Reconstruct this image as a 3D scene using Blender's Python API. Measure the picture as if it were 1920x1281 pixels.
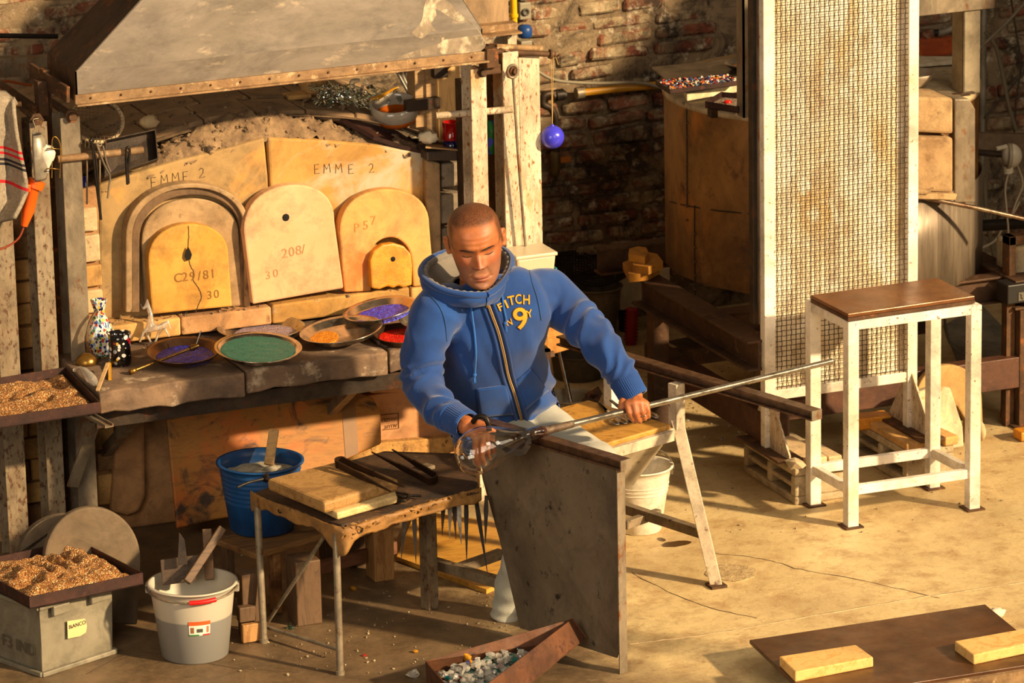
import bpy, bmesh, math, random
from mathutils import Vector as V, Matrix, noise as NZ
from mathutils.bvhtree import BVHTree
random.seed(7)
R0 = random.Random(11)
S = bpy.context.scene
for o in list(bpy.data.objects): bpy.data.objects.remove(o)
COL = S.collection
# ------------------------------------------------------------------ camera
FPX, PITCH, ROLL, YAW = 8500.0, 0.278998, 0.0204631, 0.3856738
CF = V((math.sin(YAW)*math.cos(PITCH), math.cos(YAW)*math.cos(PITCH), -math.sin(PITCH)))
_r = V((math.cos(YAW), -math.sin(YAW), 0)); _u = _r.cross(CF)
CR = _r*math.cos(ROLL)-_u*math.sin(ROLL); CU = _r*math.sin(ROLL)+_u*math.cos(ROLL)
CC = V((-4.85569, -11.81908, 4.41794))
cd = bpy.data.cameras.new('camera'); co = bpy.data.objects.new('camera', cd); COL.objects.link(co)
cd.sensor_width = 36; cd.lens = FPX*36/1920; cd.clip_end = 200; cd.clip_start = .5
co.matrix_world = Matrix(((CR.x, CU.x, -CF.x, CC.x), (CR.y, CU.y, -CF.y, CC.y), (CR.z, CU.z, -CF.z, CC.z), (0, 0, 0, 1)))
S.camera = co
cd.dof.use_dof = True; cd.dof.focus_distance = 13.0; cd.dof.aperture_fstop = 9
# ------------------------------------------------------------------ light
SUN_AZ = V((.605, -.796, 0)); SUN_EL = math.radians(24.5)
sd = bpy.data.lights.new('sun', 'SUN'); sd.energy = 8.4; sd.angle = math.radians(2.3); sd.color = (1, .735, .42)
so = bpy.data.objects.new('sun', sd); COL.objects.link(so)
so.rotation_euler = (SUN_AZ*math.cos(SUN_EL)+V((0, 0, math.sin(SUN_EL)))).to_track_quat('Z', 'Y').to_euler()
so.location = (6, -7, 6)
W = bpy.data.worlds.new('world'); S.world = W; W.use_nodes = True
bg = W.node_tree.nodes['Background']; bg.inputs[0].default_value = (1, .76, .5, 1); bg.inputs[1].default_value = .19
def area(loc, target, sx, sy, e, c=(1, .85, .66)):
    d = bpy.data.lights.new('daylight_fill', 'AREA'); d.shape = 'RECTANGLE'; d.size = sx; d.size_y = sy; d.energy = e; d.color = c  # off-frame lamps added for soft fill and window-like reflections in the bulb
    o = bpy.data.objects.new('daylight_fill', d); COL.objects.link(o); o.location = loc
    o.rotation_euler = (V(loc)-V(target)).to_track_quat('Z', 'Y').to_euler(); return o
for p_ in ((-4.0, -3.2, 2.0), (-3.7, -4.7, 2.7), (.45, -4.5, 2.7)):
    area(p_, (-.2, -.3, .7), 1.4, 2.2, 52)
area((5.2, -2.4, 2.9), (.3, .6, .4), 1.2, 1.6, 40)
area((2.3, -3.3, 3.9), (1.7, 2.0, .7), 1.6, 1.2, 60)  # extra fill lamp added to lift the drum and back right
S.view_settings.view_transform = 'Standard'; S.view_settings.look = 'None'; S.view_settings.gamma = 1
S.view_settings.use_curve_mapping = False; S.view_settings.exposure = 0
# ------------------------------------------------------------------ pixel rays -> world points
def ray(x, y): return CF + CR*((x-960)/FPX) + CU*((640.5-y)/FPX)
def fz(x, y, z): d = ray(x, y); return CC + d*((z-CC.z)/d.z)
def fy(x, y, Y): d = ray(x, y); return CC + d*((Y-CC.y)/d.y)
def fx(x, y, X): d = ray(x, y); return CC + d*((X-CC.x)/d.x)
def fd(x, y, w): return CC + ray(x, y)*w
def fp(x, y, p0, n): d = ray(x, y); return CC + d*((V(p0)-CC).dot(n)/d.dot(n))
def proj(p): v = V(p)-CC; w = v.dot(CF); return 960+FPX*v.dot(CR)/w, 640.5-FPX*v.dot(CU)/w
X3, Y3, Z3 = V((1, 0, 0)), V((0, 1, 0)), V((0, 0, 1))
# ------------------------------------------------------------------ materials
def srgb(h):
    if not isinstance(h, str): return tuple(h)+((1,) if len(h) == 3 else ())
    r = [int(h[i:i+2], 16)/255 for i in (0, 2, 4)]
    return tuple(x/12.92 if x < .04045 else ((x+.055)/1.055)**2.4 for x in r)+(1,)
MATS = {}
class NT:
    def __init__(s, name):
        s.m = bpy.data.materials.new(name); s.m.use_nodes = True; s.t = s.m.node_tree; s.n = s.t.nodes
        s.b = s.n['Principled BSDF']; s.tc = s.n.new('ShaderNodeTexCoord'); s.l = s.t.links.new
        s.geo = None
    def N(s, t, **k):
        n = s.n.new(t)
        for a, b in k.items(): setattr(n, a, b)
        return n
    def coords(s, st=(1, 1, 1), world=False, rand=True, rot=(0, 0, 0)):
        mp = s.N('ShaderNodeMapping'); mp.inputs['Scale'].default_value = st; mp.inputs['Rotation'].default_value = rot
        if world:
            g = s.N('ShaderNodeNewGeometry'); s.l(g.outputs['Position'], mp.inputs['Vector'])
        else:
            s.l(s.tc.outputs['Object'], mp.inputs['Vector'])
            if rand:
                oi = s.N('ShaderNodeObjectInfo'); mu = s.N('ShaderNodeMath', operation='MULTIPLY'); mu.inputs[1].default_value = 37
                s.l(oi.outputs['Random'], mu.inputs[0]); cb = s.N('ShaderNodeCombineXYZ')
                for i in range(3): s.l(mu.outputs[0], cb.inputs[i])
                s.l(cb.outputs[0], mp.inputs['Location'])
        return mp.outputs[0]
    def noise(s, vec, scale, detail=5, rough=.6, dist=0):
        n = s.N('ShaderNodeTexNoise'); n.inputs['Scale'].default_value = scale; n.inputs['Detail'].default_value = detail
        n.inputs['Roughness'].default_value = rough; n.inputs['Distortion'].default_value = dist
        s.l(vec, n.inputs['Vector']); return n.outputs['Fac']
    def ramp(s, fac, stops, interp='LINEAR'):
        r = s.N('ShaderNodeValToRGB'); e = r.color_ramp.elements; r.color_ramp.interpolation = interp
        while len(e) < len(stops): e.new(.5)
        for i, (p, c) in enumerate(stops): e[i].position = p; e[i].color = srgb(c) if not isinstance(c, (int, float)) else (c, c, c, 1)
        s.l(fac, r.inputs[0]); return r.outputs[0]
    def mix(s, fac, a, b, mode='MIX'):
        m = s.N('ShaderNodeMix', data_type='RGBA', blend_type=mode)
        for k, x in ((0, fac), (6, a), (7, b)):
            if hasattr(x, 'links'): s.l(x, m.inputs[k])
            elif k == 0: m.inputs[0].default_value = x
            else: m.inputs[k].default_value = srgb(x)
        return m.outputs[2]
    def bump(s, fac, strength, dist=.01):
        b = s.N('ShaderNodeBump'); b.inputs['Strength'].default_value = strength; b.inputs['Distance'].default_value = dist
        s.l(fac, b.inputs['Height'])
        if s.b.inputs['Normal'].is_linked: s.l(s.b.inputs['Normal'].links[0].from_socket, b.inputs['Normal'])
        s.l(b.outputs[0], s.b.inputs['Normal'])
    def set(s, **k):
        for a, v in k.items():
            i = s.b.inputs[a]
            if hasattr(v, 'links'): s.l(v, i)
            elif isinstance(v, str): i.default_value = srgb(v)
            else: i.default_value = v
def grunge(name, c1, c2, scale=6, rough=.75, metal=0, spots=None, sp_scale=14, sp_t=.55, sp_w=.08, bump=.25, bscale=70, st=(1, 1, 1), world=False, dist=0, spots2=None, sp2_t=.6, sp2_scale=5, lo=.35, hi=.65, det=6):
    if name in MATS: return MATS[name]
    t = NT(name); v = t.coords(st, world)
    col = t.ramp(t.noise(v, scale, det, .65, dist), [(lo, c1), (hi, c2)])
    if spots: col = t.mix(t.ramp(t.noise(v, sp_scale, 7, .7), [(sp_t, 0.), (sp_t+sp_w, 1.)]), col, spots)
    col = t.mix(1.0, col, t.ramp(t.noise(v, scale*1.9, 9, .75, .4), [(.32, .5), (.56, 1.)]), 'MULTIPLY')
    if spots2: col = t.mix(t.ramp(t.noise(v, sp2_scale, 5, .65, .6), [(sp2_t, 0.), (sp2_t+.12, 1.)]), col, spots2)
    rr = t.ramp(t.noise(v, scale*2.3, 4), [(.3, max(0, rough-.12)), (.7, min(1, rough+.12))])
    t.set(**{'Base Color': col, 'Roughness': rr, 'Metallic': metal})
    if bump: t.bump(t.noise(v, bscale, 6, .7), bump, .006)
    MATS[name] = t.m; return t.m
def plain(name, c, rough=.5, metal=0, trans=0, ior=1.45, coat=0):
    if name in MATS: return MATS[name]
    t = NT(name); v = t.coords(); c0 = srgb(c)
    c2 = tuple(min(1, x*1.12) for x in c0[:3])+(1,); c1 = tuple(x*.86 for x in c0[:3])+(1,)
    t.set(**{'Base Color': t.ramp(t.noise(v, 9), [(.3, c1), (.7, c2)]) if not trans else c0, 'Roughness': rough, 'Metallic': metal, 'Transmission Weight': trans, 'IOR': ior, 'Coat Weight': coat})
    MATS[name] = t.m; return t.m
def wood(name, c1, c2, scale=5, st=(1, 8, 8), rough=.65, dark=None, dark_t=.62, dark_scale=3, world=False, rot=(0, 0, 0), bump=.25):
    if name in MATS: return MATS[name]
    t = NT(name); v = t.coords(st, world, rot=rot); n = t.noise(v, scale, 8, .7, 1.2)
    col = t.ramp(n, [(.3, c1), (.5, c2), (.58, c1), (.72, c2)])
    if dark:
        v2 = t.coords((1, 2, 2), world); col = t.mix(t.ramp(t.noise(v2, dark_scale, 6, .65, .5), [(dark_t, 0.), (dark_t+.12, 1.)]), col, dark)
    t.set(**{'Base Color': col, 'Roughness': rough}); t.bump(n, bump, .004); MATS[name] = t.m; return t.m
def frit(name, cols, scale=240, rough=.35, bump=.6, spec=.5):
    if name in MATS: return MATS[name]
    t = NT(name); v = t.coords(rand=False); vo = t.N('ShaderNodeTexVoronoi'); vo.inputs['Scale'].default_value = scale; t.l(v, vo.inputs['Vector'])
    sep = t.N('ShaderNodeSeparateColor'); t.l(vo.outputs['Color'], sep.inputs[0])
    n = len(cols); col = t.ramp(sep.outputs[0], [(i/n, c) for i, c in enumerate(cols)], 'CONSTANT')
    t.set(**{'Base Color': col, 'Roughness': rough}); t.bump(vo.outputs['Distance'], bump, .004); MATS[name] = t.m; return t.m
def glass(name, c='ffffff', rough=.02, ior=1.45):
    if name in MATS: return MATS[name]
    t = NT(name); t.set(**{'Base Color': c, 'Roughness': rough, 'Transmission Weight': 1.0, 'IOR': ior}); MATS[name] = t.m; return t.m

steel_white = grunge('white_painted_steel', 'd9cbb4', 'f4ecdd', 3, .55, spots='7a4a22', sp_scale=75, sp_t=.61, sp_w=.05, spots2='c4a67a', sp2_t=.62, bump=.12)
steel_pale = grunge('pale_rusty_steel', 'b09a7a', 'ddccb0', 7, .6, spots='8a4f1f', sp_scale=85, sp_t=.56, sp_w=.06, spots2='b98a52', sp2_t=.58, bump=.2, st=(1.6, 1.6, .6))
steel_worn = grunge('worn_grey_steel', '6f6251', '9a8a72', 7, .5, .35, spots='7b4a24', sp_scale=22, sp_t=.55, sp_w=.1, bump=.2, st=(1, 1, .5))
steel_old = grunge('old_white_rust_steel', '8f7f66', '6f5a40', 9, .65, .1, spots='54331b', sp_scale=80, sp_t=.53, sp_w=.08, bump=.3, st=(1, 1, .5))
steel_dark = grunge('dark_oxidised_steel', '2a211a', '46372a', 9, .55, .5, spots='5a321a', sp_scale=18, sp_t=.58, bump=.2)
rust = grunge('brown_rust', '452d1b', '634427', 10, .75, .25, spots='8d5327', sp_scale=30, sp_t=.56, bump=.35)
rust_red = grunge('red_brown_primer', '46291a', '5f3b27', 8, .6, .1, spots='8f7a66', sp_scale=40, sp_t=.66, bump=.2)
rust_dark = grunge('dark_rusty_tray', '2b1712', '44261d', 9, .6, .3, spots='5a2e1c', sp_scale=25, sp_t=.58, bump=.2)
hood_metal = grunge('smoky_hood_sheet', '6a5f52', '82766a', 2.2, .55, .15, spots='a3917a', sp_scale=9, sp_t=.6, sp_w=.12, bump=.05, st=(1, 1, 2.4), dist=.8)
duct_metal = grunge('buff_duct_sheet', '8d7355', 'a88b68', 4, .6, .2, spots='704424', sp_scale=20, sp_t=.62, bump=.1, st=(2, 2, .5))
hood_patina = grunge('chalky_patina', '9b8a74', '6a5d50', 6, .8, .2, spots='c9b99c', sp_scale=14, sp_t=.5, sp_w=.1, bump=.1, st=(1, 1, .7), dist=1.5)
clay_y = grunge('yellow_fireclay', 'ab7c38', 'bd9150', 3, .85, spots='a07a45', sp_scale=26, sp_t=.64, bump=.15, spots2='b0a086', sp2_t=.56, sp2_scale=4)
clay_g = grunge('smoke_buff_fireclay', '937549', 'aa8a58', 4, .85, spots='7d6547', sp_scale=12, sp_t=.6, bump=.15, spots2='c98f45', sp2_t=.58)
clay_ring = grunge('buff_arch_clay', '8a6d4a', 'a88a62', 5, .85, spots='6b5138', sp_scale=16, sp_t=.58, bump=.2)
door_yellow = grunge('ochre_door_clay', 'b9812f', 'c99341', 5, .85, spots='9a7238', sp_scale=60, sp_t=.68, bump=.25)
door_pink = grunge('pale_pink_door_clay', 'c9986c', 'd3a67c', 4, .85, spots='c08d62', sp_scale=70, sp_t=.7, bump=.15)
door_orange = grunge('orange_stained_door_clay', 'c98b44', 'd6a160', 3.2, .8, spots2='c4682a', sp2_t=.54, sp2_scale=5, spots='b98750', sp_scale=60, sp_t=.7, bump=.15)
plug_clay = grunge('glazed_orange_plug', 'cf8218', 'dd9a30', 9, .45, spots='8a4a12', sp_scale=12, sp_t=.58, bump=.3, spots2='e0c48a', sp2_t=.64, sp2_scale=14)
crumb = grunge('crumbled_clay', '6f563e', '9c7f5c', 14, .95, spots='3d2c1e', sp_scale=30, sp_t=.56, bump=.8, bscale=60)
crown_m = grunge('sooty_crown_tile', '7d6246', 'a08260', 5, .9, spots='4a3828', sp_scale=9, sp_t=.6, bump=.35, spots2='b0926a', sp2_t=.62)
stone = grunge('worn_hearth_stone', '5d4a3b', '80664f', 7, .85, spots='b8a488', sp_scale=12, sp_t=.57, sp_w=.1, bump=.5, bscale=40, spots2='4a382c', sp2_t=.56)
firebrick = grunge('buff_firebrick', 'b98a4c', 'd2a564', 8, .85, spots='86562a', sp_scale=26, sp_t=.62, bump=.3)
firebrick_p = grunge('pale_firebrick', 'c9ab7e', 'dfc59b', 7, .85, spots='8a5f3a', sp_scale=14, sp_t=.58, sp_w=.1, bump=.3)
firebrick_d = grunge('dark_firebrick', '6d4c2c', '8b673f', 8, .85, spots='4b301b', sp_scale=20, sp_t=.58, bump=.3)
plaster = grunge('scorched_plaster', '9c6f45', 'bb8d5e', 5, .9, spots='5f4028', sp_scale=10, sp_t=.58, sp_w=.12, bump=.4)
slab_pink = grunge('salmon_refractory_slab', 'b98355', 'cb966a', 4, .9, spots='8f6742', sp_scale=60, sp_t=.68, bump=.2)
concrete_b = grunge('cinder_concrete', 'a08c6c', 'c4b08c', 9, .9, spots='6f5c44', sp_scale=50, sp_t=.6, bump=.6, bscale=110)
ink = plain('dark_scratch', '3a2a1a', .9)
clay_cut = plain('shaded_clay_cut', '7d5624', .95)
iron = grunge('black_iron', '1c1713', '332a22', 14, .5, .6, spots='4a2c18', sp_scale=30, sp_t=.62, bump=.15)
iron_brown = grunge('brown_iron', '2c1c12', '4a3120', 12, .45, .5, bump=.12)
chrome = grunge('bright_steel', '9a938a', 'b8b0a4', 10, .25, .95, bump=.03)
pipe_steel = grunge('blowpipe_steel', '8d857c', 'aaa298', 16, .3, .9, spots='5c4c3c', sp_scale=30, sp_t=.62, bump=.05)
brass = grunge('old_brass', '7d5a26', 'a37c3c', 12, .35, .85, bump=.08)
plate_m = grunge('tarnished_steel_plate', 'a89c8a', 'c9bda9', 8, .2, .9, spots='5b4636', sp_scale=18, sp_t=.6, bump=.05)
plate_d = grunge('brown_metal_plate', '5f4432', '7c5d45', 8, .35, .8, bump=.06)
# ------------------------------------------------------------------ geometry builder
ORG = {}
def root_of(o): return ORG.get(o.name, V((0, 0, 0)))
def props(o, label=None, cat=None, group=None, kind=None):
    for k, v in (('label', label), ('category', cat), ('group', group), ('kind', kind)):
        if v: o[k] = v
    return o
def thing(name, loc, label, cat, group=None):
    o = bpy.data.objects.new(name, None); COL.objects.link(o); o.location = loc; o.empty_display_size = .05
    ORG[o.name] = V(loc); return props(o, label, cat, group)
class G:
    def __init__(s): s.v = []; s.f = []; s.sm = []; s.mi = []
    def add(s, vs, fs, sm=False, mi=0):
        b = len(s.v); s.v += [V(v) for v in vs]
        for f in fs: s.f.append([b+i for i in f]); s.sm.append(sm); s.mi.append(mi)
        return s
    def hexa(s, p, mi=0):  # 4 bottom ccw, 4 top
        return s.add(p, [(3, 2, 1, 0), (4, 5, 6, 7), (0, 1, 5, 4), (1, 2, 6, 5), (2, 3, 7, 6), (3, 0, 4, 7)], mi=mi)
    def box(s, c, d, rot=None, mi=0):
        c = V(c); h = V(d)*.5; P = []
        for z in (-1, 1):
            for x, y in ((-1, -1), (1, -1), (1, 1), (-1, 1)):
                q = V((x*h.x, y*h.y, z*h.z)); P.append(c+(rot @ q if rot else q))
        return s.hexa(P, mi)
    def bb(s, a, b, mi=0):
        a, b = V(a), V(b); return s.box((a+b)/2, (abs(b.x-a.x), abs(b.y-a.y), abs(b.z-a.z)), mi=mi)
    def beam(s, a, b, w, h, up=Z3, mi=0):  # rectangular bar from a to b
        a, b = V(a), V(b); d = (b-a).normalized(); up = V(up)
        sd = d.cross(up)
        if sd.length < 1e-4: sd = d.cross(X3)
        sd.normalize(); u = sd.cross(d).normalized(); P = []
        for e in (a, b):
            for x, y in ((-1, -1), (1, -1), (1, 1), (-1, 1)): P.append(e+sd*(x*w/2)+u*(y*h/2))
        return s.hexa(P, mi)
    def profile(s, a, b, poly, up=Z3, mi=0):  # extrude 2D profile (side, up) from a to b
        a, b = V(a), V(b); d = (b-a).normalized(); sd = d.cross(V(up)); sd.normalize(); u = sd.cross(d).normalized()
        n = len(poly); P = [e+sd*x+u*y for e in (a, b) for x, y in poly]
        F = [(i, (i+1) % n, n+(i+1) % n, n+i) for i in range(n)]+[tuple(range(n-1, -1, -1)), tuple(range(n, 2*n))]
        return s.add(P, F, mi=mi)
    def prism(s, pts, ext, mi=0, sm=False):
        n = len(pts); pts = [V(p) for p in pts]; P = pts+[p+V(ext) for p in pts]
        F = [(i, (i+1) % n, n+(i+1) % n, n+i) for i in range(n)]
        s.add(P, F, sm, mi); s.add(P, [tuple(range(n-1, -1, -1)), tuple(range(n, 2*n))], False, mi); return s
    def tube(s, pts, r, n=10, cap=True, closed=False, mi=0, flat=None):
        pts = [V(p) for p in pts]; m = len(pts); rr = r if isinstance(r, (list, tuple)) else [r]*m
        P = []; T = []
        for i in range(m):
            a = pts[(i-1) % m if closed else max(i-1, 0)]; b = pts[(i+1) % m if closed else min(i+1, m-1)]
            t = (b-a); T.append(t.normalized() if t.length > 1e-9 else Z3.copy())
        nr = T[0].cross(Z3 if abs(T[0].z) < .9 else X3).normalized()
        for i in range(m):
            nr = (nr-T[i]*nr.dot(T[i])); nr = nr.normalized() if nr.length > 1e-6 else T[i].orthogonal().normalized()
            bi = T[i].cross(nr)
            for k in range(n):
                a = 2*math.pi*k/n; P.append(pts[i]+(nr*math.cos(a)+bi*math.sin(a)*(flat or 1))*rr[i])
        F = []
        for i in range(m if closed else m-1):
            j = (i+1) % m
            for k in range(n): F.append((i*n+k, i*n+(k+1) % n, j*n+(k+1) % n, j*n+k))
        s.add(P, F, True, mi)
        if cap and not closed: s.add(P[:n], [tuple(range(n-1, -1, -1))], False, mi); s.add(P[-n:], [tuple(range(n))], False, mi)
        return s
    def lathe(s, prof, c, n=40, axis=Z3, mi=0, arc=None, sx=1, sy=1):
        q = axis.to_track_quat('Z', 'Y').to_matrix() if axis != Z3 else Matrix.Identity(3); c = V(c); P = []; m = len(prof)
        for r, z in prof:
            for k in range(n): a = 2*math.pi*k/n; P.append(c+q @ V((r*math.cos(a)*sx, r*math.sin(a)*sy, z)))
        F = [(i*n+k, i*n+(k+1) % n, (i+1)*n+(k+1) % n, (i+1)*n+k) for i in range(m-1) for k in range(n)]
        return s.add(P, F, True, mi)
    def grid(s, fn, nu, nv, cu=False, cv=False, sm=True, mi=0):
        P = [fn(i/(nu if cu else nu-1), j/(nv if cv else nv-1)) for i in range(nu) for j in range(nv)]; F = []
        for i in range(nu if cu else nu-1):
            for j in range(nv if cv else nv-1):
                a, b = (i+1) % nu, (j+1) % nv; F.append((i*nv+j, a*nv+j, a*nv+b, i*nv+b))
        return s.add(P, F, sm, mi)
    def ball(s, c, r, n=16, sc=(1, 1, 1), rot=None, jit=0, mi=0, sm=True):
        c = V(c); m = max(4, n//2); P = [c+V((0, 0, r*sc[2])) if not rot else c+rot @ V((0, 0, r*sc[2]))]
        for i in range(1, m):
            for k in range(n):
                t, a = math.pi*i/m, 2*math.pi*k/n; q = V((math.sin(t)*math.cos(a)*sc[0], math.sin(t)*math.sin(a)*sc[1], math.cos(t)*sc[2]))*r
                if jit: q *= 1+R0.uniform(-jit, jit)
                P.append(c+(rot @ q if rot else q))
        q = V((0, 0, -r*sc[2])); P.append(c+(rot @ q if rot else q)); L = len(P)-1; F = []
        for k in range(n): F.append((0, 1+k, 1+(k+1) % n)); F.append((L, L-n+(k+1) % n, L-n+k))
        for i in range(m-2):
            for k in range(n): F.append((1+i*n+k, 1+(i+1)*n+k, 1+(i+1)*n+(k+1) % n, 1+i*n+(k+1) % n))
        return s.add(P, F, sm, mi)
    def chunk(s, c, r, jit=.35, mi=0):  # angular lump (perturbed octa/ico)
        c = V(c); t = (1+5**.5)/2; B = [(-1, t, 0), (1, t, 0), (-1, -t, 0), (1, -t, 0), (0, -1, t), (0, 1, t), (0, -1, -t), (0, 1, -t), (t, 0, -1), (t, 0, 1), (-t, 0, -1), (-t, 0, 1)]
        sc = (1, R0.uniform(.6, 1), R0.uniform(.5, .9)); rm = Matrix.Rotation(R0.uniform(0, 6), 3, 'Z') @ Matrix.Rotation(R0.uniform(0, 6), 3, 'X')
        P = [c+rm @ V((b[0]*sc[0], b[1]*sc[1], b[2]*sc[2]))*(r/1.9*(1+R0.uniform(-jit, jit))) for b in B]
        F = [(0, 11, 5), (0, 5, 1), (0, 1, 7), (0, 7, 10), (0, 10, 11), (1, 5, 9), (5, 11, 4), (11, 10, 2), (10, 7, 6), (7, 1, 8), (3, 9, 4), (3, 4, 2), (3, 2, 6), (3, 6, 8), (3, 8, 9), (4, 9, 5), (2, 4, 11), (6, 2, 10), (8, 6, 7), (9, 8, 1)]
        return s.add(P, F, False, mi)
    def jitter(s, amp, freq=20, seed=0):
        for v in s.v:
            d = NZ.noise_vector(v*freq+V((seed, seed, seed))); v += d*amp
        return s
    def base(s):
        lo = [min(v[i] for v in s.v) for i in range(3)]; hi = [max(v[i] for v in s.v) for i in range(3)]
        return V(((lo[0]+hi[0])/2, (lo[1]+hi[1])/2, lo[2]))
    def build(s, name, mat, parent=None, bev=0, seg=2, sub=0, kind=None, label=None, cat=None, group=None, split=0):
        org = root_of(parent) if parent else s.base()
        me = bpy.data.meshes.new(name); me.from_pydata([v-org for v in s.v], [], s.f)
        me.polygons.foreach_set('use_smooth', s.sm)
        for m in (mat if isinstance(mat, (list, tuple)) else [mat]): me.materials.append(m)
        me.polygons.foreach_set('material_index', s.mi); me.update()
        if split:
            bm = bmesh.new(); bm.from_mesh(me); bmesh.ops.remove_doubles(bm, verts=bm.verts, dist=1e-5); bmesh.ops.recalc_face_normals(bm, faces=bm.faces); bm.to_mesh(me); bm.free()
        o = bpy.data.objects.new(name, me); COL.objects.link(o)
        if parent: o.parent = parent; ORG[o.name] = org
        else: o.location = org; ORG[o.name] = org
        if bev:
            b = o.modifiers.new('b', 'BEVEL'); b.width = bev; b.segments = seg; b.limit_method = 'ANGLE'; b.angle_limit = .6
        if sub:
            b = o.modifiers.new('s', 'SUBSURF'); b.levels = sub; b.render_levels = sub
        return props(o, label, cat, group, kind)
def copy_tree(o, loc=None, parent=None):
    c = o.copy(); COL.objects.link(c)
    if parent: c.parent = parent
    if loc is not None: c.location = loc
    for ch in list(o.children): copy_tree(ch, None, c)
    return c
def spline(pts, n=6):
    pts = [V(p) for p in pts]; out = []
    for i in range(len(pts)-1):
        p0, p1, p2, p3 = pts[max(i-1, 0)], pts[i], pts[i+1], pts[min(i+2, len(pts)-1)]
        for k in range(n):
            t = k/n; out.append(.5*((2*p1)+(p2-p0)*t+(2*p0-5*p1+4*p2-p3)*t*t+(3*p1-p0-3*p2+p3)*t**3))
    return out+[pts[-1]]
def bez2(pts, n=6): return [tuple(p[:2]) for p in spline([(x, y, 0) for x, y in pts], n)]
def arch_px(xl, xr, ybl, ybr, ysl, ysr, ytop, n=22, dx=0):
    # pixel outline of an arched slab, bottom-left round over the top to bottom-right
    pts = [(xl+dx, ybl)]
    cx = (xl+xr)/2; rx = (xr-xl)/2
    for i in range(n+1):
        a = math.pi*(1-i/n); k = (1-math.cos(a))/2
        k = (math.cos(a)+1)/2; ys = ysl*(1-k)+ysr*k
        sn = abs(math.sin(a))**.85; cs = math.copysign(abs(math.cos(a))**.95, math.cos(a))
        pts.append((cx+rx*cs, ys+(ytop-(ysl+ysr)/2)*sn))
    pts.append((xr+dx, ybr)); return pts
def txt(body, p, xd, ud, size, mat, name, parent, ext=.0006, shear=0, sub=0, align='CENTER', space=1):
    c = bpy.data.curves.new('text', 'FONT'); c.body = body; c.size = size; c.extrude = ext; c.align_x = align; c.align_y = 'CENTER'; c.shear = shear; c.space_character = space; c.resolution_u = 3
    t = bpy.data.objects.new('text', c); COL.objects.link(t); bpy.context.view_layer.update()
    me = bpy.data.meshes.new_from_object(t.evaluated_get(bpy.context.evaluated_depsgraph_get())); bpy.data.objects.remove(t)
    xd = V(xd).normalized(); ud = V(ud); ud = (ud-xd*ud.dot(xd)).normalized(); nn = xd.cross(ud)
    org = root_of(parent) if parent else V(p); me.materials.clear(); me.materials.append(mat)
    for v in me.vertices: q = v.co.copy(); v.co = V(p)+xd*q.x+ud*q.y+nn*q.z-org
    me.name = name; o = bpy.data.objects.new(name, me); COL.objects.link(o)
    if parent: o.parent = parent; ORG[o.name] = org
    return o
# ------------------------------------------------------------------ setting
def mat_floor():
    t = NT('worn_concrete_floor'); v = t.coords(world=True)
    col = t.ramp(t.noise(v, 1.6, 8, .62, .5), [(.3, 'ae946a'), (.5, 'c9b07e'), (.72, 'e0c894')])
    col = t.mix(t.ramp(t.noise(v, 9, 8, .72), [(.48, 0.), (.66, .9)]), col, 'a58458')
    col = t.mix(t.ramp(t.noise(v, 26, 9, .8), [(.54, 0.), (.64, .5)]), col, '8d6f48')
    col = t.mix(t.ramp(t.noise(v, 120, 3, .6), [(.62, 0.), (.68, .55)]), col, 'ecd8b0')
    col = t.mix(t.ramp(t.noise(v, 70, 4, .7), [(.63, 0.), (.7, .6)]), col, '4e3d2a')
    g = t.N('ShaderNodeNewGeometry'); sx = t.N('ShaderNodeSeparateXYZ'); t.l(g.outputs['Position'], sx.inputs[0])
    # trodden dirt on the furnace side, with shade painted into its colour, ragged edge
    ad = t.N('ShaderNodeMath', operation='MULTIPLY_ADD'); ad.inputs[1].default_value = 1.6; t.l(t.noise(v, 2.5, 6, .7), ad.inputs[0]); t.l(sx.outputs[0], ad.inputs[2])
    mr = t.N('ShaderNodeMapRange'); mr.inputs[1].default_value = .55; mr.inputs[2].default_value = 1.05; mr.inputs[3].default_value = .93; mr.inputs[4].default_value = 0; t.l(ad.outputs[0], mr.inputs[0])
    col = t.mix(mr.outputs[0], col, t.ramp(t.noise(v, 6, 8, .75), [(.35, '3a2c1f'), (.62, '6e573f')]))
    t.set(**{'Base Color': col, 'Roughness': t.ramp(t.noise(v, 5, 5), [(.3, .34), (.7, .66)])})
    t.bump(t.noise(v, 45, 8, .75), .35, .006); t.bump(t.noise(v, 5, 6, .6), .3, .02)
    return t.m
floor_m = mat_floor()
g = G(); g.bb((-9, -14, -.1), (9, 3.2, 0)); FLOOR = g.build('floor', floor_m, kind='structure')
def ribbon(pts, w, h, name, mat, parent):
    g = G(); pts = spline([fz(x, y, 0) for x, y in pts], 8)
    for p in pts: p += V((R0.uniform(-1, 1), R0.uniform(-1, 1), 0))*.004
    g.tube(pts, [w*R0.uniform(.5, 1.2) for p in pts], 5, flat=h/w); return g.build(name, mat, parent)
joint_m = grunge('pale_floor_joint', 'a98f69', 'c4ab82', 20, .9, bump=.5)
ribbon([(1180, 1208), (1330, 1189), (1480, 1163), (1640, 1135), (1750, 1117), (1920, 1092)], .0045, .002, 'joint_ridge', joint_m, FLOOR)
crack_m = plain('floor_crack', '4a3826', .9)
ribbon([(1330, 1037), (1430, 1048), (1500, 1068), (1600, 1086), (1700, 1108), (1760, 1122)], .002, .0012, 'hairline_crack', crack_m, FLOOR)
ribbon([(1185, 1075), (1300, 1130), (1420, 1160)], .002, .0012, 'hairline_crack', crack_m, FLOOR)
ribbon([(160, 1265), (260, 1225), (420, 1250), (560, 1262)], .0025, .0012, 'hairline_crack', crack_m, FLOOR)
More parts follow.
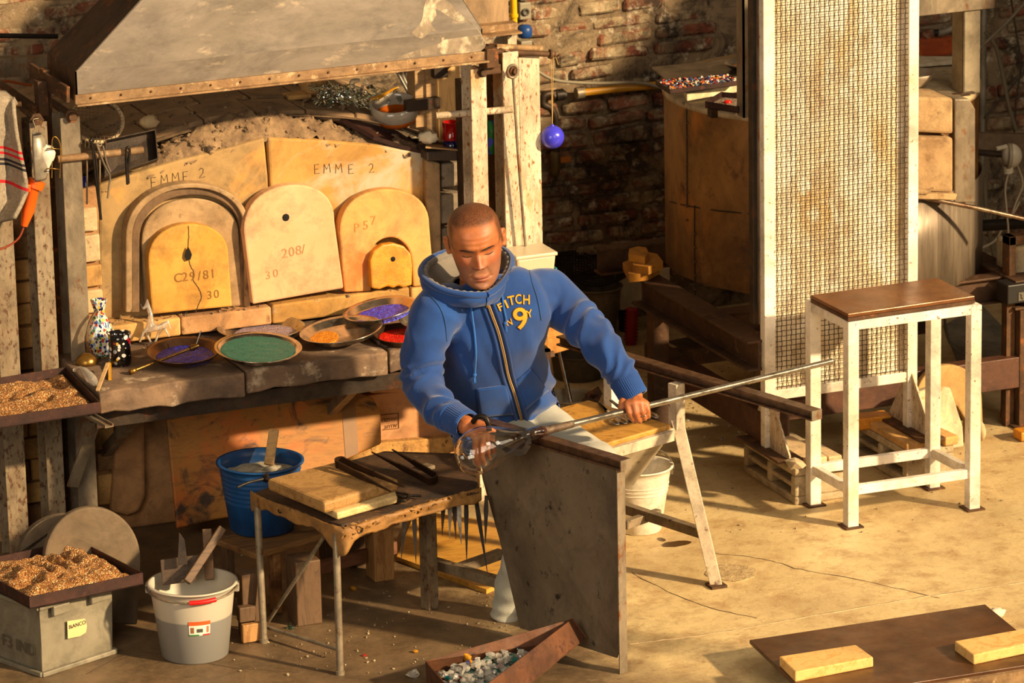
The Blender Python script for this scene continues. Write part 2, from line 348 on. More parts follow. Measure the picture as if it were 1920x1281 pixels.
def patch(px, py, rx, ry, name, mat, n=26, h=.003):
    c = fz(px, py, 0); g = G(); P = [(c+V((rx*math.cos(a)*(1+.25*NZ.noise(V((a*1.5, px, 0)))), ry*math.sin(a)*(1+.25*NZ.noise(V((a*1.7, py, 3)))), -.001))) for a in [2*math.pi*i/n for i in range(n)]]
    g.prism(P, (0, 0, h)); return g.build(name, mat, FLOOR)
patch(1372, 1074, .075, .08, 'rough_patch', grunge('pitted_concrete', 'a3875c', 'd2b684', 60, .95, bump=1.0, bscale=60))
patch(1268, 1020, .05, .025, 'wet_stain', plain('damp_stain', '4b3418', .4), h=.0015); patch(1240, 1012, .012, .02, 'wet_stain', MATS['damp_stain'], h=.0015)

def mat_wall(name, brick):
    t = NT(name); v = t.coords(world=True)
    if brick: base = t.ramp(t.noise(t.coords(), 4, 3), [(.3, '5f2c1c'), (.5, '7d4229'), (.7, '98644a')])
    else: base = t.ramp(t.noise(v, 7, 7, .7), [(.3, '6d5b45'), (.55, '8f7a5e'), (.75, 'a8936f')])
    pl = t.ramp(t.noise(v, 9, 9, .75, .8), [(.44, 0.), (.54, 1.)])
    col = t.mix(pl, base, t.ramp(t.noise(v, 12, 6, .7), [(.35, '6b5940'), (.65, 'b5a280')])) if brick else base
    col = t.mix(t.ramp(t.noise(v, 6.5, 9, .8, .8), [(.47, 0.), (.6, .92)]), col, '2e241c')
    col = t.mix(t.ramp(t.noise(v, 17, 8, .75), [(.56, 0.), (.66, .9)]), col, 'c4b69c')
    t.set(**{'Base Color': col, 'Roughness': .95}); t.bump(t.noise(v, 60, 8, .75), .7, .008); t.bump(t.noise(v, 14, 6, .7), .5, .02); return t.m
wall_m = mat_wall('lime_mortar_wall', False); brick_m = mat_wall('smeared_wall_brick', True)
WY = 2.55
g = G()
def wf(u, w):
    x, z = -3.2+u*7.8, w*3.0
    return V((x, WY+.016+.016*NZ.noise(V((x*7, 0, z*9)))+.008*NZ.noise(V((x*25, 3, z*25))), z))
g.grid(wf, 150, 70); g.bb((-3.2, WY+.06, 0), (4.6, WY+.25, 3.0)); WALL = g.build('wall_back', wall_m, kind='structure')
nb = 0; z = .02; row = 0
while z < 1.75:
    h = R0.uniform(.046, .056); x = -2.2+R0.uniform(0, .2)
    while x < 3.6:
        L = R0.choice((.12, .13, .22, .24, .17)); c = V((x+L/2, WY, z+h/2)); px, py = proj(c)
        vis = (-60 < px < 190 and -20 < py < 240) or (930 < px < 1290 and -20 < py < 590) or (1700 < px < 1960 and -20 < py < 560)
        if vis and R0.random() < .86 and nb < 290:
            g = G(); g.box(c+V((0, R0.uniform(.0, .016)+(.016 if z < 1.0 else .026), 0)), (L-.012, .06, h-.008), Matrix.Rotation(R0.uniform(-.06, .06), 3, 'Y') @ Matrix.Rotation(R0.uniform(-.03, .03), 3, 'Z'))
            g.jitter(.009, 22, nb); g.build('brick', brick_m, WALL, bev=.009, seg=1); nb += 1
        x += L+R0.uniform(0, .012)
    z += h+R0.uniform(.004, .012); row += 1
# off-camera wall with windows whose sill shades the near floor (right of the picture, towards the viewer)
wdark = grunge('grimy_workshop_wall', '5b4a38', '7a664e', 2, .9, bump=.2)
g = G(); y0 = -4.2; SILL = 1.45
g.bb((.6, y0, 0), (9, y0+.25, SILL)); g.bb((.6, y0, 5.7), (9, y0+.25, 6.4))
for x in (.6, 8.6): g.bb((x, y0, SILL), (x+.22, y0+.25, 5.7))
g.build('wall_front', wdark, kind='structure')
f = G(); f.bb((.82, y0+.09, SILL), (8.6, y0+.15, SILL+.04)); f.bb((.82, y0+.09, 5.66), (8.6, y0+.15, 5.7))
for x in (.82, 2.75, 4.7, 6.65, 8.57): f.bb((x, y0+.1, SILL), (x+.025, y0+.14, 5.7))
f.build('window_1', steel_dark, kind='structure')

g = G(); g.bb((3.05, -.45, 0), (3.3, 2.8, 2.2)); g.build('sun_blocker', wdark, kind='structure')  # unseen block added to keep the sun off the right background
# ------------------------------------------------------------------ furnace
FY = 1.0
FUR = thing('glass_furnace', (-.45, 1.4, 0), 'long yellow clay glass furnace with three arched mouths and a sooty vaulted crown', 'furnace')
def slab_px(pts, Y, th, name, mat, parent, lean=0, zb=None, bev=.004, **k):
    # outline traced at its own depth Y, leaning back by 'lean' per metre of height, with real thickness th
    n = V((0, -1, -lean) if False else (0, 1, -lean)).normalized(); p0 = V((0, Y, zb if zb is not None else 0)); g = G()
    P = [fp(x, y, p0, n) for x, y in pts]; ext = V((0, th, -lean*th))
    g.prism(P, ext); return g.build(name, mat, parent, bev=bev, split=1, **k)
# core + piers
g = G(); g.bb((-1.0, 1.09, 0), (.12, 2.05, 1.02)); g.build('core', plaster, FUR)
# lower front wall under the hearth
g = G(); g.bb((-1.1, 1.04, 0), (.25, 1.1, .56)); g.build('lower_wall', plaster, FUR, bev=.01)
# two clay face panels
slab_px([(186, 600), (186, 346), (260, 323), (340, 299), (420, 279), (496, 258), (503, 330), (507, 420), (509, 590)], FY, .08, 'face_panel', clay_g, FUR, bev=.008)
slab_px([(513, 590), (510, 420), (506, 330), (502, 258), (600, 262), (700, 271), (797, 287), (800, 360), (806, 560)], FY, .08, 'face_panel', clay_y, FUR, bev=.008)
# scratched words on the face
def scratch(chars, name, parent, mat, Y, xd, up, s):
    ST = {'E': [[(.5, 1), (0, 1), (0, 0), (.55, 0)], [(0, .5), (.4, .5)]], 'M': [[(0, 0), (.08, 1), (.35, .4), (.65, 1), (.75, 0)]], '2': [[(0, .8), (.2, 1), (.45, .85), (.4, .5), (0, 0), (.6, .05)]]}
    for ch, x, y in chars:
        p = fy(x, y, Y); g = G()
        for l in ST[ch]: g.tube([p+V((a-.3, 0, b-.5))*s*.72 for a, b in l], .0009, 4)
        g.build(name, mat, parent)
ux = (V((1, 0, 0))); 
scratch([('E', 289, 342), ('M', 307, 337), ('M', 328, 333), ('E', 349, 331), ('2', 379, 324)], 'scratched_word', FUR, ink, FY-.001, ux, Z3, .042)
scratch([('E', 595, 317), ('M', 612, 316), ('M', 634, 316), ('E', 659, 317), ('2', 697, 315)], 'scratched_word', FUR, ink, FY-.001, ux, Z3, .04)
# crumbled clay ridge along the top of the panels
g = G()
ridge = [fy(x, y, FY+.04) for x, y in [(178, 352), (260, 322), (340, 296), (420, 274), (500, 256), (600, 258), (700, 268), (800, 288)]]
rp = spline(ridge, 12)
def rf(u, w):
    i = u*(len(rp)-1); a = int(min(i, len(rp)-2)); p = rp[a].lerp(rp[a+1], i-a)
    hgt = .012+.055*max(0, math.sin(math.pi*min(1, max(0, (u-.12)/.7))))
    yy = -.035+w*.17; z = hgt*(math.sin(math.pi*min(1, w*1.25))**.7 if w < .8 else 0)-.004+(w*.02)
    q = p+V((0, yy, z)); n = NZ.fractal(q*26, 1.0, 2.0, 4); m = NZ.noise(q*60)
    return q+V((n*.012, n*.016, n*.018+m*.006))
g.grid(rf, 170, 26)
for i in range(170):
    u = R0.uniform(.1, .95); w = R0.uniform(0, 1); g.chunk(rf(u, w), R0.uniform(.003, .013)*(1.2-w*.4))
g.build('crumbled_clay', crumb, FUR, kind='stuff')
# crown: vault of tiles
AX, AZ = -.45, 1.262
def vault(x, y, up=0): return V((x, y, AZ-.33*(abs(x-AX)**1.9)+up-.035*(y-1.1)*0))
g = G(); g.grid(lambda u, w: vault(-1.12+u*1.34, 1.08+w*1.0, -.012), 40, 12); g.build('crown_vault', crumb, FUR)
cols = 8; rows_ = 5
for r in range(rows_):
    for c in range(cols):
        x0 = -1.1+c*.165+(.05 if r % 2 else 0); x1 = x0+.16; ya = 1.12+r*.19; yb = ya+.185
        g = G(); P = []
        for up in (-.03, .004+R0.uniform(-.003, .005)):
            P += [vault(x0, ya, up), vault(x1, ya, up), vault(x1, yb, up), vault(x0, yb, up)]
        g.hexa(P); g.jitter(.004, 12, r*9+c); g.build('crown_tile', crown_m, FUR, bev=.004, seg=1)
# lumps of rubble and glass dust on the crown
g = G()
for i in range(120):
    x = R0.uniform(-1.0, .1); y = R0.uniform(1.12, 1.8); g.chunk(vault(x, y, .006), R0.choice((.004, .006, .008, .012)))
g.build('crown_rubble', crumb, FUR, kind='stuff')
g = G(); c = fy(277, 238, 1.22); g.ball(vault(c.x, 1.2, .02), .026, 12, (1.2, .9, .8), jit=.2); g.build('clay_lump', firebrick_p, FUR)
# left pier of bricks (beside the first post) and right pier
def bricks_px(rects, Y, th, mat, parent=FUR, mats=None):
    for i, (x0, y0, x1, y1) in enumerate(rects):
        a = fy(x0, y1, Y); b = fy(x1, y0, Y); g = G(); g.bb((a.x, Y+R0.uniform(0, .006), a.z), (b.x, Y+th, b.z)); g.jitter(.003, 20, i)
        g.build('brick', (mats[i % len(mats)] if mats else mat), parent, bev=.005)
g = G(); a = fy(160, 640, 1.005); b = fy(192, 350, 1.005); g.bb((a.x-.06, 1.005, .56), (b.x, 1.1, b.z)); g.build('left_pier', plaster, FUR)
bricks_px([(153, 389, 183, 437), (155, 440, 187, 494), (158, 497, 191, 540), (160, 543, 193, 590), (161, 593, 194, 645)], .985, .1, firebrick_p, mats=[firebrick_p, firebrick_p, firebrick, firebrick_p, plaster])
bricks_px([(828, 304, 864, 352), (828, 362, 866, 420), (830, 424, 868, 490), (832, 494, 870, 560)], .985, .12, concrete_b, mats=[grunge('grey_pier_block', '7b6c58', '968570', 7, .85, spots='5c4a38', bump=.3)])
slab_px([(802, 560), (799, 300), (826, 306), (829, 560)], .97, .12, 'door_jamb', clay_ring, FUR, bev=.006)
slab_px([(800, 302), (800, 286), (868, 280), (868, 302)], .95, .2, 'pier_cap', grunge('sooty_cap', '33271d', '4d3b2a', 8, .9), FUR)
# outer arch moulding and the smoke-grey lining door behind the first mouth
def ring_px(o, i, Y, th, name, mat):
    g = G(); n = len(o); A = [fy(x, y, Y) for x, y in o]; B = [fy(x, y, Y) for x, y in i]
    for k in range(n-1):
        e = V((0, th, 0)); g.add([A[k], A[k+1], B[k+1], B[k], A[k]+e, A[k+1]+e, B[k+1]+e, B[k]+e], [(3, 2, 1, 0), (0, 1, 5, 4), (2, 3, 7, 6), (4, 5, 6, 7)])
    return g.build(name, mat, FUR, split=1, bev=.004)
ring_px(arch_px(236, 470, 585, 575, 450, 440, 344, 26), arch_px(248, 460, 585, 575, 452, 442, 353, 26), .955, .05, 'arch_moulding', clay_ring)
ring_px(arch_px(246, 462, 585, 575, 452, 442, 352, 26), arch_px(262, 452, 585, 575, 455, 445, 366, 26), .968, .04, 'arch_moulding', grunge('dark_arch_clay', '5d4630', '7d6042', 7, .9, bump=.2))
# hearth: stone slabs on a steel angle
def stone_px(x0, yt0, x1, yt1, name='hearth_stone', depth=.46, th=.07):
    a = fz(x0, yt0, .62); b = fz(x1, yt1, .62); nx = 9; ny = 6; yf = (a.y+b.y)/2
    a = V((a.x, yf, .62)); b = V((b.x, yf, .62)); g = G()
    cx = (a.x+b.x)/2; g.box((cx, yf+depth/2, .62-th/2), (b.x-a.x-.006, depth, th))
    me = g.build(name, stone, FUR); bm = bmesh.new(); bm.from_mesh(me.data)
    bmesh.ops.subdivide_edges(bm, edges=bm.edges, cuts=9, use_grid_fill=True)
    for v in bm.verts:
        w = v.co+root_of(me); n = NZ.fractal(w*14, 1, 2, 4)
        ed = 1 if w.y < yf+.01 else .3
        v.co += V((n*.003, n*.01*ed, n*.006*ed))
    bm.to_mesh(me.data); bm.free()
    for p in me.data.polygons: p.use_smooth = True
    b2 = me.modifiers.new('b', 'BEVEL'); b2.width = .008; b2.segments = 2; b2.limit_method = 'ANGLE'; b2.angle_limit = 1
    return me
stone_px(186, 738, 459, 698); stone_px(461, 697, 726, 657); stone_px(728, 656, 905, 632)
g = G(); a = fz(186, 738, .62); g.bb((a.x+.01, .565, .49), (.3, .58, .548)); g.bb((a.x+.01, .565, .54), (.3, .95, .548)); g.build('hearth_angle', steel_dark, FUR)
for x in (-1.0, -.3, .22):
    g = G(); g.beam((x, .6, .53), (x, 1.05, .25), .03, .03); g.build('hearth_bracket', steel_worn, FUR)
# course of fireclay bricks the doors stand on
for i, (x0, x1, dz) in enumerate([(-1.06, -.772, .002), (-.768, -.478, 0), (-.474, -.02, .004), (-.016, .2, 0)]):
    g = G(); g.bb((x0, .93, .634), (x1, 1.02, .69+dz)); g.jitter(.003, 14, i); g.build('sill_brick', [firebrick, plaster, clay_y, firebrick][i], FUR, bev=.006)
g = G()
for i in range(160):
    x = R0.uniform(-1.0, .1); g.chunk(V((x, R0.uniform(.93, 1.0), .692)), R0.uniform(.002, .007))
for i in range(70):
    x = R0.uniform(-.95, .1); g.chunk(V((x, R0.uniform(.86, .92), .622)), R0.uniform(.003, .008))
g.build('sill_crumbs', crumb, FUR, kind='stuff')
# lower front: refractory slabs, plaster pier, small bricks
slab_px([(619, 712), (760, 690), (900, 668), (900, 722), (756, 735), (700, 738)], .99, .05, 'refractory_slab', slab_pink, FUR)
slab_px([(640, 846), (690, 742), (760, 732), (900, 718), (900, 815), (820, 832), (718, 842)], 1.0, .05, 'refractory_slab', slab_pink, FUR)
slab_px([(638, 872), (640, 842), (720, 830), (820, 822), (880, 812), (880, 842), (800, 858), (720, 866)], .97, .06, 'broken_clay_edge', grunge('ragged_yellow_clay', 'a87a42', 'cfa05c', 16, .95, spots='6b4a26', sp_scale=40, sp_t=.56, bump=.9, bscale=50), FUR)
slab_px([(207, 960), (216, 840), (218, 775), (272, 765), (274, 930), (262, 960), (240, 968)], 1.0, .05, 'plaster_pier', plaster, FUR, bev=.012)
bricks_px([(184, 800, 214, 845), (185, 848, 215, 886), (186, 889, 217, 950)], 1.01, .05, firebrick, mats=[firebrick, firebrick_d])
stamp = plain('stamped_clay', '7c5634', .95)
pS = [fy(730, 782, .998), fy(752, 779, .998)]
txt('SANZIO', fy(731, 787, .998), -X3, -Z3, .015, stamp, 'stamped_mark', FUR); txt('ALLUT', fy(733, 799, .998), -X3, -Z3, .015, stamp, 'stamped_mark', FUR)
g = G(); q = [fy(x, y, .998) for x, y in [(714, 779), (747, 775), (748, 803), (718, 806)]]
for i in range(3): g.tube([q[i], q[i+1]], .0014, 4)
g.build('stamped_mark', stamp, FUR)
# ------------------------------------------------------------------ hood over the furnace, with its posts
HOOD = thing('extraction_hood', (-.45, .95, 1.43), 'large smoke-stained sheet metal hood hanging over the clay furnace on rusty posts', 'hood')
YH = .8
bl, br = fy(143, 172, YH), fy(905, 98, YH); zb = 1.428
x0, x1 = bl.x, br.x
k = fy(143, 128, YH).z; kr = fy(905, 60, YH).z; kk = (k+kr)/2
lt = fy(262, 0, YH+.03); rt = fy(832, 0, YH+.03); s1 = (lt.x-x0)/(lt.z-kk); s2 = (x1-rt.x)/(lt.z-kk)
zt = kk+.75; bk = .29
def sheet4(p, ext, name, mat): g = G(); g.prism(p, ext); return g.build(name, mat, HOOD)
F_ = [V((x0, YH, zb)), V((x1, YH, zb)), V((x1, YH, kk)), V((x1-s2*(zt-kk), YH+.09, zt)), V((x0+s1*(zt-kk), YH+.09, zt)), V((x0, YH, kk))]
sheet4([F_[0], F_[1], F_[2], F_[5]], (0, .004, 0), 'front_skirt', hood_metal)
sheet4([F_[5], F_[2], F_[3], F_[4]], (0, .004, 0), 'front_sheet', hood_metal)
Bk = [V((v.x, YH+bk+(0 if i in (0, 1, 2, 5) else -.05), v.z)) for i, v in enumerate(F_)]
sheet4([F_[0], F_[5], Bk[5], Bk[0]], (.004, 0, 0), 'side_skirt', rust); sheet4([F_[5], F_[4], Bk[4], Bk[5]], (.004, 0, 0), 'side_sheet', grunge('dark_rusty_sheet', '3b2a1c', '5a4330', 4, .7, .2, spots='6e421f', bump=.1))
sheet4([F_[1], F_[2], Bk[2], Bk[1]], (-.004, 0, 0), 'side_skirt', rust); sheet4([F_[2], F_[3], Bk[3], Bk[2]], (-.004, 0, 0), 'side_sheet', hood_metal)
sheet4([Bk[0], Bk[1], Bk[2], Bk[5]], (0, .004, 0), 'back_skirt', hood_metal); sheet4([Bk[5], Bk[2], Bk[3], Bk[4]], (0, .004, 0), 'back_sheet', hood_metal)
# chalky patina stain on the right end of the front sheet: a thin crust of its own outline
pts = [(770, 62), (790, 40), (800, 0), (835, 0), (862, 25), (902, 62), (902, 95), (820, 102), (740, 110), (800, 88), (828, 78), (812, 58), (790, 72)]
g = G(); P = []
for x, y in bez2(pts+[pts[0]], 5)[:-1]:
    q = fy(x, y, YH); q = fp(x, y, F_[5], (F_[2]-F_[5]).cross(F_[4]-F_[5]).normalized()) if q.z > kk else q
    P.append(q-V((0, .0006, 0)))
for nm_, sel in (('patina', [q for q in P]),):
    g.add([q-V((0, 0, 0)) for q in sel], [tuple(range(len(sel)))]); g.build(nm_, hood_patina, HOOD)
rim_m = grunge('rusty_angle', '7d5c3c', 'a08058', 12, .75, .1, spots='c0a078', sp_scale=30, sp_t=.56, bump=.3)
g = G(); g.bb((x0-.008, YH-.012, zb-.004), (x1+.01, YH, zb+.024)); g.bb((x0-.008, YH-.03, zb-.008), (x1+.01, YH+.01, zb-.002)); g.build('rim_angle', rim_m, HOOD, bev=.002)
for i in range(14):
    g = G(); x = x0+.04+i*(x1-x0-.08)/13; g.ball((x, YH-.013, zb+.012), .004, 8); g.build('rivet', rust, HOOD)
def post(x0, x1, py, Y, z0, z1, mat, parent=FUR, depth=.07, name='post', chan=True):
    a = fy(x0, py, Y); b = fy(x1, py, Y); g = G(); w = b.x-a.x
    if chan:  # I section: flange at the front, web, flange behind
        g.bb((a.x, Y, z0), (b.x, Y+.007, z1)); g.bb((a.x, Y+depth-.007, z0), (b.x, Y+depth, z1)); g.bb((a.x+w*.42, Y+.007, z0), (a.x+w*.58, Y+depth-.007, z1))
    else: g.bb((a.x, Y, z0), (b.x, Y+depth, z1))
    return g.build(name, mat, parent, bev=.002)
# buff side bricks glimpsed between the left posts
xa = fy(22, 700, 1.06).x; xb = fy(136, 700, 1.06).x
g = G(); g.bb((xa-.1, 1.1, 0), (xb, 1.3, 1.0)); g.build('side_wall', plaster, FUR)
for r_ in range(13):
    x_ = xa+(.06 if r_ % 2 else 0)-.05
    while x_ < xb:
        l_ = R0.choice((.1, .14, .2)); g = G(); g.bb((x_, 1.06+R0.uniform(0, .012), .05+r_*.071), (min(x_+l_, xb)-.006, 1.12, .05+r_*.071+.064)); g.jitter(.003, 20, r_); g.build('brick', R0.choice((firebrick_d, firebrick, firebrick_d)), FUR, bev=.004, seg=1); x_ += l_
# left posts
post(121, 158, 400, .86, 0, fy(120, 221, .86).z, steel_worn, depth=.09)
post(65, 98, 430, .86, 0, fy(75, 229, .86).z, steel_old, depth=.09)
post(-14, 25, 430, .9, 0, 1.3, steel_old, depth=.09)
post(84, 98, 200, .95, 0, 1.5, rust, depth=.05, chan=False)
post(100, 116, 300, .97, 0, 1.35, steel_dark, depth=.05, chan=False)
# right posts
post(885, 914, 250, .82, 0, fy(890, 130, .82).z, steel_pale, depth=.085)
post(946, 976, 300, .88, 0, fy(955, 98, .88).z, steel_pale, depth=.085)
post(976, 1015, 300, .93, 0, fy(990, 106, .93).z, steel_pale, depth=.09)
post(866, 884, 250, .9, 0, 1.34, steel_dark, depth=.05, chan=False)
post(925, 944, 250, .98, 0, 1.42, rust, depth=.05, chan=False)
# brackets and tie rods
a = fy(905, 98, YH); g = G(); g.bb((a.x+.005, YH-.02, 1.40), (a.x+.045, YH+.03, 1.46)); g.bb((a.x+.005, YH+.0, 1.375), (a.x+.06, YH+.05, 1.405)); g.build('corner_bracket', rust, FUR, bev=.003)
a = fy(128, 180, YH); g = G(); g.beam(fy(58, 133, 1.05), fy(128, 178, .8), .012, .05); g.beam(fy(75, 150, .95), fy(80, 215, .95), .045, .03, X3); g.build('corner_bracket', rust, FUR, bev=.002)
def rod(p, q, r, mat, name='tie_rod', parent=FUR, n=10, nut=0):
    g = G(); g.tube([p, q], r, n)
    if nut: g.tube([V(p).lerp(q, .9), V(p).lerp(q, .94)], r*1.8, 6)
    return g.build(name, mat, parent)
rod(fy(30, 190, 1.2), fy(72, 228, .84), .012, rust, nut=1); rod(fy(98, 192, 1.15), fy(137, 220, .84), .012, rust, nut=1)
rod(fy(818, 217, .9), fy(961, 205, .84), .011, steel_pale, 'cross_rod'); rod(fy(108, 299, .85), fy(268, 281, .85), .011, rim_m, 'hook_rail')
rod(fy(850, 108, 1.1), fy(908, 137, .80), .010, rust, nut=1); rod(fy(930, 97, .92), fy(1041, 102, .92), .009, rust, nut=1); rod(fy(930, 88, .98), fy(1016, 91, .98), .010, rim_m)
rod(fy(915, 118, 1.0), fy(968, 134, .86), .010, rust, nut=1)
g = G(); a = fy(862, -20, 1.15); b = fy(955, 50, 1.15); g.bb((a.x-.1, 1.15, b.z), (b.x, 1.5, 2.0)); g.build('duct', duct_metal, HOOD, bev=.004)
g = G(); c = fy(862, 62, 1.1); d = fy(970, 52, 1.1); g.bb((c.x-.1, 1.1, c.z-.012), (d.x, 1.14, c.z+.014)); g.bb((c.x-.1, 1.06, c.z-.014), (d.x, 1.14, c.z-.008)); g.build('duct_angle', rim_m, HOOD)
g = G(); c = fy(958, 85, 1.1); g.bb((c.x-.01, 1.1, 0.6), (c.x+.02, 1.13, c.z+.03)); g.build('duct_leg', steel_pale, HOOD)
# ------------------------------------------------------------------ doors leaning on the furnace face
def door(pts, Y, th, mat, label, chars=(), hole=None, name='furnace_door', lean=.05, zb=.69, s=.05, cut=None, crack=None, cut_mat=None):
    n = V((0, 1, -lean)).normalized(); p0 = V((0, Y, zb)); g = G(); ext = V((0, th, -lean*th))
    P = [fp(x, y, p0, n) for x, y in pts]; g.prism(P, ext)
    o = g.build(name, mat, bev=.006, seg=2, split=1, label=label, cat='furnace door', group='loose arched doors of the furnace'); ORG[o.name] = g.base()
    ud = V((0, lean, 1)); q0 = p0-n*.0008
    for ch, x, y, sz in chars: txt(ch, fp(x, y, q0, n), X3, ud, sz, cut_mat or clay_cut, 'stamped_number', o, ext=.0005)
    if hole:
        x, y, r = hole; c = fp(x, y, q0, n); h = G(); h.lathe([(0, .001), (r*.8, .001), (r, -.0004), (r*1.02, -.0004)], c, 18, axis=-n); h.build('peep_hole', plain('sooty_hole', '120c08', .95), o)
    if crack:
        h = G(); h.tube([fp(x, y, q0, n)+V((R0.uniform(-1, 1)*.001, 0, R0.uniform(-1, 1)*.001)) for x, y in bez2(crack, 4)], .0012, 4); h.build('crack', ink, o)
    return o
door(arch_px(266, 449, 588, 574, 455, 446, 372, dx=8), .968, .03, clay_ring, 'smoke-grey arched clay door set inside the left arch moulding, behind the cracked ochre door')
door(arch_px(278, 429, 590, 575, 490, 482, 420, dx=7), .93, .042, door_yellow, 'ochre arched clay door with a long crack, stamped C29/81 and 30', [('C', 334, 522, .04), ('2', 347, 520, .04), ('9', 361, 519, .04), ('/', 374, 518, .04), ('8', 386, 516, .04), ('1', 399, 514, .04), ('3', 393, 554, .037), ('0', 406, 552, .037)], None, crack=[(353, 424), (354, 445), (352, 470), (356, 495), (363, 510), (362, 525), (372, 540), (378, 556), (374, 568), (366, 586)])
c = fy(352, 476, .935); g = G(); dd = bpy.data.objects['furnace_door.001']
P = [fy(x, y, .9295) for x, y in [(353, 463), (357, 470), (360, 478), (357, 487), (351, 489), (347, 482), (349, 472)]]; g.prism(P, (0, .004, 0)); g.build('peep_hole', plain('sooty_hole', '120c08', .95), dd)
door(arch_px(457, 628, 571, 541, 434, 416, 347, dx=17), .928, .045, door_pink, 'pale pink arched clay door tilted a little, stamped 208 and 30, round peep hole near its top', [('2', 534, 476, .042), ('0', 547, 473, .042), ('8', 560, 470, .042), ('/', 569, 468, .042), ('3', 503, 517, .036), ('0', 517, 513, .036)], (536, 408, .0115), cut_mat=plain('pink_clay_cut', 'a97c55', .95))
pts = arch_px(637, 806, 549, 535, 435, 425, 355, dx=9)
hole = [(775, 538), (772, 490), (765, 465), (748, 449), (728, 446), (708, 455), (696, 475), (694, 500), (697, 546)]
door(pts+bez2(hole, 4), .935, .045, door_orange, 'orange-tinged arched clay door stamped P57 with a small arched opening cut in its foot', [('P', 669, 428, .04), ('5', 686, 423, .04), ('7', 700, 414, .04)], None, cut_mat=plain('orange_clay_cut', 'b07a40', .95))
door([(697, 541), (694, 490), (700, 472), (718, 459), (738, 456), (758, 462), (771, 476), (774, 500), (773, 535), (755, 540), (748, 536), (738, 541), (728, 537), (712, 543)], .905, .035, plug_clay, 'small glazed orange plug with a chipped edge standing in the opening of the P57 door', [], (737, 486, .008), name='furnace_plug', lean=.08)
# ------------------------------------------------------------------ metal plates of coloured glass powder
CRh = V((CR.x, CR.y, 0)).normalized(); CFh = V((CF.x, CF.y, 0)).normalized()
def frame(n):
    n = V(n).normalized(); x = CRh-n*CRh.dot(n); x.normalize(); return Matrix((x, n.cross(x), n)).transposed()
def plate(px, py, z, hw, mat, label, powder=None, ptilt=(0, 0), pr=.78, plab=None, poff=(0, 0), prim=None, depth=.022, pz=.007, psc=(1, 1)):
    c = fz(px, py, z); r = hw*(c-CC).dot(CF)/FPX; n = Z3-CRh*ptilt[0]+CFh*ptilt[1]; M = frame(n); g = G(); d = depth
    prof = [(0, 0), (r*.72, 0), (r*.8, .003), (r*.9, d*.8), (r*.985, d), (r, d+.0015), (r*.985, d+.003), (r*.89, d*.85+.002), (r*.78, .006), (r*.7, .0025), (0, .0025)]
    g.lathe(prof, (0, 0, 0), 56); g.v = [c+M @ v for v in g.v]
    o = g.build('metal_plate', mat, label=label, cat='plate', group='metal plates of glass powder on the hearth')
    if powder:
        g = G(); m = 30; rr = r*pr
        def pf(u, w):
            a = 2*math.pi*u; q = rr*w; x = math.cos(a)*q*psc[0]+poff[0]*r; y = math.sin(a)*q*psc[1]+poff[1]*r
            hgt = pz+.002*NZ.noise(V((x*40+px, y*40, 0)))+.0006*NZ.noise(V((x*300, y*300, px)))
            return c+M @ V((x, y, hgt if w < .97 else pz-.004))
        g.grid(pf, 60, 26, cu=True); g.build('glass_powder', powder, kind='stuff', label=plab, cat='glass powder')
    return o
p_blue = frit('midnight_blue_frit', ['141c86', '1c26aa', '0d1264', '2c3cd0', '080b44']); p_green = frit('green_frit', ['04a08a', '06b098', '038a74', '0abca4', '049a82'], 320)
p_lilac = frit('lilac_frit', ['8d7a86', 'a08f98', '7c6b78'], 300); p_orange = frit('orange_frit', ['e08a14', 'c9740e', 'ee9d22', 'b5650c'], 300)
p_violet = frit('violet_frit', ['2a30d8', '3c44f0', '1c1eaa', '5a62ff', '14168a'], 260); p_red = frit('red_frit', ['c4150c', 'da2416', 'a90f08', 'e2361f'], 300)
plate(345, 670, .636, 72, plate_d, 'brown metal plate of midnight blue glass grit, a brass torch lying across it', p_blue, (0, -.08), .77, 'midnight blue glass grit in the brown plate under the brass torch', (.03, -.03))
plate(490, 627, .623, 83, plate_m, 'shiny metal plate of lilac powder, half hidden behind the green plate', p_lilac, (0, 0), .74, 'pale lilac glass powder in the plate behind the green one', (.1, -.1))
plate(484, 664, .644, 83, plate_m, 'metal plate heaped with bright green glass powder at the hearth edge', p_green, (-.05, -.08), .862, 'bright green glass powder filling the front plate', depth=.02, pz=.0165)
plate(641, 631, .64, 79, plate_m, 'tilted metal plate with orange powder gathered at one side', p_orange, (.1, -.05), .5, 'orange glass powder at the low side of the tilted plate', (-.42, -.08), psc=(.7, 1), pz=.006)
plate(714, 592, .668, 70, plate_m, 'tilted metal plate of violet-blue glass powder beside the orange plug door', p_violet, (.16, -.04), .76, 'violet-blue glass powder in the rearmost tilted plate', (.06, -.05))
plate(757, 638, .623, 58, plate_d, 'metal plate of red glass powder beside the blue hoodie', p_red, (0, -.06), .83, 'bright red glass powder in the plate beside the blue hoodie', pz=.012)
plate(795, 612, .65, 47, plate_m, 'small metal plate peeking out beside the blue hoodie sleeve, above the red powder', None, (0, -.1))
g = G(); a = fz(640, 595, .622); g.bb((a.x, a.y, .622), (a.x+.2, a.y+.025, .655)); g.build('clay_strip', firebrick, label='short yellow clay strip propping up the violet powder plate', cat='clay strip', bev=.003)
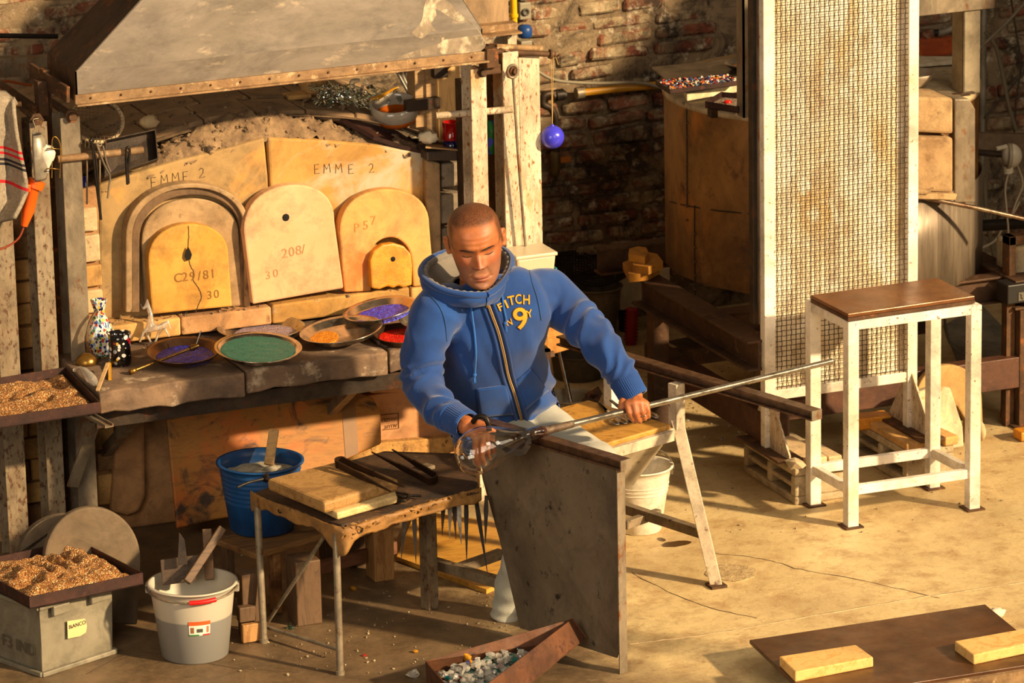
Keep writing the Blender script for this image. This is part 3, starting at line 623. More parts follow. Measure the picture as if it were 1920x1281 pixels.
# brass gas torch across the brown plate
T0 = fz(246, 697, .63); T1 = fz(372, 648, .668)
TO = thing('gas_torch', T0, 'thin brass gas torch lying across the plate of midnight blue grit', 'torch')
g = G(); g.tube([T0, T1], .0042, 10); g.build('tube', brass, TO)
d = (T1-T0).normalized()
g = G(); g.lathe([(0, -.004), (.009, -.004), (.0095, .012), (.006, .016), (.0042, .018)], T0, 14, axis=d); g.build('nozzle', brass, TO)
g = G(); g.tube([T1-d*.03, T1-d*.006], .0085, 12); g.tube([T1-d*.022, T1-d*.018], .0105, 6); g.build('valve', brass, TO)
g = G(); g.tube([T1-d*.01, T1+V((.01, 0, .045))], .0022, 8); g.build('lever', chrome, TO)
# ------------------------------------------------------------------ glassware at the left end of the hearth
def murrine(name, base, cols, scale, thr, rough=.06, trans=0, st=(1, 1, 1)):
    t = NT(name); v = t.coords(st, rand=False); vo = t.N('ShaderNodeTexVoronoi'); vo.inputs['Scale'].default_value = scale; vo.inputs['Randomness'].default_value = .9; t.l(v, vo.inputs['Vector'])
    sep = t.N('ShaderNodeSeparateColor'); t.l(vo.outputs['Color'], sep.inputs[0]); n = len(cols)
    c = t.ramp(sep.outputs[0], [(i/n, x) for i, x in enumerate(cols)], 'CONSTANT')
    ad = t.N('ShaderNodeMath', operation='MULTIPLY_ADD'); ad.inputs[1].default_value = -.25; t.l(sep.outputs[1], ad.inputs[0]); t.l(vo.outputs['Distance'], ad.inputs[2])
    k = t.ramp(ad.outputs[0], [(thr, 1.), (thr+.03, 0.)]); t.set(**{'Base Color': t.mix(k, base, c), 'Roughness': rough, 'Coat Weight': .6}); return t.m
mur_black = murrine('black_murrine_glass', '0a0708', ['d8d2c8', 'd8d2c8', 'a3131c', '8a8e96', 'cfc7ba', 'c9a53a'], 62, .22)
mur_multi = murrine('speckled_glass', 'cfc6b4', ['27337e', 'c9b23c', '2e6a48', 'a63a2c', 'e6e0d2', '171a3a', '6f8fb0', 'd8d0c0'], 140, .46, st=(1, 1, .7))
def milky(name, c, tr):
    t = NT(name); t.set(**{'Base Color': c, 'Roughness': .06, 'Transmission Weight': tr, 'IOR': 1.45, 'Coat Weight': .5}); MATS[name] = t.m; return t.m
clear = milky('clear_glass', 'f2ede2', .8)
c = fz(226, 684, .62); r = .0345
g = G(); g.lathe([(0, 0), (r*.82, 0), (r*.96, .006), (r*1.02, .02), (r*.95, .05), (r*.98, .08), (r*1.04, .1), (r*.98, .1), (r*.9, .08), (r*.86, .05), (r*.9, .014), (0, .01)], c, 40)
g.build('glass_tumbler', mur_black, label='black glass tumbler with white and red spots on the stone hearth', cat='tumbler')
c = fz(190, 668, .62); VA = thing('glass_jug', c, 'speckled multicoloured glass jug with a curved clear handle behind the black tumbler', 'jug')
g = G(); g.lathe([(0, 0), (.03, 0), (.036, .01), (.046, .045), (.044, .075), (.034, .105), (.019, .128), (.0165, .145), (.024, .172), (.026, .178), (.023, .178), (.0145, .147), (.017, .128), (.03, .1), (.04, .07), (.04, .04), (.03, .012), (0, .008)], c, 40, sx=1, sy=.85); g.build('body', mur_multi, VA)
hp = [c+V((-.012, -.018, .152)), c+V((-.04, -.035, .125)), c+V((-.056, -.045, .08)), c+V((-.055, -.045, .035)), c+V((-.044, -.038, .0))]
g = G(); g.tube(spline(hp, 6), [.0035]*12+[.0055]*13, 10, flat=1.5); g.build('handle', glass('amber_clear_glass', 'e8c9a4'), VA)
# clear glass horses: skinned figures
def skin_obj(name, chains, mat, parent=None, sub=2, **kw):
    me = bpy.data.meshes.new(name); vs = []; es = []; rad = []; idx = {}
    org = root_of(parent) if parent else None
    for ch in chains:
        prev = None
        for p, r in ch:
            k = tuple(round(x, 5) for x in p)
            if k not in idx: idx[k] = len(vs); vs.append(V(p)); rad.append(r)
            i = idx[k]
            if prev is not None and prev != i: es.append((prev, i))
            prev = i
    if org is None: org = V((sum(v.x for v in vs)/len(vs), sum(v.y for v in vs)/len(vs), min(v.z for v in vs)))
    me.from_pydata([v-org for v in vs], es, []); me.materials.append(mat)
    o = bpy.data.objects.new(name, me); COL.objects.link(o); o.modifiers.new('k', 'SKIN'); sk = me.skin_vertices[0].data
    for i, r in enumerate(rad): sk[i].radius = (r, r) if not isinstance(r, tuple) else r
    sk[0].use_root = True
    if sub: m = o.modifiers.new('s', 'SUBSURF'); m.levels = sub; m.render_levels = sub
    bpy.context.view_layer.update(); dg = bpy.context.evaluated_depsgraph_get(); nm = bpy.data.meshes.new_from_object(o.evaluated_get(dg)); o.modifiers.clear(); o.data = nm
    for p in nm.polygons: p.use_smooth = True
    if parent: o.parent = parent; ORG[o.name] = org
    else: o.location = org; ORG[o.name] = org
    return props(o, **kw)
def P2(px, py, dep): return fd(px, py, dep)
def horse(label, pts, dep, k=1.0):
    q = {n: tuple(fd(x, y, dep+dz)) for n, (x, y, dz) in pts.items()}
    ch = [[(q['rump'], .011*k), (q['mid'], .010*k), (q['chest'], .012*k), (q['neck'], .008*k), (q['poll'], .006*k), (q['nose'], .004*k)], [(q['poll'], .006*k), (q['ear'], .002)],
          [(q['chest'], .012*k), (q['f1'], .004*k), (q['f2'], .0028*k)], [(q['chest'], .012*k), (q['g1'], .004*k), (q['g2'], .0028*k)],
          [(q['rump'], .011*k), (q['h1'], .0045*k), (q['h2'], .0028*k)], [(q['rump'], .011*k), (q['j1'], .0045*k), (q['j2'], .0028*k)], [(q['rump'], .011*k), (q['tail'], .003*k), (q['tail2'], .002)]]
    return skin_obj('glass_horse', ch, clear, label=label, cat='figurine', group='clear glass horses on the hearth')
w = (fz(275, 655, .62)-CC).dot(CF)
horse('clear glass rearing horse in front of the brick sill, head turned down to its neck', dict(rump=(308, 606, 0), mid=(296, 616, 0), chest=(282, 614, 0), neck=(283, 592, 0), poll=(277, 570, 0), nose=(268, 580, 0), ear=(276, 561, 0), f1=(270, 622, 0), f2=(262, 642, .0), g1=(276, 628, .02), g2=(283, 642, .02), h1=(310, 618, 0), h2=(318, 632, 0), j1=(296, 628, .02), j2=(290, 645, .02), tail=(315, 602, 0), tail2=(320, 618, 0)), w)
w2 = (fz(240, 594, .69)-CC).dot(CF)-.015
horse('milky clear glass horse standing up behind the other, near the arch moulding', dict(rump=(228, 548, 0), mid=(236, 546, 0), chest=(246, 535, 0), neck=(246, 522, 0), poll=(243, 507, 0), nose=(250, 515, 0), ear=(246, 500, 0), f1=(256, 555, 0), f2=(268, 580, 0), g1=(252, 560, .02), g2=(262, 586, .02), h1=(230, 568, 0), h2=(228, 592, 0), j1=(234, 566, .02), j2=(236, 588, .02), tail=(222, 555, 0), tail2=(220, 566, 0)), w2, 1.0)
g = G(); a = fz(215, 600, .64); g.ball(a, .014, 12, (1, .7, 1.2), jit=.1); g.tube(spline([a, a+V((.012, 0, .02)), a+V((.008, 0, .04))], 4), [.008, .007, .006, .006, .005, .004, .003, .003, .002], 8); g.tube(spline([a, a+V((-.012, 0, .02)), a+V((-.014, 0, .035))], 4), [.007, .006, .006, .005, .005, .004, .003, .003, .002], 8)
g.build('glass_flower', plain('white_opal_glass', 'd8d0c2', .1), label='white opal glass flower lying behind the speckled jug', cat='glass flower')
c = fz(258, 606, .635); DS = thing('glass_dish', c, 'little clear glass dish of coloured glass bits by the brick sill', 'dish')
g = G(); g.lathe([(0, 0), (.03, 0), (.04, .01), (.042, .014), (.039, .013), (.028, .004), (0, .004)], c, 30); g.build('bowl', clear, DS)
g = G()
for i in range(16): g.chunk(c+V((R0.uniform(-.022, .022), R0.uniform(-.02, .02), R0.uniform(.006, .014))), R0.uniform(.004, .009))
g.build('glass_bits', frit('mixed_bits', ['8a1d18', '2e5a30', 'b59a2a', '1c1410', 'cfc8ba'], 90), DS)
g = G(); g.tube([c+V((-.01, 0, .022)), c+V((.045, .01, .012))], .008, 10); g.build('green_cane', frit('striped_cane', ['2c5a22', '8a9a2c', '101810', '24401c'], 70), DS)
c = fz(163, 682, .62); g = G(); g.lathe([(0, 0), (.033, 0), (.034, .006), (.03, .018), (.018, .03), (.006, .034), (0, .034)], c, 30); g.build('brass_cup', brass, label='small domed brass cup upside down beside the steel post', cat='cup')
g = G(); a = fz(183, 732, .622); b = fz(202, 682, .65); g.beam(a, b, .011, .007); g.build('wooden_slip', wood('pale_stick', '9a7a52', 'b8966a', 8), label='pale flat wooden stick leaning by the black tumbler', cat='stick', bev=.001)
g = G(); a = fz(206, 712, .622); b = fz(206, 680, .632); g.beam(a, b, .009, .006); g.build('yellow_stick', plain('yellow_glass', 'c48e12', .2), label='short yellow glass cane at the foot of the black tumbler', cat='glass cane')
g = G(); a = fz(140, 694, .628); b = fz(182, 722, .626)
g.tube(spline([a, a.lerp(b, .3)+V((0, 0, .02)), a.lerp(b, .6)+V((0, 0, .012)), b], 6), [.006]*8+[.009, .011, .013, .014, .015, .016, .016, .015, .012, .008, .004], 12); g.build('glass_drip', clear, label='bent clear glass drip at the left tip of the hearth', cat='glass scrap')
# ------------------------------------------------------------------ tools hanging on the rusty hook rail
def hang(label, legs, Y, r, mat, name='pincers', loop=None):
    g = G()
    for l in legs: g.tube(spline([fy(x, y, Y) for x, y in l], 5), r, 8)
    if loop: x, y, rr = loop; c = fy(x, y, Y); g.tube([c+V((math.cos(a)*rr, 0, math.sin(a)*rr)) for a in [i*math.pi/6 for i in range(12)]], r, 6, closed=True)
    return g.build(name, mat, label=label, cat='pincers', group='pincers on the hook rail')
hang('long dark pincers with straight arms hung on the hook rail', [[(171, 264), (176, 300), (181, 350), (189, 412)], [(172, 264), (180, 300), (184, 352), (190, 412)]], .83, .0032, iron, loop=(172, 264, .006))
hang('curved steel pincers hung on the hook rail beside the long ones', [[(181, 270), (196, 310), (206, 330), (204, 352), (202, 372)], [(193, 273), (200, 305), (207, 322)]], .825, .0032, steel_worn, loop=(187, 271, .005))
hang('straight thin steel pincers hung behind the curved pair', [[(186, 276), (187, 310), (187, 343)], [(163, 300), (163, 345), (163, 383)]], .865, .003, steel_worn)
hang('short bent iron clip folded over the end of the hook rail', [[(236, 281), (240, 276), (243, 284), (240, 315), (241, 344)], [(236, 281), (237, 310), (239, 346)]], .83, .0042, iron, 'iron_clip')
# blue bottle on the pier, mesh screen, dark pan
c = fy(161, 385, 1.04); g = G(); g.lathe([(0, 0), (.014, 0), (.016, .01), (.016, .055), (.008, .07), (.008, .09), (.005, .09), (0, .07)], c, 20); g.build('blue_bottle', plain('cobalt_glass', '1a23a8', .1, coat=.5), label='cobalt blue glass bottle on the brick pier behind the pincers', cat='bottle')
MS = thing('wire_screen', fy(185, 262, 1.12), 'round wire mesh screen tilted on the dark crown, left of the rubble', 'wire screen')
c = fy(182, 226, 1.12); n = V((-.1, -.75, .66)).normalized(); M = frame(n)
g = G(); rr = .075; g.tube([c+M @ V((math.cos(a)*rr*1.05, math.sin(a)*rr, 0)) for a in [i*math.pi/16 for i in range(32)]], .006, 8, closed=True); g.build('ring', firebrick_p, MS)
g = G()
for i in range(-6, 7):
    x = i*.0115; h = math.sqrt(max(0, rr*rr-x*x)); g.tube([c+M @ V((x, -h*1.5, .007)), c+M @ V((x, h, .007))], .0008, 4); g.tube([c+M @ V((-h*1.05, x, .0085)), c+M @ V((h*1.05, x, .0085))], .0008, 4)
g.build('wire_mesh', steel_worn, MS, kind='stuff')
def tray_quad(P, h, th, name, mat, label, cat='tray', floor_only=False, group=None, flare=0, up=Z3):
    # open tray: P = four rim corners in order, walls h deep
    up = V(up); c = sum(P, V((0, 0, 0)))/4; T = thing(name, c-up*h, label, cat, group); g = G()
    L = [p-up*h+(c-p).normalized()*flare for p in P]; g.prism(L, up*th) if (L[1]-L[0]).cross(L[2]-L[1]).dot(up) > 0 else g.prism(L[::-1], up*th); g.build('tray_floor', mat, T)
    for i in range(4):
        a, b = P[i], P[(i+1) % 4]; al, bl = L[i], L[(i+1) % 4]; nrm = (b-a).cross(up).normalized(); nrm = nrm if nrm.dot(c-a) > 0 else -nrm
        g = G(); g.hexa([al, bl, bl+nrm*th, al+nrm*th, a, b, b+nrm*th, a+nrm*th]); g.build('tray_wall', mat, T, split=1)
    return T
P = [fy(198, 262, .99), fy(292, 242, .99), fy(297, 298, .93), fy(196, 332, .93)]
upn = (P[1]-P[0]).cross(P[3]-P[0]).normalized(); upn = upn if upn.dot(CF) < 0 else -upn
tray_quad(P, .03, .003, 'dark_pan', steel_dark, 'dark sheet metal pan tipped up on the crumbled clay behind the hook rail', 'pan', up=upn)
# ------------------------------------------------------------------ clutter on the right shoulder of the crown
g = G(); rs = random.Random(5)
for i in range(260):
    x, y = rs.uniform(590, 770), rs.uniform(160, 214)
    if y > 168+(770-x)*.1+30 or y < 190-(770-x)*.15-rs.uniform(0, 18): continue
    p = fy(x, y, 1.22+rs.uniform(-.05, .12)); k = rs.random()
    if k < .5: g.chunk(p, rs.uniform(.006, .016), .5)
    else: q = p+V((rs.uniform(-.05, .05), rs.uniform(-.02, .02), rs.uniform(-.012, .03))); g.tube([p, p.lerp(q, .5)+V((0, 0, .006)), q], [rs.uniform(.002, .006), rs.uniform(.002, .004), .001], 6)
g.build('glass_scrap_heap', glass('scrap_glass', 'e4efe6', .03), kind='stuff', label='heap of clear glass scrap on the furnace crown under the hood', cat='glass scrap')
g = G(); b = [fy(x, y, 1.26) for x, y in [(664, 212), (668, 178), (660, 155), (674, 150), (680, 160), (676, 185), (690, 200), (704, 208)]]
g.tube(spline(b[:4], 5), [.008, .008, .007, .007, .007, .006, .006, .006, .007, .008, .009, .009, .008, .007, .006, .004], 10); g.tube(spline(b[4:], 5), [.004, .005, .006, .006, .007, .007, .007, .006, .006, .006, .005, .005, .004, .004, .003, .003], 10)
g.build('glass_trinket', clear, label='upright clear glass blob sticking out of the scrap heap on the crown', cat='glass scrap')
bw = wood('grey_timber', '8a6a44', 'a8875c', 6, dark='5a432c')
for i, (x0, y0, x1, y1, Y, l) in enumerate([(576, 150, 612, 178, 1.3, 'small yellowish brick upright on the crown just under the hood rim'), (541, 176, 583, 189, 1.28, 'flat yellowish brick lying on the crown left of the upright one')]):
    g = G(); a = fy(x0, y1, Y); b = fy(x1, y0, Y); g.bb((a.x, Y, a.z), (b.x, Y+.06, b.z)); g.jitter(.003, 20, i); g.build('crown_brick', firebrick, label=l, cat='brick', bev=.003)
AM = thing('amber_bowl', fy(735, 235, 1.16), 'broken amber and smoke glass bowl tipped over by the timber post on the crown', 'bowl')
c = fy(742, 218, 1.14); M = frame(V((-.16, -.3, .94))); g = G(); r = .062
pr = [(0, 0), (r*.5, .004), (r*.8, .018), (r*.97, .042), (r, .06), (r*.95, .06), (r*.9, .042), (r*.74, .02), (r*.45, .008), (0, .005)]
g.lathe(pr[:4]+[(r*.93, .042)]+pr[7:], V((0, 0, 0)), 40, sx=1.2); g.v = [c+M @ v-V((0, 0, .03)) for v in g.v]; g.build('bowl_foot', plain('orange_glass', '9a4a10', .12, coat=.4), AM)
g = G(); g.lathe([(r*.97, .04), (r*1.03, .06), (r*.98, .085), (r*.93, .085), (r*.98, .06), (r*.92, .042)], V((0, 0, 0)), 40, sx=1.2); g.v = [c+M @ v-V((0, 0, .03)) for v in g.v]; g.build('bowl_side', plain('smoky_glass', '9a8f80', .1, coat=.4), AM)
g = G(); g.tube(spline([fy(x, y, 1.15) for x, y in [(694, 186), (715, 180), (735, 168), (750, 162)]], 5), [.004, .008, .012, .014, .013, .011, .01, .009, .008, .007, .007, .006, .005, .004, .003, .002], 8, flat=.5); g.build('amber_shard', plain('amber_glass', 'b97f16', .12, coat=.4), label='curved amber glass shard resting on the broken bowl', cat='glass shard')
for i, (xa, xb) in enumerate([(741, 772), (748, 777), (756, 782)]):
    g = G(); g.tube([fy(xa, 128, 1.35), fy(xb, 186, 1.3)], .005, 10); g.build('steel_tube', chrome, label='%s of three thin steel tubes leaning on the timber post under the hood' % ('leftmost', 'middle', 'rightmost')[i], cat='tube', group='steel tubes under the hood')
TP = thing('timber_post', fy(820, 262, 1.1), 'upright post of yellowish timber boards strapped with a dark steel band, on the crown', 'post')
for (x0, x1, yb, yt, Y) in [(780, 800, 240, 124, 1.1), (801, 822, 250, 124, 1.09), (823, 862, 268, 132, 1.07)]:
    g = G(); a = fy(x0, yb, Y); b = fy(x1, yt, Y); g.bb((a.x, Y, a.z), (b.x, Y+.07, b.z+.06)); g.build('board', bw if x0 < 823 else wood('clean_timber', 'b58a52', 'cfa56a', 4, st=(8, 8, 1)), TP, bev=.002)
g = G(); g.bb((fy(815, 145, 1.05).x, 1.05, fy(815, 148, 1.05).z), (fy(840, 145, 1.05).x, 1.08, fy(815, 124, 1.05).z)); g.build('steel_clip', steel_dark, TP)
g = G(); a = fy(761, 210, 1.06); b = fy(822, 187, 1.06); g.bb((a.x, 1.055, a.z), (fy(824, 200, 1.06).x, 1.08, a.z+.035)); g.build('steel_band', steel_dark, TP)
# two long shallow rusty trays sloping on the crown's right shoulder
def slope_tray(pts, Ys, h, name, mat, label):
    P = [fy(x, y, Y) for (x, y), Y in zip(pts, Ys)]; n = (P[1]-P[0]).cross(P[3]-P[0]).normalized(); n = n if n.z > 0 else -n
    return tray_quad(P, h, .003, name, mat, label, up=n)
slope_tray([(640, 220), (702, 255), (812, 290), (745, 245)], [1.1, 1.0, 1.0, 1.12], .016, 'rusty_tray', rust_dark, 'long shallow red-brown tray sloping down over the crown edge')
slope_tray([(690, 212), (735, 232), (838, 278), (790, 248)], [1.2, 1.12, 1.05, 1.16], .006, 'thin_tray', plain('dark_olive_tray', '4a3a22', .45, .4), 'thin dark olive tray lying under the amber bowl on the crown')
g = G(); a = [fy(x, y, Y) for (x, y), Y in zip([(798, 278), (868, 284), (868, 270), (800, 268)], [.94, .94, 1.15, 1.15])]; g.prism(a, (0, 0, .005)); g.build('drip_sheet', plain('pale_sheet', '9a7a52', .5, .2), label='pale metal sheet with orange drips on the right pier cap', cat='sheet')
c = fy(802, 258, 1.0); g = G(); g.ball(c, .03, 18, (1, .8, .6), jit=.22); g.jitter(.008, 40); g.build('crumpled_paper', plain('cream_paper', 'd8c8a8', .9), label='crumpled cream paper lump beside the timber post', cat='paper')
c = fy(847, 281, 1.0); GB = thing('red_tumbler', c, 'deep red glass tumbler with a blue foot beside the timber post', 'tumbler')
g = G(); g.lathe([(.028, .034), (.0285, .09), (.026, .09), (.024, .034)], c, 30); g.build('red_wall', plain('ruby_glass', '8f0e08', .08, coat=.6), GB); g = G(); g.lathe([(0, 0), (.024, 0), (.027, .006), (.028, .034), (.024, .034), (0, .01)], c, 30); g.build('blue_foot', plain('ink_blue_glass', '14143c', .08, coat=.6), GB)
c = fy(921, 288, .98); g = G(); g.lathe([(0, 0), (.012, 0), (.013, .06), (.011, .105), (.009, .105), (0, .02)], c, 20); g.build('striped_vase', frit('blue_green_stripe', ['2b3cc8', '1f7a3c', '3a52e0', '2a8f4a'], 40), label='narrow blue and green glass vase glimpsed between the steel posts', cat='vase')
# eye rod, blue ball on a string
ER = thing('eye_rod', fy(986, 475, .845), 'long steel rod with a ring eye leaning on the rusty white posts', 'rod')
g = G(); g.tube([fy(962, 148, .84), fy(972, 300, .845), fy(986, 475, .85)], .0045, 8); g.build('shaft', steel_worn, ER)
g = G(); c = fy(961, 134, .84); g.tube([c+V((math.cos(a)*.017, 0, math.sin(a)*.02)) for a in [i*math.pi/10 for i in range(20)]], .0045, 8, closed=True); g.build('eye', steel_worn, ER)
c = fy(1036, 257, .92); BA = thing('glass_float', c-V((0, 0, .037)), 'blue glass ball hanging on a string from the rusty tie rod', 'glass ball')
g = G(); g.ball(c, .037, 32); g.lathe([(.006, .035), (.005, .041), (0, .041)], c, 12); g.build('ball', plain('periwinkle_glass', '3d3ccf', .25, coat=.4), BA)
g = G(); t = fy(1035, 102, .92); g.tube([t+V((-.004, 0, 0)), c+V((0, 0, .04))], .0013, 5); g.tube([t+V((.004, 0, 0)), c+V((0, 0, .04))], .0013, 5); g.tube(spline([t, t+V((.012, 0, -.01)), t+V((.02, 0, -.035))], 4), .0013, 5)
g.tube([t+V((math.cos(a)*.002, math.sin(a)*.011, math.cos(a)*.011)) for a in [i*math.pi/6 for i in range(12)]], .0014, 5, closed=True); g.build('string', plain('straw_string', 'a8864c', .9), BA)
# ------------------------------------------------------------------ left: trays of amber grit, crate, buckets, discs
def grit(P, z0, amp, mat, label, seed=0, dents=(), nu=70, nv=50, edge=.1, fill=1.0):
    # heap of grit between four corners (P0..P3 in order), lying at depth z0 below the rim
    g = G()
    def f(u, w):
        p = P[0].lerp(P[1], u).lerp(P[3].lerp(P[2], u), w)
        k = min(1, min(u, 1-u)/edge, min(w, 1-w)/edge); k = max(0, k)**.6
        h = amp*(.55+.5*NZ.fractal(V((p.x*9, p.y*9, seed)), 1, 2, 3)+.18*NZ.noise(V((p.x*40, p.y*40, seed))))
        for (du, dw, ru, rw, dd) in dents:
            e = ((u-du)/ru)**2+((w-dw)/rw)**2
            h -= dd*math.exp(-e*1.6)
        return V((p.x, p.y, z0+max(.001, h*k*fill)+.0012*NZ.noise(p*300)))
    g.grid(f, nu, nv); return g.build('glass_grit', mat, kind='stuff', label=label, cat='glass grit')
def mat_grit():
    t = NT('amber_grit'); v = t.coords(rand=False); vo = t.N('ShaderNodeTexVoronoi'); vo.inputs['Scale'].default_value = 330; t.l(v, vo.inputs['Vector'])
    sep = t.N('ShaderNodeSeparateColor'); t.l(vo.outputs['Color'], sep.inputs[0])
    col = t.ramp(sep.outputs[0], [(0, '8f5a28'), (.25, 'a87038'), (.5, '6b3f1a'), (.7, 'c08a4a'), (.9, 'e8cc98')], 'CONSTANT')
    t.set(**{'Base Color': col, 'Roughness': t.ramp(sep.outputs[1], [(.4, .75), (.8, .15)])}); t.bump(vo.outputs['Distance'], .9, .006)
    t.bump(t.noise(v, 110, 4, .7), .5, .006); return t.m
grit_m = mat_grit()
# upper tray at the left end of the hearth
zt = .615; c1, c2 = fz(188, 754, zt), fz(124, 688, zt); c3, c4 = fz(0, 708, zt), fz(0, 782, zt); c3 = c2+(c3-c2)*1.35; c4 = c1+(c4-c1)*1.3
P = [c1, c2, c3, c4]
tray_quad(P, .034, .003, 'grit_tray', rust_dark, 'dark red-brown sheet tray held at hearth height left of the clay furnace', 'tray', group='sheet trays of amber grit')
ins = [p+(sum(P, V())/4-p)*.04 for p in P]
grit(ins, zt-.034+.004, .034, grit_m, 'amber glass grit poked with finger holes in the upper tray beside the hearth', 3, [(R0.uniform(.1, .9), R0.uniform(.1, .9), .08, .07, R0.uniform(.008, .016)) for _ in range(16)])
g = G(); a = fz(150, 792, .575); b = fz(214, 796, .56); g.profile(fz(92, 735, .578), fz(205, 797, .566), [(-.014, -.008), (.014, -.008), (.014, .002), (.010, .002), (.010, -.004), (-.010, -.004), (-.010, .002), (-.014, .002)]); g.build('tray_bracket', steel_worn, FUR)
g = G(); g.beam(fy(178, 792, .72), fy(136, 912, .84), .035, .008, Y3); g.build('bracket_strut', steel_worn, FUR)
# crate
b0 = fz(80, 1268, 0); b1 = fz(211, 1225, 0); e1 = (b1-b0); L1 = e1.length; e1 = e1.normalized(); e2 = V((-e1.y, e1.x, 0)); L2 = .36; hC = .215
CR8 = thing('plastic_crate', (b0+b1)/2+e2*L2/2, 'grey plastic crate with a yellowed handwritten paper label, under a tray of amber grit', 'crate')
def crate_pt(u, w, z): s = 1+z*.16; c = b0+e1*L1/2+e2*L2/2; return c+e1*((u-.5)*L1*s)+e2*((w-.5)*L2*s)+V((0, 0, z))
grey_pl = grunge('scuffed_grey_plastic', '6f6857', '857d6a', 5, .45, spots='9c937e', sp_scale=50, sp_t=.66, bump=.06)
g = G()
for (ua, wa, ub, wb) in ((0, 0, 1, 0), (1, 0, 1, 1), (1, 1, 0, 1), (0, 1, 0, 0)):
    A, B = crate_pt(ua, wa, .012), crate_pt(ub, wb, .012); C_, D = crate_pt(ub, wb, hC), crate_pt(ua, wa, hC); ctr = crate_pt(.5, .5, .1); n = (B-A).cross(Z3).normalized(); n = n if n.dot(ctr-A) > 0 else -n
    g.prism([A, B, C_, D], n*.004)
g.prism([crate_pt(0, 0, .012), crate_pt(1, 0, .012), crate_pt(1, 1, .012), crate_pt(0, 1, .012)], (0, 0, .004)); g.build('body', grey_pl, CR8, split=1, bev=.006)
g = G()
for z0, h, o in ((.0, .014, .008), (hC-.012, .012, .012)):
    q = [crate_pt(u, w, z0)+(e1*(2*u-1)+e2*(2*w-1))*o for u, w in ((0, 0), (1, 0), (1, 1), (0, 1))]
    g = G()
    for i in range(4): g.beam(q[i]+V((0, 0, h/2)), q[(i+1) % 4]+V((0, 0, h/2)), .012, h)
    g.build('rim' if z0 else 'foot_rim', grey_pl, CR8, bev=.003)
for u in (.25, .8):
    g = G(); g.box(crate_pt(u, 0, hC-.025)-e2*.012, (.06 if u < .5 else .075, .016, .03), Matrix((e1, e2, Z3)).transposed()); g.build('handle', grey_pl, CR8, bev=.004)
def face_pt(px, py, off=.003): n = -e2+V((0, 0, -.08)); n.normalize(); return fp(px, py, b0+V((0, 0, .02))-e2*off, V((-e2.x, -e2.y, 0)))
lab = [(126, 1165), (159, 1160), (163, 1174), (161, 1186), (150, 1193), (127, 1198)]
g = G(); g.prism([face_pt(x, y, .012) for x, y in lab], -e2*.0006); LB = g.build('paper_label', plain('yellowed_paper', 'cbb27c', .9), CR8)
scr = plain('black_marker', '17130f', .8)
txt('BiANCO', face_pt(145, 1172, .0135), e1, Z3, .0165, scr, 'lettering', LB, ext=.0003)
n_l = -e1
def side_pt(px, py, off=.012): return fp(px, py, b0+n_l*off, n_l)
txt('F3 IND', side_pt(34, 1211), -e2, Z3, .05, plain('faded_stamp', '4c4638', .9), 'lettering', CR8, ext=.0003)
# tray of grit on the crate
zt = .262; A, B, C_ = fz(55, 1120, zt), fz(268, 1074, zt), fz(146, 1012, zt); D = A+C_-B
P = [A, B, C_, D]
tray_quad(P, .035, .003, 'grit_tray', rust_dark, 'dark red-brown sheet tray heaped with grit on the grey plastic crate', 'tray', group='sheet trays of amber grit')
ins = [p+(sum(P, V())/4-p)*.05 for p in P]
grit(ins, zt-.035+.004, .062, grit_m, 'amber glass grit raked into ridges in the tray on the grey crate', 8, [(.42, .55, .05, .26, .03), (.6, .62, .05, .24, .032), (.74, .66, .05, .22, .03), (.25, .35, .06, .1, .02), (.15, .6, .09, .1, .02), (.86, .2, .12, .2, .02)], 80, 60, .14)
# stone discs behind the crate
disc_m = grunge('grey_brown_disc', '594938', '6d5b44', 4, .85, spots='5f4e3b', sp_scale=30, sp_t=.64, bump=.12)
def standing(pts, Y0, zb, th, lean, name, mat, label, cat, group=None, bev=.006):
    n = V((0, 1, -lean)).normalized(); p0 = V((0, Y0, zb)); g = G(); g.prism([fp(x, y, p0, n) for x, y in pts], V((0, th, -lean*th)))
    return g.build(name, mat, label=label, cat=cat, group=group, bev=bev, split=1)
standing([(92, 1172), (84, 1090)]+[(174+90*math.cos(a), 1048-97*math.sin(a)) for a in [math.pi*(1-i/26) for i in range(27)]]+[(264, 1060), (258, 1172)], .14, 0, .03, .12, 'stone_disc', disc_m, 'round-topped grey-brown refractory slab standing behind the crate', 'slab', 'round slabs behind the crate')
standing([(40, 1150), (36, 1040)]+[(128+92*math.cos(a), 1045-80*math.sin(a)) for a in [math.pi*(1-i/26) for i in range(27)]]+[(215, 1150)], .24, 0, .03, .12, 'stone_disc', disc_m, 'second round grey slab, mostly hidden behind the round-topped one', 'slab', 'round slabs behind the crate')
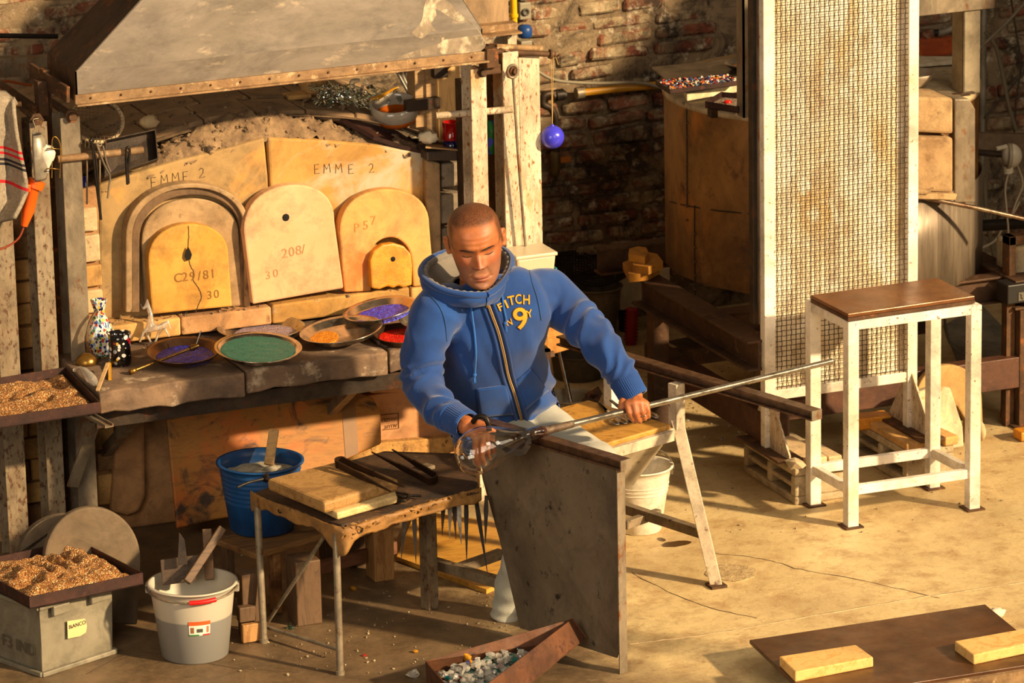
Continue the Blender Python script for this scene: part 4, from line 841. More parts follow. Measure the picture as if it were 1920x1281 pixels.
# plastic buckets
def bucket_profile(rt, rb, h, lip=.008, th=.003):
    return [(0, 0), (rb*.96, 0), (rb, .004), (rb+(rt-rb)*.9, h*.9), (rt, h), (rt+lip, h), (rt+lip, h+.004), (rt-th, h+.004), (rb+(rt-rb)*.9-th, h*.9), (rb-th, .008), (0, .008)]
def bucket(name, loc, rt, rb, h, mat, label, ribs=0, group=None):
    B = thing(name, loc, label, 'bucket', group); g = G(); pr = bucket_profile(rt, rb, h)
    if ribs:
        k = []
        for i in range(ribs): z = h*(.45+.5*i/ribs); r = rb+(rt-rb)*z/h; k += [(r, z), (r+.002, z+.004), (r, z+.008)]
        pr = pr[:3]+k+pr[4:]
    g.lathe(pr, loc, 56); g.build('body', mat, B); return B
def mat_two(name, a, b, z, rough=.4):
    t = NT(name); sx = t.N('ShaderNodeSeparateXYZ'); t.l(t.tc.outputs['Object'], sx.inputs[0])
    k = t.ramp(sx.outputs[2], [(z-.001, 0.), (z+.001, 1.)]); v = t.coords()
    t.set(**{'Base Color': t.mix(t.noise(v, 8), t.mix(k, a, b), t.mix(k, b, a), 'MIX') if False else t.mix(k, a, b), 'Roughness': rough, 'Subsurface Weight': .05}); return t.m
c = fz(366, 1226, 0); h = .215; gb = bucket('plastic_bucket', c, .122, .096, h, mat_two('water_stained_bucket', '7d7b76', 'b3aa99', .128), 'grey plastic bucket half full of water with a red grip on its wire handle')
def bail(B, c, rt, z, side, mat, dirv, drop=0.0, r=.003, ang=0):
    x = V(dirv).normalized(); y = V((-x.y, x.x, 0))*side; g = G(); pts = []
    for i in range(17): a = math.pi*i/16; pts.append(c+V((0, 0, z))+x*(math.cos(a)*(rt+.006))+y*(math.sin(a)*(rt+.006)*math.cos(ang))+V((0, 0, math.sin(a)*(rt)*math.sin(ang)-drop*math.sin(a))))
    g.tube(pts, r, 8); o = g.build('bail', mat, B); return pts
pts = bail(gb, c, .126, h-.004, -1, steel_worn, CRh, .012)
g = G(); g.tube(pts[8:13][::-1] if False else pts[5:9], .007, 10); g.build('grip', plain('red_plastic_grip', 'c2120c', .4), gb)
for s in (-1, 1):
    g = G(); g.box(c+CRh*(s*.127)+V((0, 0, h-.012)), (.014, .03, .026), Matrix((CRh, CFh, Z3)).transposed()); g.build('ear', plain('ear_plastic', 'a39b8c', .4), gb, bev=.003)
# label sticker wrapped on the bucket
def wrap(c, px0, px1, pz0, pz1, rf, off=.0008, n=8):
    g = G(); P = []
    for i in range(n+1):
        a = px0+(px1-px0)*i/n
        for z in (pz0, pz1): r = rf(z)+off; P.append(c+CRh*(math.sin(a)*r)-CFh*(math.cos(a)*r)+V((0, 0, z)))
    g.add(P, [(2*i, 2*i+2, 2*i+3, 2*i+1) for i in range(n)], True); return g
rfb = lambda z: .096+.026*z/h
for nm, a0, a1, z0, z1, col in [('label', -.06, .5, .092, .136, 'd9d2c4'), ('label_band', -.06, .5, .124, .136, 'c9501c'), ('label_stripe', -.06, .2, .092, .096, '2f7a3a'), ('label_stripe', .3, .5, .092, .096, 'b8261c'), ('barcode', .14, .3, .102, .113, '4a463f'), ('label_mark', .4, .46, .1, .12, 'c86a4a'), ('label_mark', -.02, .07, .1, .118, '8a5a3a')]:
    wrap(c, a0, a1, z0, z1, rfb, .0008 if nm == 'label' else .0014).build(nm, plain(nm+col, col, .6), gb)
wd_dark = wood('dark_wet_wood', '33261b', '4d3a29', 6, rough=.7); wd_mid = wood('brown_wood', '453120', '5f452c', 6, dark='3a281a'); wd_lt = wood('light_wood', '94703f', 'b88f57', 5)
g = G(); g.hexa([fz(x, y, z)+o for (x, y, z) in [(308, 1100, .12), (372, 1100, .12)] for o in (V(), CFh*.012)][:0] or [fd(x, y, 12.95+d) for d in (0, .02) for x, y in [(304, 1098), (366, 1090), (374, 1040), (300, 1050)]]); g.build('wooden_paddle', wd_dark, label='dark wet wooden paddle standing in the grey water bucket', cat='paddle', bev=.003, group='wooden tools in the grey bucket')
g = G(); g.beam(fd(350, 1092, 12.9), fd(417, 990, 12.98), .024, .016, CFh); g.build('paddle_handle', wd_mid, label='long slanting brown wooden handle standing in the grey bucket', cat='handle', bev=.003)
g = G(); g.beam(fd(393, 1088, 13.0), fd(388, 992, 13.02), .026, .014, CFh); g.build('wooden_batten', wood('tan_wood', '5a4026', '6f5234', 5), label='upright wooden batten at the back of the grey bucket', cat='batten', bev=.002)
g = G(); g.hexa([fd(x, y, 12.92+d) for d in (0, .008) for x, y in [(333, 1060), (352, 1058), (346, 1012), (336, 998)]]); g.build('scraper', steel_dark, label='pointed grey steel blade sticking out of the grey bucket', cat='scraper')
zb = .218; c = fz(492, 990, zb); h = .205
bb = bucket('plastic_bucket', c, .122, .095, h, grunge('blue_bucket_plastic', '0a3566', '0f477e', 5, .38, spots='5a7a9a', sp_scale=60, sp_t=.68, bump=.04), 'dark blue ribbed plastic bucket of pale powder on the low wooden stand', 7)
g = G(); g.grid(lambda u, w: c+V((math.cos(u*2*math.pi)*.112*w, math.sin(u*2*math.pi)*.112*w, h*.82+.012*NZ.noise(V((math.cos(u*6.28)*w*3, math.sin(u*6.28)*w*3, 2)))+(1-w)*.012)), 40, 12, cu=True); g.build('pale_powder', grunge('grey_powder', '8f8674', 'b5ab97', 20, .95, bump=.6), kind='stuff', label='pale grey powder inside the dark blue bucket', cat='powder')
q = (c-CC).dot(CF); g = G(); g.beam(fd(504, 872, q-.02), fd(514, 806, q-.0), .03, .026, CFh); g.build('wooden_stick', wd_lt, label='short square wooden stick standing in the dark blue bucket', cat='stick', bev=.004)
# low wooden stands
def stand_block(px0, px1, yb, zt, dep, mat, parent, name='leg', zb=0, tilt=0):
    a = fz(px0, yb, zb); b = fz(px1, yb, zb); x = CRh; w = (b-a).dot(CRh); g = G(); ctr = (a+b)/2
    M = Matrix((X3, Y3, Z3)).transposed(); w2 = w/1.25
    g.box(ctr+CFh*dep*.3+V((0, 0, (zt-zb)/2)), (w2, dep, zt-zb), M); return g.build(name, mat, parent, bev=.004)
pl = wood('old_plank', '6a4a2a', '8a6438', 4, st=(1, 7, 7), dark='3d2a1a', dark_t=.58); blk = wood('dark_beam_end', '43301f', '60462d', 4, st=(6, 6, 1), dark='2c1a10'); blk2 = wood('pale_split_wood', '83592f', 'a97d49', 4, st=(6, 6, 1), dark='5a3418', dark_t=.55)
W1 = thing('wooden_stand', fz(510, 1120, 0), 'low stand of dark beam ends and an old plank carrying the blue bucket', 'stand', 'low wooden stands')
def plank_px(P, z, th, mat, parent, name='top_plank'): g = G(); g.prism([fz(x, y, z-th) for x, y in P], (0, 0, th)); return g.build(name, mat, parent, bev=.003, split=1)
plank_px([(404, 1022), (480, 1050), (610, 1010), (545, 985)], .215, .018, pl, W1)
stand_block(446, 492, 1196, .197, .05, blk, W1); stand_block(540, 602, 1170, .197, .09, blk, W1); stand_block(508, 528, 1150, .197, .05, blk2, W1); stand_block(418, 440, 1120, .197, .05, blk, W1)
g = G(); g.box(fz(456, 1195, .0)+V((0, -.035, .085)), (.05, .03, .045)); g.build('cleat', blk, W1, bev=.003)
g = G(); g.box(fz(466, 1198, .0)+V((0, -.03, .03)), (.06, .02, .055)); g.build('cleat', blk2, W1, bev=.003)
W2 = thing('wooden_stand', fz(680, 1080, 0), 'second low wooden stand under the tool table, a brown rail across its pale split legs', 'stand', 'low wooden stands')
stand_block(688, 738, 1088, .16, .08, blk2, W2); stand_block(650, 684, 1062, .16, .06, blk, W2); stand_block(600, 630, 1050, .16, .06, blk, W2)
g = G(); g.beam(fz(595, 1062, .07)+CFh*-.02, fz(742, 1022, .07)+CFh*-.02, .02, .04); g.build('rail', wood('red_brown_board', '55301b', '70452a', 5), W2, bev=.003)
plank_px([(585, 1000), (640, 1020), (750, 985), (700, 968)], .165, .014, pl, W2)
# scorched board leaning below the hearth
def mat_scorch():
    t = NT('scorched_plywood'); v = t.coords((2, 9, 9), rand=False, rot=(0, .15, 0)); n = t.noise(v, 3, 8, .7, 1)
    col = t.ramp(n, [(.3, '7d5117'), (.5, '9c661f'), (.7, '663d12')]); v2 = t.coords(rand=False)
    col = t.mix(t.ramp(t.noise(v2, 7, 6, .6, .7), [(.47, 0.), (.62, .85)]), col, 'b05c12')
    col = t.mix(t.ramp(t.noise(v2, 9, 7, .65, 1.2), [(.52, 0.), (.64, .95)]), col, '2a1a0e')
    t.set(**{'Base Color': col, 'Roughness': .6}); t.bump(n, .3, .004); return t.m
BO = standing([(332, 992), (312, 786), (450, 752), (610, 716), (642, 722), (700, 746), (714, 772), (716, 832), (640, 866), (560, 905), (560, 950), (400, 975)], .8, 0, .014, .3, 'leaning_board', mat_scorch(), 'scorched orange plywood board with dark burns leaning under the hearth', 'board')
n = V((0, 1, -.3)).normalized(); p0 = V((0, .7985, 0)); g = G(); g.prism([fp(x, y, p0, n) for x, y in [(638, 722), (665, 733), (672, 850), (648, 860)]], n*.001); o = g.build('tape_strip', plain('brown_tape', '7a5630', .4), None); o.parent = BO; o.location = root_of(o)-root_of(BO)
# ------------------------------------------------------------------ gaffer's bench
zr = .634; bd = V((.33, -.944, 0)).normalized(); ba = V((-bd.y, bd.x, 0))
BEN = thing('glassblower_bench', (.05, -.2, 0), "steel glassblower's bench with two long rails, a grimy shield sheet and a wooden seat", 'bench')
Lf, Lb = fz(1172, 862, zr), fz(886, 780, zr); Rf, Rb = fz(1530, 769, zr), fz(1178, 664, zr)
rail_m = grunge('worn_brown_rail', '4a3322', '6f5038', 9, .4, .4, spots='96765a', sp_scale=30, sp_t=.62, bump=.12, st=(3, 3, 3))
Lb = Lb-bd*.1; Rb = Rb-bd*.3
ch = [(-.016, -.02), (.016, -.02), (.016, -.004), (.010, -.004), (.010, -.014), (-.010, -.014), (-.010, -.004), (-.016, -.004)]
for a, b in ((Lb, Lf), (Rb, Rf)):
    g = G(); g.profile(a, b, [(-.02, -.03), (.02, -.03), (.02, -.024), (.006, -.024), (.006, -.006), (.02, -.006), (.02, 0), (-.02, 0), (-.02, -.006), (-.006, -.006), (-.006, -.024), (-.02, -.024)]); g.build('rail', rail_m, BEN, bev=.0015)
    g = G(); g.prism([b+ba*s+V((0, 0, z))+bd*.0 for s, z in ((-.02, -.03), (.02, -.03), (.02, 0), (-.02, 0))], bd*.004); g.build('rail_cap', steel_worn, BEN)
# shield sheet under the left rail, with its angle post at the front
sh_m = grunge('grimy_shield_sheet', '5f5140', '7a6a54', 3, .6, .1, spots='2a2119', sp_scale=26, sp_t=.6, sp_w=.08, bump=.12, st=(1, 1, .8), spots2='6d6050', sp2_t=.6, sp2_scale=7)
# plane through the left rail line
nsh = ba.copy(); p0 = Lf-V((0, 0, .03))
shp = [fp(888, 800, p0, nsh)*0+Lb+bd*.1-V((0, 0, .03))]+[fp(x, y, p0, nsh) for x, y in [(905, 900), (936, 1010), (975, 1178), (1100, 1216), (1156, 1234), (1160, 1222)]]+[Lf-bd*.02-V((0, 0, .03))]
g = G(); g.prism(shp, ba*.004); g.build('shield_sheet', sh_m, BEN, split=1)
g = G(); a = fp(1046, 845, p0-ba*.004, nsh); g.bb((-.006, -.002, -.02), (.006, .002, .02)); M = Matrix((bd, ba, Z3)).transposed(); g.v = [a+M @ v for v in g.v]; g.build('slot', plain('dark_slot', '17110c', .8), BEN)
foot = fz(1167, 1272, 0)
def barz(a, b, w, d, mat, name, parent, dirx=None):
    g = G(); g.beam(a, b, w, d, dirx if dirx is not None else ba); return g.build(name, mat, parent, bev=.002)
lf = Lf-bd*.03; g = G(); x0 = V((foot.x, foot.y, 0)); g.profile(V((lf.x, lf.y, 0)), V((lf.x, lf.y, zr-.03)), [(-.014, -.014), (.016, -.014), (.016, -.010), (-.010, -.010), (-.010, .016), (-.014, .016)], up=-bd); g.build('leg', steel_worn, BEN, bev=.001)
# right rail post, splayed leg, feet
wp = grunge('chipped_pale_paint', 'b7a48a', 'd6c6ac', 8, .6, spots='6b4a2c', sp_scale=45, sp_t=.6, bump=.2)
Rp = fz(1268, 700, zr); jn = V((Rp.x, Rp.y, .475))
barz(jn-V((0, 0, .01)), V((Rp.x, Rp.y, zr-.03)), .036, .036, wp, 'rail_post', BEN); barz(fz(1343, 1098, 0), jn+V((0, 0, .02)), .036, .034, wp, 'leg', BEN, CFh)
g = G(); g.box(fz(1343, 1100, 0)+V((0, 0, .004)), (.05, .05, .008)); g.build('foot_plate', rust, BEN)
# rear post of the right rail, seen behind the hand (white)
rq = fz(1146, 655, zr); barz(V((rq.x, rq.y, 0)), V((rq.x, rq.y, zr-.03)), .036, .036, steel_white, 'rail_post', BEN)
# seat frame + wooden seat plank
sz = .487; s1 = V((Rp.x, Rp.y, 0))+ba*-.02-bd*.0; fr = fz(1258, 796, sz); fl = fr-ba*.47; br_ = fr-bd*.36; bl_ = fl-bd*.36
SEAT = [fr, br_, bl_, fl]
g = G(); g.prism([V((p.x, p.y, sz-.016)) for p in SEAT][::-1], (0, 0, .016))
seat_m = wood('golden_seat_wood', '9a6a24', 'c08c3c', 3.2, st=(3, 3, 3), dark='5a3818', dark_t=.57, dark_scale=5, rough=.5)
g.build('seat_plank', seat_m, BEN, bev=.004, split=1)
dz = V((0, 0, -.03)); g = G()
g.profile(fr+dz+ba*.0, fl+dz, [(-.016, -.018), (.016, -.018), (.016, .014), (-.016, .014)]); g.build('seat_rail', wp, BEN, bev=.002)
g = G(); g.beam(br_+dz, bl_+dz, .03, .03); g.build('seat_rail', wp, BEN, bev=.002)
g = G(); g.beam(fr+dz, br_+dz, .03, .03); g.build('seat_rail', wp, BEN, bev=.002)
# grey trough hung below the seat front
tr = grunge('dusty_zinc', '8d7f68', 'aa9b80', 6, .5, .3, spots='6a5b45', sp_scale=25, sp_t=.6, bump=.1)
A0, A1 = fr+dz*1.6-ba*.02, fr+dz*1.6-ba*.22; g = G(); dn = V((0, 0, -.13)); bk = -bd*.14
g.hexa([A1+dn-ba*.0+bk*.4, A0+dn-ba*.08+bk*.4, A0+dn-ba*.08+bk*.9, A1+dn+bk*.9, A1, A0, A0+bk*1.4, A1+bk*1.4]); g.build('trough', tr, BEN, bev=.003)
# lower bars and the middle leg by the tool table
lowm = grunge('worn_bench_bar', '6f5f4b', '8f7d63', 8, .6, .2, spots='4a3623', sp_scale=30, sp_t=.58, bump=.2)
ml = fz(806, 1140, 0); barz(ml, V((ml.x, ml.y, .44)), .038, .038, steel_old, 'leg', BEN)
q1 = fz(812, 1055, .105); q2 = fz(962, 1100, .105)
barz(q1, q2, .03, .03, lowm, 'stretcher', BEN, Z3); barz(fz(862, 1066, .105), fz(940, 1038, .105), .028, .028, lowm, 'stretcher', BEN, Z3)
z_ = .14; barz(fz(1170, 952, z_), fz(1318, 1000, z_), .026, .03, lowm, 'stretcher', BEN, Z3); barz(fz(1170, 985, z_-.01), fz(1235, 962, z_-.01), .024, .026, lowm, 'stretcher', BEN, Z3)
# ------------------------------------------------------------------ tool table at the gaffer's right hand
TT = thing('tool_table', fz(640, 1150, 0), 'rough tool table on thin steel legs, its paper-wrapped top stained and torn', 'table')
tz = .43; top = [(472, 925), (640, 985), (900, 918), (890, 880), (860, 850), (720, 845), (560, 890)]
paper = grunge('brown_wrapping', '80582a', 'a0753c', 8, .6, spots='5a3a1c', sp_scale=14, sp_t=.6, bump=.3); soot = grunge('charred_table_top', '2b1d12', '5a3c1f', 7, .8, spots='8a6232', sp_scale=16, sp_t=.6, bump=.7, bscale=40)
TP_ = [fz(x, y, tz) for x, y in top]; g = G(); g.prism([p-V((0, 0, .02)) for p in TP_], (0, 0, .02)); g.jitter(.003, 20); g.build('table_top', soot, TT, split=1, bev=.004)
# wrapped apron: crumpled paper skirt along the two visible sides
ap = spline([fz(x, y, tz)+V((0, 0, .004)) for x, y in [(470, 922), (500, 938), (560, 960), (640, 990), (700, 975), (800, 945), (902, 916)]], 10)
def apf(u, w):
    i = u*(len(ap)-1); a = int(min(i, len(ap)-2)); p = ap[a].lerp(ap[a+1], i-a); n = NZ.noise(V((u*30, w*2, 1))); out = -CFh*(.006+.006*n)
    droop = .036+.012*NZ.noise(V((u*14, 0, 5)))+(.05*math.exp(-((u-.5)/.05)**2))+(.02*math.exp(-((u-.02)/.04)**2))
    return p+out*(1 if w > .1 else .2)+V((0, 0, -droop*w+.003*NZ.noise(V((u*50, w*6, 9)))))
g = G(); g.grid(apf, 110, 8); o = g.build('paper_apron', paper, TT); m = o.modifiers.new('s', 'SOLIDIFY'); m.thickness = .002
g = G()
for i in range(110):
    u = R0.uniform(.5, 1); p = apf(u, R0.uniform(0, .5)); q = V((R0.uniform(-1, 1), R0.uniform(-1, 1), R0.uniform(-.5, .6)))*.012; r_ = V((R0.uniform(-1, 1), R0.uniform(-1, 1), R0.uniform(-.6, .3)))*.01; g.prism([p, p+q, p+q+r_, p+r_*.8], (0, 0, .0015))
g.build('torn_scraps', paper, TT, kind='stuff')
leg_m = grunge('grimy_tube_leg', '6f6250', '94866f', 8, .5, .3, spots='5a3a20', sp_scale=22, sp_t=.58, bump=.15)
f1, f2 = fz(495, 1205, 0), fz(638, 1265, 0)
for f, (tx, ty) in ((f1, (482, 940)), (f2, (630, 1000))):
    t_ = fz(tx, ty, tz-.02); g = G(); g.tube([f, V((t_.x, t_.y, tz-.02)) if False else t_], .0105, 12); g.tube([f, f+V((0, 0, .012))], .013, 12); g.build('leg', leg_m, TT)
g = G(); g.tube([fz(499, 1176, .03), fz(640, 1220, .03)], .006, 8); g.build('stretcher', leg_m, TT)
g = G(); g.tube([fz(503, 1165, .035), fz(612, 1000, .36)], .006, 8); g.build('brace', leg_m, TT)
g = G()
for x, y in [(533, 952), (704, 963)]: p = apf(.25 if x < 600 else .6, .5)-CFh*.006; g.tube(spline([p+V((-.008, 0, .006)), p+V((-.006, 0, -.004)), p+V((.006, 0, -.004)), p+V((.01, 0, .008))], 4), .002, 6)
g.build('staples', iron, TT, kind='stuff')
g = G(); a = fz(445, 914, tz+.01); b = fz(500, 897, tz+.02); g.tube(spline([a, a.lerp(b, .4)+V((0, 0, .004)), b], 4), .004, 8); g.chunk(b, .02, .4); g.build('iron_scrap', iron, label='bent dark iron scrap poking out at the left corner of the tool table', cat='iron scrap')
# boards lying on the table
bz = tz+.006
wb1 = wood('worn_buff_board', '84602f', 'a07a46', 4, st=(5, 5, 5), dark='6f4d2a', dark_t=.58, rough=.7)
def board_px(P, z, th, mat, label, name='wooden_board', bev=.006, grp=None): g = G(); g.prism([fz(x, y, z+th)-V((0, 0, th)) for x, y in P], (0, 0, th)); return g.build(name, mat, label=label, cat='board', bev=bev, split=1, group=grp)
board_px([(560, 926), (632, 962), (745, 930), (735, 900), (640, 895)], bz, .022, wood('pale_batten', 'b89a64', 'd2b680', 4, st=(5, 5, 5), dark='8a6636'), 'pale narrow board under the thick buff board on the tool table')
board_px([(500, 897), (608, 942), (748, 898), (650, 860)], bz+.022, .036, wb1, 'thick buff wooden board with rounded corners on top of the tool table', bev=.01)
# jacks (spring tongs) lying on the table
def jacks(p_tip1, p_tip2, p_bow, bw, dep, label, mat=iron_brown):
    J = thing('jacks', fd(p_bow[0], p_bow[1], dep), label, 'jacks', 'spring jacks of the glassblower'); b = V(fd(p_bow[0], p_bow[1], dep)); t1 = V(fd(p_tip1[0], p_tip1[1], p_tip1[2])); t2 = V(fd(p_tip2[0], p_tip2[1], p_tip2[2]))
    d = ((t1+t2)/2-b).normalized(); s = (t1-t2); s = (s-d*s.dot(d)); s = s.normalized() if s.length > 1e-4 else Z3.copy(); u = d.cross(s).normalized()
    for t, sg in ((t1, 1), (t2, -1)):
        a = b+s*sg*bw; g = G(); mid = a.lerp(t, .5)
        for (A, B, w1, w2, t1_, t2_) in ((a, mid, .024, .02, .004, .005), (mid, t, .015, .003, .006, .003)):
            g.hexa([A-u*w1/2-s*t1_/2, A+u*w1/2-s*t1_/2, A+u*w1/2+s*t1_/2, A-u*w1/2+s*t1_/2, B-u*w2/2-s*t2_/2, B+u*w2/2-s*t2_/2, B+u*w2/2+s*t2_/2, B-u*w2/2+s*t2_/2])
        g.build('blade', mat, J, split=1)
    g = G(); n = 10; P = []
    arc = [b+s*(bw*math.cos(math.pi*i/n))-d*(bw*1.1*math.sin(math.pi*i/n)) for i in range(n+1)]
    for i in range(n): a, c = arc[i], arc[i+1]; o = (a-b).normalized()*.004; o2 = (c-b).normalized()*.004; g.hexa([a-u*.012, c-u*.012, c-u*.012+o2, a-u*.012+o, a+u*.012, c+u*.012, c+u*.012+o2, a+u*.012+o])
    g.build('spring_bow', mat, J, split=1); return J
w0 = (fz(700, 890, tz+.07)-CC).dot(CF)
jacks((757, 913, w0-.10), (733, 922, w0-.12), (639, 868, w0+.05), .013, w0+.05, 'long dark iron jacks lying slantwise across the thick buff board')
w0 = (fz(800, 880, tz+.03)-CC).dot(CF)
jacks((735, 843, w0+.1), (697, 848, w0+.1), (808, 896, w0-.05), .016, w0-.05, 'dark iron jacks with a rounded spring bow lying on the charred table top, points away')
g = G(); p = [fz(x, y, tz+.012) for x, y in [(728, 925), (752, 932), (772, 930), (790, 930)]]; g.tube(spline(p, 4), .004, 8); g.tube(spline([fz(x, y, tz+.014) for x, y in [(735, 936), (760, 940), (766, 928), (740, 924)]], 4), .0035, 8)
g.build('iron_shears', iron, label='small black iron shears by the thick buff board on the tool table', cat='shears')
# blades of jacks stuck through the table, hanging points down
for i, (x0, y0, x1, y1, mt, lb) in enumerate([(761, 955, 752, 1050, iron, 'thin dark blade left of the bench leg'), (776, 955, 780, 1056, iron, 'thin dark blade just behind the bench leg'), (832, 930, 829, 1005, iron_brown, 'short brown blade, first right of the bench leg'), (844, 930, 843, 1010, steel_worn, 'thin grey blade between two brown ones'), (850, 928, 855, 1012, iron_brown, 'brown blade beside the broad pale one'), (857, 926, 865, 1020, chrome, 'broad pale steel blade'), (874, 924, 875, 1055, iron, 'long black blade right of the pale one'), (890, 920, 914, 1075, iron, 'longest black blade, slanting outwards'), (912, 930, 910, 1020, iron, 'black blade beside the shield sheet')]):
    a = fz(x0, y0, tz-.02); w = (a-CC).dot(CF); b = fd(x1, y1, w); g = G(); s = CRh*.007 if i not in (5,) else CRh*.009; u = CFh*.004
    m = a.lerp(b, .3); g.hexa([a-s*.7-u, a+s*.7-u, a+s*.7+u, a-s*.7+u, m-s-u, m+s-u, m+s+u, m-s+u]); g.hexa([m-s-u, m+s-u, m+s+u, m-s+u, b-s*.1-u*.2, b+s*.1-u*.2, b+s*.1+u*.2, b-s*.1+u*.2])
    g.build('hanging_blade', mt, label=lb+' hanging points down under the tool table', cat='blade', group='blades hanging under the tool table', split=1)
# plywood sheet on the floor under the table
g = G(); g.prism([fz(x, y, 0.0) for x, y in [(744, 1052), (912, 1114), (1000, 1075), (960, 990), (780, 965)]], (0, 0, .014)); g.build('plywood_sheet', wood('pale_plywood', 'a9752a', 'c9963f', 3, st=(2, 9, 9), rough=.5), label='pale varnished plywood sheet lying on the floor under the tool table', cat='board', split=1)
# white bucket under the seat
c = fz(1200, 993, 0); wbk = bucket('enamel_bucket', c, .098, .066, .205, grunge('cream_enamel', 'd9cdb6', 'efe5d0', 4, .35, spots='8a6a44', sp_scale=40, sp_t=.7, bump=.05), 'cream enamel bucket on the floor behind the bench shield')
g = G()
for z in (.13, .142, .154): r = .066+.032*z/.205; g.tube([c+V((math.cos(a)*r, math.sin(a)*r, z)) for a in [i*math.pi/20 for i in range(40)]], .002, 6, closed=True)
g.build('rib', MATS['cream_enamel'], wbk, kind='stuff')
bail(wbk, c, .1, .195, 1, steel_worn, CRh, 0, .0025, .5)
for s in (-1, 1):
    g = G(); g.box(c+CRh*(s*.1)+V((0, 0, .195)), (.008, .02, .03), Matrix((CRh, CFh, Z3)).transposed()); g.build('ear', steel_worn, wbk)
# shears on the seat plank
def shears(px, label, z=.492):
    H = thing('shears', fz(px[0][0], px[0][1], z), label, 'shears', 'shears on the seat plank'); (tx, ty), (jx, jy), (hx, hy) = px
    t, j, h = fz(tx, ty, z), fz(jx, jy, z), fz(hx, hy, z); d = (h-j).normalized(); s = V((-d.y, d.x, 0)); db = (t-j).normalized(); sb = V((-db.y, db.x, 0))
    for sg in (-1, 1):
        g = G(); g.hexa([j-sb*sg*.006, j+sb*sg*.006, j+sb*sg*.006+V((0, 0, .004)), j-sb*sg*.006+V((0, 0, .004)), t+sb*sg*.001, t+sb*sg*.004, t+sb*sg*.004+V((0, 0, .004)), t+sb*sg*.001+V((0, 0, .004))]); g.build('blade', iron, H, split=1)
        L = (h-j).length; g = G(); g.tube(spline([j, j+d*L*.35+s*sg*.004, j+d*L*.55+s*sg*.02, j+d*L*.85+s*sg*.024, j+d*L+s*sg*.012, j+d*L*.85+s*sg*.004, j+d*L*.55+s*sg*.004], 5), .0036, 8); g.build('handle', chrome, H)
    g = G(); g.tube([j-V((0, 0, .001)), j+V((0, 0, .009))], .005, 10); g.build('pivot', steel_worn, H)
shears([(1123, 757), (1140, 775), (1166, 795)], 'steel shears with open loop handles on the seat plank, nearest the blowpipe')
shears([(1145, 752), (1165, 768), (1200, 790)], 'steel shears lying under the resting hand on the seat plank')
shears([(1160, 748), (1190, 765), (1224, 784)], 'steel shears with dark loops at the right end of the seat plank')
# rusty tray of cullet in front
zt = .085; A, B, C_, D = fz(797, 1250, zt), fz(1100, 1192, zt), fz(1076, 1158, zt), fz(800, 1232, zt)
rt = [fz(795, 1232, .09), fz(1076, 1158, .16), fz(1100, 1195, .16), fz(940, 1290, .09)]
rt_lo = [fz(800, 1300, 0), fz(1010, 1215, 0)]
rust_tr = grunge('orange_rust_tray', '4a2a16', '6b4022', 7, .7, .15, spots='3d1f14', sp_scale=14, sp_t=.56, bump=.25)
RT = thing('cullet_tray', fz(930, 1250, 0), 'rusty orange sheet tray of glass scrap on the floor in front of the bench shield', 'tray')
nrm_s = ba
def onsh(x, y, off): return fp(x, y, p0-ba*off, ba)
rim = [fz(797, 1240, .085), onsh(1074, 1160, .04), fz(905, 1290, .13), fz(846, 1296, .085)]
low = [fz(800, 1284, .003), onsh(1100, 1196, .012), fz(940, 1328, .05), fz(850, 1330, .003)]
g = G(); g.prism([low[0], low[3], low[2], low[1]], (0, 0, .003)); g.build('tray_floor', rust_tr, RT, split=1)
ctr = sum(low, V())/4
for i in range(4):
    a, b = low[i], low[(i+1) % 4]; c_, e_ = rim[(i+1) % 4], rim[i]; n = (b-a).cross(c_-a).normalized(); n = n*.003 if n.dot(ctr-a) > 0 else -n*.003
    g = G(); g.hexa([a, b, b+n, a+n, e_, c_, c_+n, e_+n]); g.build('tray_wall', rust_tr, RT, split=1)
def in_tray(u, w): return low[0].lerp(low[1], u).lerp(low[3].lerp(low[2], u), w)
cull = [clear, plain('teal_glass', '0f8a8a', .08, coat=.4), plain('navy_glass', '16226a', .08, coat=.4), plain('amber_chip', 'a8741c', .1), plain('red_chip', '8a1c12', .1), glass('aqua_glass', '9ad8d0', .03)]
for k, (m_, n_) in enumerate(zip(cull, (330, 9, 14, 8, 8, 60))):
    g = G()
    for i in range(n_):
        u, w = R0.uniform(.06, .66), R0.uniform(.08, .9); p = in_tray(u, w); g.chunk(p+V((0, 0, R0.uniform(.01, .06)*(1-abs(u-.3)))), R0.uniform(.006, .017), .45)
    g.build('glass_cullet', m_, kind='stuff', label=['clear glass scrap chips heaped in the rusty floor tray', 'teal glass lumps among the clear scrap in the rusty floor tray', 'navy blue glass chips in the rusty floor tray', 'amber glass chips in the rusty floor tray', 'dark red glass chips in the rusty floor tray', 'aqua glass chips in the rusty floor tray'][k], cat='glass scrap')
